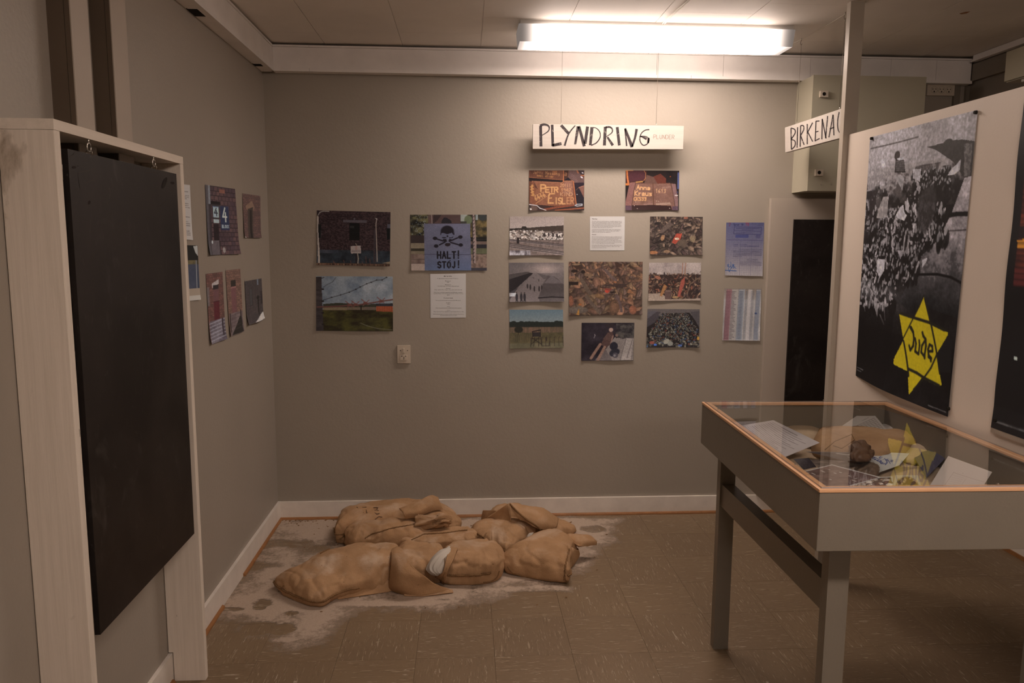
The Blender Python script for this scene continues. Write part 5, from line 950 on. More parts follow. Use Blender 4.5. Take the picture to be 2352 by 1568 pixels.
# ---------------- posters on the partition
PY0, PY1, PZ0, PZ1 = 3.193, 2.522, 2.043, 1.030
def pu(zx, zy, ox, oy, sc):
    p = onX(ox+zx/sc, oy+zy/sc, PX-0.003); return ((PY0-p.y)/(PY0-PY1)*100, (PZ0-p.z)/(PZ0-PZ1)*150)
A = Art(250, 430, (34, 26, 24), (0, 0, 100, 150), 41)
def s5(x, y): return pu(x, y, 1950, 250, 5.058)
def s6(x, y): return pu(x, y, 1950, 540, 3.734)
A.tone((0, 0, 100, 150), (26, 19, 17), (46, 36, 33), 8, 12, 5, 2)
A.tone((0, 0, 100, 24), (176, 152, 144), (150, 128, 120), 6, 5, 5, 2.4); nn_ = fbm(A.W, A.H, 14, 26, 91, 5); A.put(np.clip((43-A.Y-A.X*.10+(nn_-.5)*34)/9, 0, 1)*(A.Y > 20), (150, 128, 119), .92); A.put(np.clip((nn_-.56)*9, 0, 1)*(A.Y > 22)*(A.Y < 44), (70, 55, 50), .7)
# right paving
pav = [s5(1340, 780), s5(1450, 760), (100, 60), (100, 100), s6(700, 600), s6(560, 660), s6(430, 560), s6(640, 150), s5(1040, 1500), s5(1190, 1200)]
n_ = fbm(A.W, A.H, 12, 20, 77, 5); keep = A.a.copy(); A.poly(pav, (150, 126, 118)); msk = (np.abs(A.a-keep).sum(2) > 0)
shade = np.clip(1-(A.Y-52)/60, 0.12, 1)[..., None]; A.a = np.where(msk[..., None], np.array([172, 146, 138])*shade*(0.55+0.8*n_[..., None]), A.a)
A.poly([s5(900, 440), s5(1060, 400), s5(1150, 365), s5(1300, 350), s5(1480, 370), s5(1440, 760), s5(1330, 780), s5(1200, 600), s5(1000, 470)], (66, 54, 48)); A.poly([s5(1330, 400), s5(1420, 390), s5(1400, 760), s5(1330, 770)], (104, 88, 80)); A.ell(*s5(1145, 385), 4, 2, (60, 50, 44))
A.line([s5(1165, 1215), s5(1250, 1195), s5(1410, 1188)], 2.2, (22, 14, 12)); A.line([s6(600, 320), s6(760, 310), s6(880, 330), s6(975, 375)], 1.3, (20, 14, 12)); A.line([s5(1100, 1395), s5(1380, 1370)], .8, (60, 46, 42), .7); A.line([s5(255, 462), s5(400, 430), s5(600, 380), s5(800, 325)], .8, (90, 74, 68))
A.tone((0, 33, 12, 62), (34, 26, 26), (50, 38, 36), 4, 6)
def crowd(cx0, cx1, cy0, cy1, n, lo, hi, op=.85, tall=1.6):
    for _ in range(n):
        x = cx0+(cx1-cx0)*A.r.random(); y = cy0+(cy1-cy0)*A.r.random(); z = lo+(hi-lo)*A.r.random(); g_ = 110+90*A.r.random()
        A.ell(x+z*.5, y+z*2, z*1.3, z*2.6, (24, 17, 15), 0, .8); A.ell(x, y, z*.7, z*tall*.7, (g_, g_*.87, g_*.82), A.r.random()-.5, op)
crowd(48, 84, 24, 34, 160, .5, 1.1); crowd(52, 84, 42, 62, 70, .8, 2.0, .9, 2.2); crowd(2, 50, 42, 66, 90, .6, 1.6, .8, 2.0); crowd(1, 26, 66, 84, 220, .6, 1.4, .85, 1.8); crowd(30, 62, 66, 84, 60, .7, 1.8, .8, 2.2); crowd(2, 30, 86, 106, 60, .7, 1.8, .85, 2.6); crowd(12, 45, 50, 80, 60, .5, 1.2, .7, 2)
A.tone((18, 88, 50, 104), (40, 30, 28), (140, 120, 112), 8, 5, 4, 3) if False else None
gz = np.exp(-(((A.X-36)/14)**2+((A.Y-97)/7)**2)); A.put(gz*n_, (176, 154, 146), 0.9); gz = np.exp(-(((A.X-8)/12)**2+((A.Y-94)/5)**2)); A.put(gz*n_, (170, 150, 142), 0.9); A.ell(38, 101, 5, 6, (30, 22, 20), 0, .9)
f1 = fbm(A.W, A.H, 55, 70, 301, 2); f2 = fbm(A.W, A.H, 9, 9, 302, 3); A.put(np.clip((f1-.60)*14, 0, 1)*np.clip((f2-.42)*6, 0, 1)*(A.Y > 26)*(A.Y < 104)*(A.X < 84-np.clip(A.Y-52, 0, 60)*1.0), (176, 152, 144), .85)
for c_, rx_, ry_, an in ((s5(590, 850), 3.2, 8, .3),): A.poly([s5(530, 790), s5(600, 760), s5(640, 800), s5(620, 940)], (150, 130, 122))
A.poly([s5(340, 1180), s5(400, 1020), s5(460, 1010), s5(440, 1260), s5(320, 1270)], (150, 128, 118)); A.poly([s5(740, 700), s5(830, 690), s5(820, 840), s5(740, 800)], (190, 166, 158), .8)
A.poly([s5(360, 590), s5(450, 570), s5(395, 720)], (178, 156, 148)); A.poly([s5(540, 590), s5(640, 590), s5(655, 735), s5(530, 740)], (56, 44, 40)); [A.line([s5(545, 610+k_*20), s5(645, 606+k_*20)], .5, (150, 130, 122), .6) for k_ in range(6)]; A.ell(*s5(560, 540), 3.2, 2.8, (60, 44, 40)); A.poly([s5(560, 570), s5(630, 555), s5(630, 590), s5(560, 595)], (190, 168, 160))
W1 = (192, 168, 160)
A.poly([s5(1140, 760), s5(1190, 680), s5(1240, 640), s5(1290, 575), s5(1280, 700), s5(1210, 755)], W1); A.poly([s5(540, 1240), s5(590, 1140), s5(630, 1105), s5(640, 1180), s5(670, 1230), s5(640, 1290), s5(580, 1270)], W1); A.poly([s5(660, 1090), s5(680, 1020), s5(700, 1110), s5(690, 1200), s5(650, 1160)], (176, 152, 144))
A.poly([s6(242, 215), s6(262, 203), s6(310, 206), s6(300, 300), s6(262, 368), s6(238, 310)], W1); A.poly([s6(415, 125), s6(460, 120), s6(462, 160), s6(440, 195)], (160, 138, 132)); A.poly([s6(635, 195), s6(678, 175), s6(668, 210), s6(635, 262)], W1); A.poly([s6(210, 590), s6(250, 580), s6(240, 700)], (150, 130, 122)); A.line([s6(480, 0), s6(465, 140)], 1.6, (150, 130, 122)); A.line([s6(515, 0), s6(500, 140)], 1.8, (140, 120, 112)); A.line([s6(265, 680), s6(300, 755)], 1.2, (130, 112, 104)); A.line([s6(300, 600), s6(310, 720)], .9, (110, 94, 88))
A.ell(*s5(900, 1150), 9, 14, (66, 54, 50), .2, .8); A.tone((0, 116, 100, 150), (20, 14, 13), (34, 26, 24), 8, 6, 4, 2); gr = np.clip((A.Y-104)/12, 0, 1); A.put(gr*(A.X < 40), (22, 15, 14), .8); 
A.grain(.30, 70, 110, 4); A.a = np.clip((A.a-14)*1.06, 0, 255)*np.where(A.a.mean(2, keepdims=True) < 90, .82, 1)
# yellow star outline with the word
YS = (196, 156, 14)
t_, tr_, br_, bo_, blp, tlp = s6(652, 507), s6(866, 795), s6(800, 1255), s6(558, 1338), s6(398, 1080), s6(437, 660)
A.poly([t_, s6(822, 1235), br_, s6(410, 1095), blp, s6(405, 1030)], YS); A.poly([tlp, s6(445, 645), tr_, s6(860, 820), bo_], YS)
A.poly([s6(398, 1050), s6(480, 905), s6(520, 1110), s6(420, 1095)], YS)
K_ = (28, 20, 10)
A.line([s6(650, 495), s6(610, 590), s6(475, 865)], 1.0, K_); A.line([s6(658, 520), s6(720, 760), s6(768, 975), s6(800, 1140)], 1.4, K_); A.line([s6(445, 655), s6(520, 675), s6(700, 720), s6(830, 775)], 1.6, K_); A.line([s6(478, 890), s6(520, 1100), s6(535, 1180)], 1.5, K_); A.line([s6(525, 1120), s6(600, 1150), s6(670, 1190), s6(800, 1245)], 1.6, K_); A.line([s6(768, 985), s6(720, 1100), s6(660, 1195), s6(590, 1290)], 1.3, K_)
A.poly([s6(866, 830), s6(775, 960), s6(800, 1130), s6(900, 1130), s6(900, 860)], (20, 14, 12)); A.grain(.06, 120, 160, 2)
def s4(x, y): return pu(x, y, 2040, 660, 5.406)
for P_, w_ in (([(300, 465), (325, 520), (335, 600), (325, 690), (290, 745)], 3.2), ([(290, 465), (320, 515)], 3.6), ([(275, 690), (290, 745)], 3), ([(350, 600), (360, 660), (350, 755)], 3.0), ([(400, 620), (405, 680), (392, 785)], 2.8), ([(350, 755), (392, 785)], 3.2), ([(440, 520), (450, 560), (480, 600), (485, 680), (470, 780), (470, 830)], 3.2), ([(470, 620), (435, 680), (425, 760), (465, 810)], 3.0), ([(530, 665), (512, 720), (520, 790), (545, 820), (552, 860)], 3.2), ([(530, 662), (565, 680), (570, 740), (525, 745)], 3.0), ([(520, 810), (555, 830)], 3.6)):
    A.line([s4(*q) for q in P_], w_*.5, K_)
A.script_lines([(144.2, 0, 1), (145.8, 0, .7)], 1.5, 10, (150, 130, 120), .5, 1); A.script_lines([(148, 0, 1)], 84, 98, (150, 130, 120), .5, 1)
po = thing('tall_poster', (PX-0.002, 2.86, 1.03), 'tall black and white crowd poster with a yellow star lettered Jude', 'poster')
sheet('print', [(PX, PY0+.002, PZ0), (PX, PY1-.008, PZ0), (PX, PY1+.014, PZ1-.026), (PX, PY0-.006, PZ1+.006)], A, (-1, 0, 0), (188, 160, 142), 0.003, lambda u, v: 0.022*np.clip((v-.8)/.2, 0, 1)**2*np.sin(np.pi*np.clip(u, 0, 1))+0.003*np.sin(5*u+3*v)**2*v, parent=po)
for a_ in ((2003.5, 318), (2243, 258), (2180, 938)):
    p = onX(*a_, PX-0.004); disco('pin', (PX-0.004, p.y, p.z), 0.0065, 0, -0.008, M_HOLE, po, 10)
# second poster: black with a red and orange landscape, cut by the picture edge
def pv(zx, zy): p = onX(2260+zx/4.9, 380+zy/4.9, PX-0.003); return (2.30-p.y)/.68*100, (2.043-p.z)/1.02*150
A = Art(150, 220, (20, 13, 11), (0, 0, 100, 150), 42)
q = pv(345, 1355); A.rect(q[0]+.3, 14, 90, q[1], (92, 30, 20)); A.tone((q[0]+.3, 14, 90, q[1]), (110, 40, 24), (52, 18, 14), 5, 60, 4, 3); q1 = pv(395, 840); q2 = pv(395, 930); A.poly([q1, (60, q1[1]-6), (60, q2[1]-3), q2], (206, 118, 30)); A.rect(q[0]+.3, pv(0, 700)[1], 90, q1[1]-.5, (30, 14, 14)); A.rect(q[0]+.3, q[1]-8, 90, q[1], (84, 26, 24), .7)
[A.line([(q[0], y), (90, y+1)], .6, (30, 10, 8), .7) for y in np.arange(18, q[1], 2.7)]
A.script_lines([(146.5, 0, 1)], 3, 30, (150, 134, 124), .5, 1); A.rect(9.6, 115, 11.5, 116, (200, 190, 180)); A.text('POLAND', 9.6, 112, 6, 7, 2, .9, (190, 176, 164)) if False else None
po2 = thing('tall_poster', (PX-0.002, 1.97, 1.02), 'black poster with a red and orange picture, at the right edge beside the star poster', 'poster')
sheet('print', [(PX, 2.300, 2.043), (PX, 1.62, 2.043), (PX, 1.62, 1.02), (PX, 2.311, 1.022)], A, (-1, 0, 0), (188, 160, 142), 0.003, lambda u, v: 0.004*np.sin(9*v+2*u)**2+0.006*np.clip((v-.93)/.07, 0, 1)*1.0, parent=po2)
p = onX(2290, 965, PX-0.004); disco('pin', (PX-0.006, p.y, p.z), 0.0065, 0, -0.008, M_HOLE, po2, 10)
boxo('clear_hem', (PX-0.009, PX-0.004, 1.62, 2.312, 1.006, 1.021), M_STEEL, po2)

# ============================================================ DISPLAY CASE ON LEGS
ZT = 0.985
tc = thing('display_case', (1.29, 2.4, 0), 'grey painted display case on legs with a pale wood rim and clear top', 'display case')
P0, P1, P2 = Vector((0.903, 1.847, 0)), Vector((0.932, 2.927, 0)), Vector((1.676, 2.905, 0)); P3 = Vector((1.650, 1.834, 0))
def quad_prism(bm, q4, z0, z1):
    A_ = [bm.verts.new((p.x, p.y, z0)) for p in q4]; B_ = [bm.verts.new((p.x, p.y, z1)) for p in q4]
    bm.faces.new(A_); bm.faces.new(B_[::-1])
    for i in range(4): bm.faces.new((A_[i], B_[i], B_[(i+1) % 4], A_[(i+1) % 4]))
    bmesh.ops.recalc_face_normals(bm, faces=bm.faces)
ctr_ = (P0+P1+P2+P3)/4
def inset(p, d):
    u = (P3-P0).normalized(); v = (P1-P0).normalized()
    s_u = 1 if (p-ctr_).dot(u) < 0 else -1; s_v = 1 if (p-ctr_).dot(v) < 0 else -1
    return p+u*(d*s_u)+v*(d*s_v)
Q = [P0, P1, P2, P3]; QI = [inset(p, 0.02) for p in Q]; QR = [inset(p, 0.028) for p in Q]
ZB0 = 0.815; ZRIM = ZT-0.013
for i, nm in ((0, 'side_board'), (1, 'side_board'), (2, 'side_board'), (3, 'side_board')):
    a, b = Q[i], Q[(i+1) % 4]; ai, bi = QI[i], QI[(i+1) % 4]
    bm = bmesh.new(); quad_prism(bm, [a, b, bi, ai], ZB0, ZRIM); mesh_obj(nm, bm, M_TABLE, tc, bevel=0.0012)
    bm = bmesh.new(); e_ = [inset(p, -0.002) for p in (a, b)]; r_ = [QR[i], QR[(i+1) % 4]]
    quad_prism(bm, [e_[0], e_[1], r_[1], r_[0]], ZRIM, ZT-0.004); mesh_obj('rim_strip', bm, M_RIM if i in (0, 2) else M_RIMX, tc, bevel=0.0015)
bm = bmesh.new(); quad_prism(bm, QI, ZB0+0.004, ZB0+0.014); mesh_obj('bottom', bm, M_TABLE, tc)
AQ = [inset(p, 0.007) for p in Q]
bm = bmesh.new(); vs = [bm.verts.new((p.x, p.y, ZT)) for p in AQ]; bm.faces.new(vs[::-1]); bmesh.ops.recalc_face_normals(bm, faces=bm.faces)
if bm.faces[:][0].normal.z < 0: bm.faces[:][0].normal_flip()
ac = mesh_obj('clear_top', bm, M_ACRYL, tc)
for i in range(4):
    a, b = AQ[i], AQ[(i+1) % 4]; bm = bmesh.new(); vs = [bm.verts.new((a.x, a.y, ZT-0.004)), bm.verts.new((b.x, b.y, ZT-0.004)), bm.verts.new((b.x, b.y, ZT)), bm.verts.new((a.x, a.y, ZT))]; bm.faces.new(vs)
    mesh_obj('top_edge', bm, M_ACEDGE, ac)
for px, py in ((1650, 939), (1828, 1066), (2292, 1111), (1892, 919)):
    p = onZ(px, py, ZT); disco('screw', (p.x, p.y, ZT), 0.004, 2, 0.002, M_WIRE, tc, 8)
for (x0, x1, y0, y1) in ((0.981, 1.040, 1.931, 1.969), (0.981, 1.040, 2.820, 2.858), (1.585, 1.644, 1.931, 1.969),):
    bm = bmesh.new(); box(bm, x0, x1, y0, y1, 0, ZB0); mesh_obj('leg', bm, M_TABLE, tc, bevel=0.002)
for (x0, x1) in ((0.988, 1.034),):
    boxo('rail', (x0, x1, 1.969, 2.820, 0.590, 0.678), M_TABLE, tc, 0.0015)
boxo('cross_bearer', (0.95, 1.63, 1.93, 1.965, 0.7985, 0.8145), M_TABLE, tc) if False else None

# contents of the case
CZ = ZB0+0.0145
def cloth(name, grid, mat, parent, n=8, thick=0.0015, wob=0.0015, lab=None, cat=None, wscale=18):
    """cloth or paper through a grid of control points, bicubic, with slight ripples"""
    rows = [catmull(r_, n) for r_ in grid]; cols = [catmull([r_[j] for r_ in rows], n) for j in range(len(rows[0]))]
    bm = bmesh.new(); V = []
    for j, c_ in enumerate(cols):
        V.append([])
        for i, p in enumerate(c_):
            p = Vector(p); d = mnoise.noise(p*wscale)*wob+mnoise.noise(p*wscale*2.7)*wob*.4; V[-1].append(bm.verts.new(p+Vector((d*.5, -d*.5, d))))
    for j in range(len(V)-1):
        for i in range(len(V[0])-1): bm.faces.new((V[j][i], V[j+1][i], V[j+1][i+1], V[j][i+1]))
    if thick:
        bmesh.ops.recalc_face_normals(bm, faces=bm.faces); bmesh.ops.solidify(bm, geom=bm.faces[:], thickness=thick)
    o = mesh_obj(name, bm, mat, parent, smooth=True); tag(o, lab, cat); return o
def mound(name, outline, H, mat, lab=None, cat=None, parent=None, z0=CZ, skel=None, seed=0, wr=.004, wscale=22, zs=.3, N=72, K=12, e=(.9, .75), dent=None):
    """a filled sack: footprint outline (x, y), ridge skeleton with heights"""
    O_ = catmull(outline, max(3, N//len(outline)), True); skel = skel or [(*(np.mean(outline, 0)), H)]
    sk_ = [np.array(s_, float) for s_ in skel]
    def near(p):
        if len(sk_) == 1: return sk_[0]
        best = None
        for a, b in zip(sk_[:-1], sk_[1:]):
            ab = b[:2]-a[:2]; t_ = np.clip(np.dot(p-a[:2], ab)/np.dot(ab, ab), 0, 1); c_ = a+(b-a)*t_; d = np.hypot(*(p-c_[:2]))
            if best is None or d < best[0]: best = (d, c_)
        return best[1]
    # smooth the ridge feet along the outline so the ridge never jumps
    C_ = np.array([near(p[:2]) for p in O_]); n_ = len(O_)
    for _ in range(6): C_ = (np.roll(C_, 1, 0)+C_*2+np.roll(C_, -1, 0))/4
    bm = bmesh.new(); rings = []
    prof = []
    for k in range(3): prof.append(('b', 0.80+0.2*(k/3), k/3))
    for k in range(K+1): prof.append(('t', None, k/K))
    for kind, r_, t_ in prof:
        ring = []
        for i in range(n_):
            o = O_[i][:2]; c_ = C_[i][:2]; Hh = C_[i][2]; zz = Hh*zs
            if kind == 'b': rr = 0.86+0.14*math.sin(t_*math.pi/2); z = zz*(1-math.cos(t_*math.pi/2)) if t_ else 0.0
            else:
                th = t_*math.pi/2; rr = max(0.0, math.cos(th))**e[0]; z = zz+(Hh-zz)*math.sin(th)**e[1]
            p = Vector((*(c_+(o-c_)*rr), z0+z))
            if kind == 't' or t_:
                pl = mnoise.noise(Vector((i*.42, seed*7.3, 1.5)))*.6+mnoise.noise(Vector((i*.17, seed*3.3, 5.5)))
                q = p+Vector((seed*3.1, seed*1.7, 0)); am = wr*(0.5+0.9*rr)
                d = mnoise.fractal(q*wscale*.45, .7, 2, 3)*am*1.5+(0.5-abs(mnoise.noise(q*wscale*.7)))*am*.9
                d -= wr*1.3*max(0.0, 1-abs(mnoise.noise(q*wscale*.33+Vector((3, 9, 1))))*8)+wr*.8*max(0.0, 1-abs(mnoise.noise(q*wscale*.55+Vector((13, 2, 7))))*7)*rr
                dirv = Vector((*(o-c_), 0)); dirv = dirv.normalized() if dirv.length > 0 else Vector((0, 0, 0))
                fz = 1 if kind == 't' else .3
                p += dirv*((d+pl*wr*.9*rr**2)*rr)+Vector((0, 0, d*fz*(1-rr*.6)+pl*wr*1.1*fz*rr**3*(1-rr)*3))
                if dent and kind == 't':
                    for (dx_, dy_, dr_, dd_) in dent:
                        g_ = math.exp(-((p.x-dx_)**2+(p.y-dy_)**2)/dr_**2); p.z -= dd_*g_
                p.z = max(p.z, z0+0.001)
            ring.append(bm.verts.new(p))
        rings.append(ring)
    rim = [v.co.copy() for v in rings[3]]
    for a, b in zip(rings[:-1], rings[1:]):
        for i in range(n_): bm.faces.new((a[i], a[(i+1) % n_], b[(i+1) % n_], b[i]))
    bm.faces.new(rings[0][::-1]); bmesh.ops.remove_doubles(bm, verts=bm.verts, dist=0.0012)
    bmesh.ops.holes_fill(bm, edges=[e_ for e_ in bm.edges if len(e_.link_faces) == 1], sides=0)
    bmesh.ops.triangulate(bm, faces=[f_ for f_ in bm.faces if len(f_.verts) > 4 and f_.calc_center_median().z > z0+.02])
    top = [v for v in bm.verts if v.co.z > z0+0.02]
    for _ in range(1): bmesh.ops.smooth_vert(bm, verts=top, factor=.5, use_axis_x=True, use_axis_y=True, use_axis_z=True); bmesh.ops.recalc_face_normals(bm, faces=bm.faces)
    o = mesh_obj(name, bm, mat, parent, smooth=True); tag(o, lab, cat)
    return o, O_, C_, rim
def Zp(px, py, z): v = onZ(px, py, z); return (v.x, v.y)
def z1(x, y): return (1590+x/3.087, 900+y/3.087)
def zq(x, y, z): return tuple(onZ(*z1(x, y), z))
# rumpled lining cloth over the case floor
g = []
for j in range(7):
    row = []
    for i in range(6):
        u, v = i/5, j/6; a = inset(P0, .03).lerp(inset(P3, .03), u); b = inset(P1, .03).lerp(inset(P2, .03), u); p = a.lerp(b, v)
        row.append((p.x, p.y, CZ+0.004+0.012*abs(mnoise.noise(Vector((u*3.1, v*3.7, 4))))))
    g.append(row)
cloth('lining_cloth', g, M_CASECLOTH, None, 6, 0.001, 0.002, 'rumpled taupe cloth lining the floor of the display case', 'cloth')
def omap(L, z): return [Zp(*z1(*q), z) for q in L]
mound('cloth_bundle', omap([(600, 330), (610, 225), (760, 205), (880, 235), (930, 300), (880, 350), (760, 350)], CZ+.03), .06, M_CASECLOTH, 'taupe cloth bundle at the back of the display case', 'cloth bundle', seed=1)
mound('brown_pouch', omap([(880, 400), (875, 300), (980, 260), (1180, 275), (1380, 290), (1530, 315), (1560, 400), (1440, 440), (1250, 450), (1050, 430)], CZ+.04), .085, M_CASEDARK, 'open brown cloth pouch in the middle of the display case', 'pouch', seed=2, wr=.008, skel=[(*Zp(*z1(960, 350), CZ+.04), .075), (*Zp(*z1(1450, 370), CZ+.04), .08)])
# mouth of the pouch with a dark shoe
p_ = zq(1180, 350, CZ+.085)
mound('leather_shoe', omap([(1120, 400), (1150, 330), (1230, 325), (1275, 400), (1260, 440), (1150, 440)], CZ+.09), 0.03, M_LEATHER, 'dark leather shoe showing in the mouth of the brown pouch', 'shoe', z0=CZ+.062, seed=3, wr=.007, wscale=40)
tubeo('drawstring', [zq(940, 410, CZ+.07), zq(1010, 350, CZ+.095), zq(1130, 300, CZ+.105), zq(1150, 340, CZ+.10), zq(1060, 400, CZ+.085), zq(1000, 380, CZ+.08)], .0016, M_SEAM).__setitem__('label', 'pale drawstring looped over the brown pouch')
bpy.data.objects['drawstring']['category'] = 'string'
mound('cloth_hump', omap([(1480, 430), (1540, 330), (1700, 360), (1790, 410), (1700, 450), (1560, 470)], CZ+.03), .05, M_CASECLOTH, 'smooth tan cloth hump beside the brown pouch', 'cloth bundle', seed=4)
mound('cloth_hump', omap([(2030, 690), (2110, 610), (2260, 640), (2400, 700), (2400, 760), (2100, 760)], CZ+.02), .03, M_CASECLOTH, 'low cloth fold in the near right corner of the case', 'cloth bundle', seed=5)
mound('worn_stone', omap([(1165, 560), (1180, 520), (1260, 505), (1320, 530), (1320, 570), (1240, 590)], CZ+.03), .035, M_STONE, 'small brown stone lying on the cloth before the signed sheet', 'stone', z0=CZ+.012, seed=6, wr=.005, wscale=60)
# papers and photos (prints) in the case
def paper(name, cs, A, lab, cat, wh=(215, 195, 180), bend=0.0):
    c3 = [np.array(onZ(*z1(*c_[:2]), c_[2])) for c_ in cs]; n_ = np.cross(c3[1]-c3[0], c3[3]-c3[0]); n_ = n_/np.linalg.norm(n_)
    if n_[2] < 0: n_ = -n_
    return sheet(name, c3, A, n_, wh, 0.0006, lambda u, v: bend*np.sin(np.pi*u)*np.sin(np.pi*v), lab=lab, cat=cat)
Z0 = CZ+.012
A = Art(110, 90, (190, 168, 162), (0, 0, 100, 80), 51); A.script_lines([(8+k_*5.2, .06, .6+.35*((k_*7) % 5)/5) for k_ in range(13)], 0, 100, (84, 66, 66), 1.3, 3.2)
paper('typed_sheet', [(575, 200, Z0+.09), (905, 360, Z0+.05), (640, 470, Z0+.015), (330, 240, Z0+.055)], A, 'curling lilac typed sheet along the left side of the case', 'paper', (205, 186, 176), -.02)
A = Art(30, 20, (180, 160, 140), (0, 0, 30, 20), 52)
paper('paper_slip', [(340, 238, Z0+.022), (425, 240, Z0+.022), (423, 268, Z0+.001), (380, 266, Z0-.002)], A, 'small blank slip behind the lilac typed sheet', 'paper')
A = Art(110, 80, (214, 192, 176), (0, 0, 100, 70), 53); [A.line([(30, 30+k_*5), (92, 30+k_*5)], .9, (110, 92, 84), .8) for k_ in range(8)]; [A.line([(30+k_*9, 30), (30+k_*9, 65)], .8, (110, 92, 84), .7) for k_ in range(8)]; A.script_lines([(22, 0, .6)], 60, 95, (120, 100, 92), 1.0, 3)
paper('folded_form', [(1035, 258, Z0+.05), (1250, 112, Z0+.11), (1380, 270, Z0+.045), (1150, 300, Z0+.03)], A, 'white folded form standing up at the back of the case', 'paper')
A = Art(60, 50, (214, 192, 176), (0, 0, 60, 50), 54); A.script_lines([(10+k_*5, .05, .9) for k_ in range(7)], 0, 60, (130, 110, 100), .9, 3)
paper('folded_form', [(1340, 225, Z0+.05), (1507, 196, Z0+.085), (1470, 292, Z0+.04), (1250, 300, Z0+.03)], A, 'open white leaf leaning right of the standing form', 'paper')
A = Art(20, 20, (176, 146, 118), (0, 0, 30, 20), 55); paper('envelope', [(1350, 218, Z0+.05), (1410, 183, Z0+.07), (1445, 215, Z0+.05), (1400, 240, Z0+.04)], A, 'small buff envelope peeping between the two standing forms', 'paper')
A = Art(110, 90, (196, 182, 172), (0, 0, 100, 80), 56); A.line([(5, 14), (95, 12)], .8, (130, 116, 108)); A.line([(8, 0), (14, 80)], .8, (130, 116, 108)); b_ = (44, 56, 110); A.line([(24, 24), (34, 40), (28, 52)], 2.2, b_); A.text('Roadgrf', 20, 22, 5, 9, 2, 2, b_, .9); A.text('E.d.R', 38, 22, 5, 9, 3, 1.8, b_, .6); A.line([(46, 30), (50, 52), (40, 60), (54, 40), (58, 58)], 1.8, b_); A.script_lines([(40, .5, .9), (48, .55, .9)], 0, 100, (90, 80, 90), 1.2, 3)
paper('signed_sheet', [(1182, 419, Z0+.03), (1540, 436, Z0+.035), (1470, 520, Z0+.012), (1325, 572, Z0+.014)], A, 'pale signed sheet with blue ink writing in front of the brown pouch', 'paper', (205, 186, 176))
A = Art(90, 60, (60, 52, 62), (0, 0, 100, 60), 57); A.tone((0, 0, 100, 60), (50, 46, 66), (74, 64, 76), 20, 6, 4, 2); A.script_lines([(6+k_*5, .1, .95) for k_ in range(9)], 0, 100, (40, 34, 50), 1.4, 3)
paper('blue_form', [(1560, 440, Z0+.02), (1800, 385, Z0+.05), (1795, 470, Z0+.03), (1660, 610, Z0+.008)], A, 'dark blue printed form between the signed sheet and the white sheet', 'paper')
A = Art(120, 90, (206, 176, 154), (0, 0, 100, 80), 58); A.line([(30, 30), (96, 38)], .7, (150, 120, 104)); A.line([(30, 30), (26, 80)], .7, (150, 120, 104)); [A.line([(32, 36+k_*5), (55, 38+k_*5)], .6, (170, 140, 124), .8) for k_ in range(9)]; A.line([(60, 40), (58, 80)], .6, (160, 130, 114)); A.ell(48, 27, .9, .7, (60, 40, 30))
paper('white_sheet', [(1815, 454, Z0+.075), (2127, 568, Z0+.075), (2030, 720, Z0+.012), (1650, 720, Z0+.012)], A, 'large white printed sheet at the near right of the case', 'paper', (214, 190, 170))
A = Art(120, 90, (200, 184, 176), (0, 0, 100, 76), 59); A.rect(3, 3, 97, 73, (110, 80, 72)); m0 = A.a.copy(); A.tone((3, 3, 97, 73), (120, 88, 78), (84, 56, 50), 10, 8, 5, 2.4); [A.ell(10+A.r.random()*80, 12+A.r.random()*50, 3+5*A.r.random(), 1.5, (196, 176, 166), .1, .9) for _ in range(9)]
paper('bordered_photo', [(990, 515, Z0+.035), (1345, 606, Z0+.02), (1000, 700, Z0+.006), (740, 575, Z0+.03)], A, 'brown photo with a white border in the near left corner of the case', 'photo print', (205, 186, 176))
A = Art(90, 60, (200, 184, 172), (0, 0, 100, 60), 60); A.rect(4, 4, 96, 56, (110, 80, 68)); A.heap((6, 8, 94, 52), 40, 7, [(150, 120, 100), (90, 60, 50), (190, 166, 150)], (1, 2), .4)
paper('bordered_photo', [(1160, 610, Z0+.02), (1420, 600, Z0+.018), (1430, 700, Z0+.005), (1040, 700, Z0+.005)], A, 'small brown photo overlapping the larger bordered one', 'photo print', (205, 186, 176))
A = Art(100, 70, (150, 110, 60), (0, 0, 100, 60), 61); A.a[:] = (206, 182, 150); A.ell(50, 42, 44, 38, (110, 74, 48)); 
for k_ in range(40): A.ell(14+72*A.r.random(), 14+46*A.r.random(), 4, 6, np.array((190, 150, 110))*(.5+.6*A.r.random()), A.r.random()*3)
paper('curved_photo', [(1440, 590, Z0+.035), (1600, 590, Z0+.035), (1630, 690, Z0+.006), (1420, 690, Z0+.006)], A, 'curved group photo with a pale edge at the near side of the case', 'photo print')
A = Art(60, 50, (44, 34, 38), (0, 0, 60, 50), 62); A.tone((0, 0, 60, 50), (58, 46, 50), (30, 22, 26), 10, 8)
paper('dark_photo', [(716, 476, Z0+.03), (826, 468, Z0+.04), (882, 532, Z0+.018), (790, 552, Z0+.02)], A, 'small dark photo leaning by the left side of the case', 'photo print')
A = Art(100, 50, (74, 58, 52), (0, 0, 100, 40), 63); A.tone((0, 0, 100, 40), (92, 74, 64), (54, 40, 38), 8, 5); A.line([(45, 8), (60, 14), (78, 6), (90, 16)], 5, (190, 172, 160)); A.line([(50, 24), (70, 30), (88, 24)], 4, (186, 168, 156)); A.line([(0, 1), (100, 1)], 1.6, (170, 150, 138))
paper('landscape_photo', [(800, 422, Z0+.03), (1250, 430, Z0+.03), (1220, 480, Z0+.016), (1100, 490, Z0+.012)], A, 'long brown photo with white patches below the brown pouch', 'photo print')
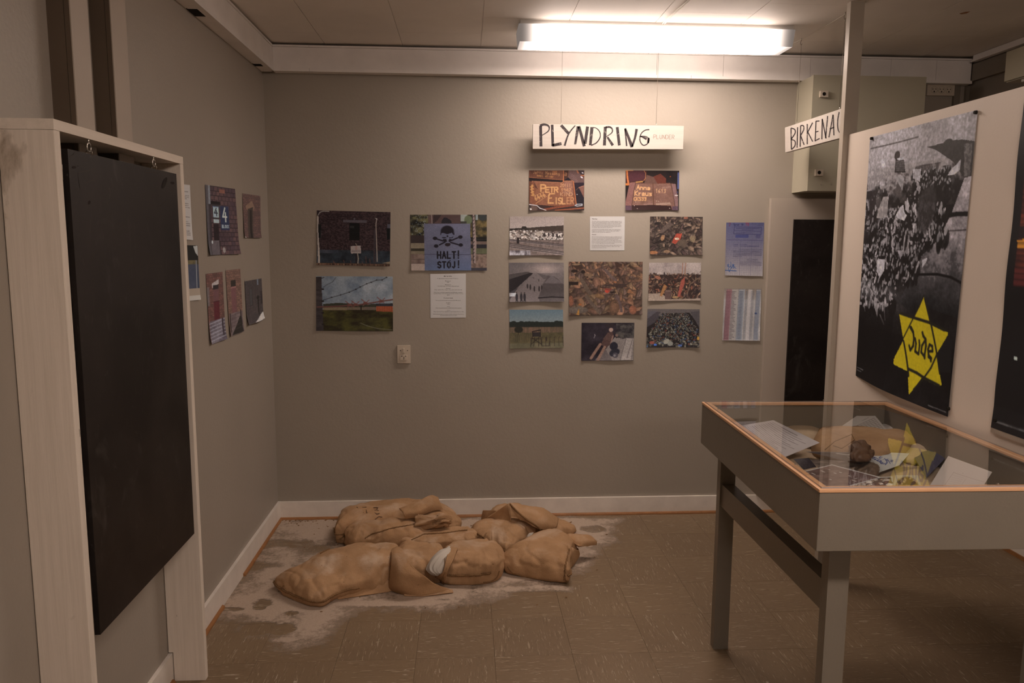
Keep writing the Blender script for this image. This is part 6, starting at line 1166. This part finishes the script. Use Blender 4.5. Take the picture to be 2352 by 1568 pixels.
A = Art(70, 50, (110, 90, 78), (0, 0, 70, 50), 64); A.tone((0, 0, 70, 50), (130, 106, 90), (70, 52, 44), 6, 8, 4, 3); [A.line([(0, 6+k_*7), (70, 10+k_*6)], 1.4, (60, 42, 36), .6) for k_ in range(6)]
paper('landscape_photo', [(830, 480, Z0+.02), (1100, 486, Z0+.014), (1130, 560, Z0+.006), (900, 545, Z0+.01)], A, 'faded brown photo lying between the dark photo and the bordered photo', 'photo print')

# ============================================================ SAND AND SANDBAGS
spx = [(640, 1193), (600, 1255), (556, 1330), (520, 1385), (500, 1412), (560, 1440), (600, 1470), (660, 1482), (720, 1470), (760, 1430), (830, 1395), (900, 1392), (980, 1400), (1050, 1380), (1130, 1372), (1200, 1345), (1300, 1350), (1330, 1310), (1345, 1270), (1400, 1240), (1410, 1195), (1300, 1186)]
SP = np.array([Zp(x, y, 0) for x, y in spx]); SP[0] = (XL+.027, YB-.027); SP[-1][1] = YB-.027
xs = np.arange(XL+.016, 0.98, .0085); ys = np.arange(2.85, YB-.016, .0085); XX, YY = np.meshgrid(xs, ys); H_, W_ = XX.shape
def sdist(P, X, Y):
    d = np.full(X.shape, 9.0); ins = np.zeros(X.shape, bool); n_ = len(P)
    for i in range(n_):
        a, b = P[i], P[(i+1) % n_]; ab = b-a; t_ = np.clip(((X-a[0])*ab[0]+(Y-a[1])*ab[1])/ab.dot(ab), 0, 1)
        d = np.minimum(d, np.hypot(X-a[0]-t_*ab[0], Y-a[1]-t_*ab[1]))
        c_ = ((a[1] > Y) != (b[1] > Y)) & (X < (b[0]-a[0])*(Y-a[1])/(b[1]-a[1]+1e-9)+a[0]); ins ^= c_
    return np.where(ins, d, -d)
sd_ = sdist(SP, XX, YY); n1 = fbm(W_, H_, 9, 7, 101, 5); n2 = fbm(W_, H_, 26, 18, 201, 4)
cov = np.clip(.5+sd_*3.2, 0, .8)+(n1-.5)*1.15+(n2-.5)*.55
cov = cov*np.clip((sd_+.13)/.09, 0, 1)
for px, py, rx, ry, am in ((605, 1388, .055, .05, .9), (668, 1408, .05, .025, .8), (598, 1440, .055, .045, .7), (655, 1445, .04, .04, .6), (655, 1248, .12, .06, .45), (600, 1300, .10, .04, .35), (530, 1400, .06, .02, .7), (650, 1330, .06, .03, .4), (1250, 1370, .05, .03, .3), (1360, 1215, .06, .04, .5), (1010, 1378, .04, .012, .3)):
    c_ = Zp(px, py, 0); cov = cov-am*np.clip(1.6+(n2-.5)*4-((XX-c_[0])/rx)**2-((YY-c_[1])/ry)**2, 0, 1)
for px, py, rx, ry, am in ((740, 1205, .14, .08, .6), (900, 1385, .25, .03, .45), (1240, 1352, .2, .035, .35), (1130, 1300, .2, .2, .4), (650, 1470, .06, .02, .4), (1350, 1195, .12, .05, .3), (635, 1400, .012, .1, .35), (700, 1400, .1, .03, .3)):
    c_ = Zp(px, py, 0); cov = cov+am*np.clip(1.3-((XX-c_[0])/rx)**2-((YY-c_[1])/ry)**2, 0, 1)
cov = np.clip(cov, 0, 1)
bm = bmesh.new(); lay = bm.verts.layers.float.new('cover'); V = {}
def vert(j, i):
    if (j, i) not in V:
        c_ = cov[j, i]; v = bm.verts.new((xs[i], ys[j], .0009+.0028*c_*c_*(.6+.8*n2[j, i]))); v[lay] = float(c_); V[(j, i)] = v
    return V[(j, i)]
for j in range(H_-1):
    for i in range(W_-1):
        if max(cov[j, i], cov[j+1, i], cov[j, i+1], cov[j+1, i+1]) > .06: bm.faces.new((vert(j, i), vert(j, i+1), vert(j+1, i+1), vert(j+1, i)))
sand = mesh_obj('sand', bm, M_SAND, None, smooth=True); tag(sand, 'pale sand spilled over the tiles around the sandbags', 'sand', None, 'stuff')
crumbs = bmesh.new()
for k_ in range(130):
    if k_ < 80: x, y = XL+.03+random.random()*.75, YB-.035-abs(random.gauss(0, .05))
    else: x, y = random.uniform(-.95, .8), random.uniform(3.2, 4.25)
    s_ = random.uniform(.0015, .0045); bmesh.ops.create_icosphere(crumbs, subdivisions=1, radius=s_, matrix=Matrix.Translation((x, y, .003+s_*.5)) @ Matrix.Diagonal((1.6, 1, .6, 1)))
cr_ = mesh_obj('debris', crumbs, M_SEAM); tag(cr_, 'brown crumbs scattered over the spilled sand', 'debris', None, 'stuff')

GRP = 'burlap sandbags heaped in the corner'
def sandbag(lab, outline, skel, seed, mat=M_BURLAP, seams=(), wr=.006, zs=.34, e=(.85, .72), dent=None, N=216):
    c_ = np.mean(np.array(outline), 0); t_ = thing('sandbag', (c_[0], c_[1], 0), lab, 'sandbag', GRP)
    o, O_, C_, rim = mound('body', outline, .15, mat, parent=t_, z0=.002, skel=skel, seed=seed, wr=wr, wscale=20, zs=zs, N=N, K=30, e=e, dent=dent)
    n_ = len(O_)
    for a, b in seams:
        i0, i1 = int(a*n_), int(b*n_); pts = []
        for i in range(i0, i1+1):
            k = i % n_; dv = (O_[k][:2]-C_[k][:2])/np.linalg.norm(O_[k][:2]-C_[k][:2]); q = rim[k]
            pts.append((q.x+dv[0]*.0035, q.y+dv[1]*.0035, max(.007, q.z+.002)))
        if len(pts) > 2:
            P_ = catmull(pts[::2], 5); tubeo('seam', P_, 0, M_SEAM, t_, 7, rfun=lambda u, th: .0046*(1+.28*math.sin(u*len(P_)*1.3+th*2)))
    return t_
# far left long sack, lettered
bagA = sandbag('long lettered burlap sandbag against the skirting, furthest left in the heap', [(-.70, 4.00), (-.66, 3.95), (-.50, 4.00), (-.30, 4.05), (-.10, 4.03), (-.03, 4.10), (-.10, 4.24), (-.30, 4.29), (-.55, 4.28), (-.68, 4.17)], [(-.60, 4.10, .150), (-.40, 4.15, .160), (-.22, 4.16, .165), (-.12, 4.14, .12)], 1, seams=((.93, 1.12), (.12, .3)), zs=.4)
cloth('neck_flap', [[tuple(onZ(918, 1168, .17)), tuple(onZ(950, 1158, .195)), tuple(onZ(985, 1141, .215)), tuple(onZ(1004, 1142, .20))],
                    [tuple(onZ(925, 1180, .165)), tuple(onZ(960, 1172, .18)), tuple(onZ(990, 1158, .19)), tuple(onZ(1012, 1158, .175))],
                    [tuple(onZ(930, 1190, .14)), tuple(onZ(960, 1184, .15)), tuple(onZ(995, 1172, .155)), tuple(onZ(1018, 1168, .15))]], M_BURLAP, bagA, 8, .007, .006)
cloth('neck_flap', [[tuple(onZ(935, 1190, .13)), tuple(onZ(975, 1183, .14)), tuple(onZ(1000, 1170, .145)), tuple(onZ(1018, 1172, .13))],
                    [tuple(onZ(950, 1198, .11)), tuple(onZ(985, 1192, .12)), tuple(onZ(1018, 1185, .12)), tuple(onZ(1035, 1186, .10))],
                    [tuple(onZ(960, 1204, .09)), tuple(onZ(1000, 1200, .09)), tuple(onZ(1030, 1196, .085)), tuple(onZ(1043, 1192, .07))]], M_BURLAP, bagA, 8, .006, .005)
def on_top(o, px, py, z0=.13):
    return onZ(px, py, z0)
bm = bmesh.new()
def marks(px, py):
    z = .148-(py-1170)*.00115; v = onZ(px, py, z); return v+Vector((0, -.006, .004))
for P_ in ([(823, 1177), (831, 1171), (835, 1178)], [(833, 1172), (822, 1182)], [(841, 1171), (844, 1181)], [(870, 1173), (862, 1172), (859, 1177), (866, 1181), (872, 1179)], [(858, 1166), (868, 1166), (866, 1170)], [(832, 1166), (842, 1165)], [(862, 1193), (870, 1187), (878, 1188)], [(823, 1168), (820, 1165)]):
    for a, b in zip(P_[:-1], P_[1:]): tube(bm, [marks(*a), marks(*b)], .0026, 6)
mesh_obj('stencil_marks', bm, M_LEATHER, bagA)
# second row left
bagB = sandbag('burlap sandbag with a scrunched frayed neck, lying in front of the lettered one', [(-.635, 3.93), (-.58, 3.85), (-.42, 3.83), (-.28, 3.84), (-.12, 3.90), (-.10, 3.96), (-.22, 4.02), (-.40, 4.05), (-.56, 4.03), (-.625, 3.99)], [(-.54, 3.94, .125), (-.40, 3.94, .135), (-.24, 3.94, .115), (-.15, 3.94, .10)], 2, seams=((.55, .78),), dent=[(-.50, 3.86, .03, .012)])
np_ = [tuple(onZ(960, 1201, .12)), tuple(onZ(985, 1200, .13)), tuple(onZ(1003, 1198, .14)), tuple(onZ(1018, 1192, .155)), tuple(onZ(1030, 1200, .13))]
tubeo('neck', catmull(np_, 8), 0, M_BURLAP, bagB, 26, rfun=lambda u, th: (.030*(1-u)**.8+.010+.026*max(0, u-.45))*(1+.28*math.sin(th*6+u*9)+.12*math.sin(th*11)))
bm = bmesh.new(); c0 = onZ(1012, 1200, .145)
for k_ in range(34):
    a_ = random.random()*6.28; q = c0+Vector((random.gauss(0, .022), random.gauss(0, .012), random.gauss(.0, .008))); tube(bm, [q, q+Vector((random.gauss(0, .012), random.gauss(0, .008), random.uniform(.004, .018))), q+Vector((random.gauss(0, .022), random.gauss(0, .012), random.uniform(.0, .022)))], .0011, 4)
fz = mesh_obj('frayed_fibres', bm, M_SEAM, bagB); fz['kind'] = 'stuff'
# middle small
bagC = sandbag('small lens-shaped burlap sandbag with a ruffled seam, mid heap', [(-.385, 3.875), (-.28, 3.80), (-.12, 3.77), (.02, 3.79), (.055, 3.86), (.04, 3.93), (-.08, 3.95), (-.24, 3.93)], [(-.26, 3.86, .085), (-.10, 3.865, .105), (-.01, 3.87, .10)], 3, M_BURLAP2, seams=((.40, .98),), zs=.72, e=(.8, .9))
# front left
bagD = sandbag('large bent burlap sandbag with square end, front left of the heap', [(-.875, 3.435), (-.80, 3.33), (-.71, 3.26), (-.63, 3.235), (-.575, 3.31), (-.50, 3.345), (-.40, 3.385), (-.335, 3.43), (-.325, 3.55), (-.335, 3.655), (-.48, 3.69), (-.64, 3.66), (-.735, 3.60), (-.81, 3.51)], [(-.74, 3.405, .105), (-.62, 3.47, .150), (-.48, 3.53, .158), (-.37, 3.54, .15)], 4, M_BURLAP2, seams=((.64, .93), (.14, .37), (0, .15)), zs=.30, e=(.82, .8), dent=[(-.585, 3.37, .05, .035), (-.50, 3.38, .04, .018)])
cloth('under_flap', [[(-.585, 3.34, .035), (-.46, 3.385, .045), (-.335, 3.42, .05)], [(-.585, 3.325, .015), (-.46, 3.365, .018), (-.335, 3.405, .022)], [(-.575, 3.315, .004), (-.46, 3.35, .004), (-.335, 3.39, .004)]], M_BURLAP, bagD, 8, .004, .003)
tuft = bmesh.new(); c0 = Vector((-.872, 3.437, .03))
for k_ in range(12): tube(tuft, [c0, c0+Vector((-.012+random.gauss(0, .005), random.gauss(0, .008), random.uniform(-.012, .018)))], .0012, 4)
tf = mesh_obj('frayed_fibres', tuft, M_SEAM, bagD); tf['kind'] = 'stuff'
# front middle: flattened sack with hanging flap, tied white liner, and the round sack
bagE = sandbag('flattened burlap sandbag with a cloth flap hanging to the floor, front middle', [(-.335, 3.47), (-.20, 3.44), (-.105, 3.47), (-.095, 3.56), (-.13, 3.655), (-.24, 3.69), (-.335, 3.67)], [(-.27, 3.57, .145), (-.15, 3.57, .14)], 5, M_BURLAP2, seams=((.6, .85),), wr=.007)
Zc = lambda x, y, z: tuple(onZ(600+x/2.94, 1100+y/2.94, z))
cloth('flap', [[Zc(885, 478, .155), Zc(905, 468, .160), Zc(930, 464, .162), Zc(952, 480, .160)],
               [Zc(884, 560, .135), Zc(915, 548, .150), Zc(960, 552, .152), Zc(1010, 575, .148)],
               [Zc(877, 650, .080), Zc(930, 640, .110), Zc(1010, 640, .118), Zc(1100, 650, .105)],
               [Zc(872, 728, .022), Zc(940, 725, .055), Zc(1060, 715, .060), Zc(1190, 712, .045)],
               [Zc(905, 752, .006), Zc(970, 772, .008), Zc(1100, 778, .010), Zc(1295, 745, .012)]], M_BURLAP, bagE, 9, .007, .005, wscale=14)
cloth('flap', [[Zc(960, 765, .012), Zc(1100, 765, .012), Zc(1290, 748, .014)], [Zc(965, 790, .004), Zc(1110, 790, .004), Zc(1296, 768, .005)]], M_BURLAP, bagE, 9, .005, .003)
bagF = sandbag('round burlap sandbag with a white tied liner at its mouth, front middle', [(-.135, 3.50), (-.115, 3.445), (-.02, 3.42), (.08, 3.425), (.16, 3.47), (.185, 3.56), (.15, 3.66), (.05, 3.70), (-.06, 3.68), (-.12, 3.60)], [(-.05, 3.555, .150), (.07, 3.555, .160)], 6, M_BURLAP2, seams=((.12, .34),), zs=.36)
lp = [Zc(1270, 458, .165), Zc(1262, 485, .160), Zc(1235, 515, .150), Zc(1205, 560, .125), Zc(1180, 610, .095), Zc(1172, 650, .070)]
tubeo('liner', catmull(lp, 7), 0, M_LINER, bagF, 40, rfun=lambda u, th: (.006+.036*math.sin(min(1, u*1.03)*math.pi*.62)**1.3*(1-max(0, u-.86)/.14*.75))*(1+.10*math.sin(th*13)+.05*math.sin(th*7+1)))
tubeo('tie', ring_pts(lp[1], .011, 'xz', 14), .003, M_LINER, bagF, 6)
cloth('mouth_hem', [[Zc(1275, 465, .165), Zc(1250, 540, .150), Zc(1235, 620, .11), Zc(1180, 655, .06)], [Zc(1325, 470, .165), Zc(1300, 545, .15), Zc(1262, 620, .115), Zc(1245, 690, .045)]], M_BURLAP, bagF, 9, .007, .003)
tubeo('string', [Zc(1238, 530, .155), Zc(1240, 580, .13), Zc(1245, 625, .11), Zc(1232, 670, .07), Zc(1228, 710, .012)], .0016, M_SEAM, bagF, 5)
tubeo('string', [Zc(1255, 600, .13), Zc(1236, 640, .10), Zc(1215, 690, .05), Zc(1235, 715, .01)], .0014, M_SEAM, bagF, 5)
# right rear flat
bagG = sandbag('smooth burlap sandbag with a long corded edge, between the round one and the open one', [(.03, 3.90), (.09, 3.82), (.15, 3.75), (.215, 3.70), (.265, 3.78), (.335, 3.90), (.37, 3.97), (.28, 4.06), (.13, 4.09), (.04, 4.02)], [(.13, 3.92, .115), (.25, 3.92, .12)], 7, M_BURLAP2, seams=((0, .33),), zs=.45)
# rear right open sack
bagH = sandbag('burlap sandbag with its mouth folded open like a tent, beside the skirting', [(.14, 4.12), (.28, 4.02), (.42, 3.98), (.54, 4.01), (.615, 4.06), (.58, 4.14), (.44, 4.24), (.28, 4.29), (.15, 4.26)], [(.26, 4.14, .125), (.38, 4.12, .115), (.50, 4.08, .06)], 8, seams=(), zs=.3)
g1 = [[Zc(1680, 162, .205), Zc(1760, 178, .19), Zc(1900, 205, .155), Zc(2000, 270, .09)],
      [Zc(1700, 220, .175), Zc(1760, 240, .165), Zc(1880, 280, .13), Zc(1990, 320, .07)],
      [Zc(1740, 260, .15), Zc(1790, 290, .13), Zc(1860, 330, .10), Zc(1960, 350, .05)]]
cloth('mouth_flap', g1, M_BURLAP, bagH, 9, .008, .005)
g2 = [[Zc(1678, 162, .205), Zc(1640, 180, .19), Zc(1590, 215, .155), Zc(1520, 262, .11)],
      [Zc(1682, 220, .17), Zc(1650, 230, .15), Zc(1610, 250, .125), Zc(1530, 278, .09)],
      [Zc(1690, 285, .12), Zc(1650, 286, .11), Zc(1600, 286, .10), Zc(1530, 284, .08)]]
cloth('mouth_flap', g2, M_BURLAP, bagH, 9, .007, .004)
cloth('mouth_corner', [[Zc(1500, 208, .14), Zc(1545, 210, .145), Zc(1600, 212, .15)], [Zc(1494, 240, .11), Zc(1530, 240, .12), Zc(1580, 235, .125)], [Zc(1490, 275, .08), Zc(1515, 272, .09), Zc(1545, 262, .10)]], M_BURLAP, bagH, 9, .006, .003)
tubeo('seam', catmull([Zc(1684, 170, .206), Zc(1730, 220, .185), Zc(1790, 270, .155), Zc(1850, 310, .125), Zc(1885, 340, .10)], 8), .0048, M_SEAM, bagH, 7)
# right front
bagI = sandbag('plump burlap sandbag with a folded neck sticking out, furthest right in the heap', [(.185, 3.60), (.20, 3.54), (.33, 3.465), (.47, 3.415), (.495, 3.47), (.515, 3.57), (.56, 3.70), (.52, 3.79), (.43, 3.86), (.32, 3.80), (.24, 3.69)], [(.33, 3.62, .130), (.43, 3.66, .145)], 9, seams=((.28, .62),), zs=.34)
cloth('neck_flap', [[Zc(2060, 380, .12), Zc(2110, 378, .12), Zc(2190, 385, .11), Zc(2255, 405, .10)],
                    [Zc(2095, 420, .10), Zc(2150, 425, .105), Zc(2210, 418, .10), Zc(2260, 418, .09)],
                    [Zc(2140, 462, .085), Zc(2170, 455, .085), Zc(2210, 445, .08), Zc(2258, 438, .075)]], M_BURLAP, bagI, 9, .010, .005)
cloth('neck_flap', [[Zc(2085, 455, .10), Zc(2110, 470, .09), Zc(2140, 478, .07)], [Zc(2070, 530, .07), Zc(2095, 540, .05), Zc(2140, 520, .03)], [Zc(2055, 610, .03), Zc(2065, 620, .02), Zc(2085, 600, .008)]], M_BURLAP, bagI, 9, .007, .004)
cloth('liner', [[Zc(1795, 380, .12), Zc(1810, 365, .13), Zc(1840, 362, .135)], [Zc(1788, 400, .10), Zc(1805, 395, .11), Zc(1825, 385, .12)]], M_LINER, bagI, 6, .004, .003)
# seams and hems lying on the sacks: points found on the cloth itself
from mathutils.bvhtree import BVHTree
bpy.context.view_layer.update()
trees = []
for o in [o for o in bpy.data.objects if o.parent in (bagA, bagB, bagC, bagD, bagE, bagF, bagG, bagH, bagI) and o.name.split('.')[0] in ('body', 'flap', 'mouth_flap')]:
    me = o.data; mw = o.matrix_world; trees.append((o, BVHTree.FromPolygons([mw @ v.co for v in me.vertices], [tuple(p.vertices) for p in me.polygons])))
def surf(x, y):
    px, py = 600+x/2.94, 1100+y/2.94; d = Vector(AX_R*((px-1176)/F) + AX_D*((py-784)/F) + AX_F).normalized(); o = Vector((0, 0, EYE)); best = None
    for ob_, t_ in trees:
        h = t_.ray_cast(o, d)
        if h[0] is not None and (best is None or h[3] < best[1]): best = (h[0]+h[1]*.0015 if h[1].dot(d) < 0 else h[0]-h[1]*.0015, h[3], ob_)
    return best
def laid(bag, name, pts, rad, mat=M_SEAM):
    P = [surf(*p) for p in catmull(pts, 9)]; P = [p[0] for p in P if p and p[2].parent == bag]
    Q_ = [P[0]] if P else []
    for p in P[1:]:
        if (p-Q_[-1]).length > .07: break
        if (p-Q_[-1]).length > .003: Q_.append(p)
    if len(Q_) > 3: tubeo(name, Q_, 0, mat, bag, 6, rfun=lambda u, th: rad*(1+.35*math.sin(u*len(Q_)*2.2+th)))
laid(bagB, 'seam', [(700, 400), (745, 372), (800, 356), (880, 332), (960, 318), (1030, 308)], .0032)
laid(bagC, 'hem', [(1100, 372), (1180, 368), (1260, 362), (1340, 350), (1395, 345)], .0034)
laid(bagC, 'seam', [(900, 448), (960, 430), (1040, 400), (1100, 372)], .003)
laid(bagD, 'hem', [(400, 504), (460, 474), (520, 458), (640, 450), (760, 456), (880, 468)], .0034)
laid(bagG, 'corded_edge', [(1425, 350), (1480, 380), (1540, 418), (1600, 464), (1650, 512)], .0042)
laid(bagI, 'corded_edge', [(2080, 470), (2062, 540), (2052, 610), (2048, 680)], .0042)
laid(bagI, 'seam', [(1665, 590), (1700, 630), (1800, 665), (1900, 685), (2030, 692)], .003)
laid(bagA, 'seam', [(530, 405), (570, 375), (610, 350), (640, 335)], .0034)
laid(bagE, 'hem', [(935, 470), (1010, 462), (1090, 462), (1170, 470), (1230, 480)], .003)
laid(bagF, 'stitching', [(1325, 480), (1300, 530), (1270, 575), (1245, 620)], .0022)
laid(bagF, 'seam', [(1500, 695), (1550, 690), (1590, 660), (1605, 620)], .0026)
for bag, (x, y) in ((bagD, (150, 720)), (bagA, (535, 405)), (bagI, (2045, 700)), (bagF, (1200, 655))):
    h = surf(x, y) or surf(x+15, y-15)
    if h:
        bm = bmesh.new()
        for k_ in range(14): tube(bm, [h[0], h[0]+Vector((random.gauss(0, .008), random.gauss(-.004, .006), random.gauss(0, .007)))], .0009, 4)
        q = mesh_obj('frayed_fibres', bm, M_SEAM, bag); q['kind'] = 'stuff'
bm = bmesh.new(); vs = [bm.verts.new(onZ(x, y, ZC-.0004)) for x, y in ((2203, 31), (2218, 27), (2229, 26), (2220, 31), (2208, 33))]; bm.faces.new(vs)
mesh_obj('peeled_spot', bm, M_STRIP, ceil_)
tw = tubeo('twig', [tuple(onZ(1300, 1205, .004)), tuple(onZ(1307, 1201, .008)), tuple(onZ(1313, 1198, .014))], .003, M_SEAM, None, 6); tag(tw, 'small dark splinter on the sand beside the open sandbag', 'splinter')
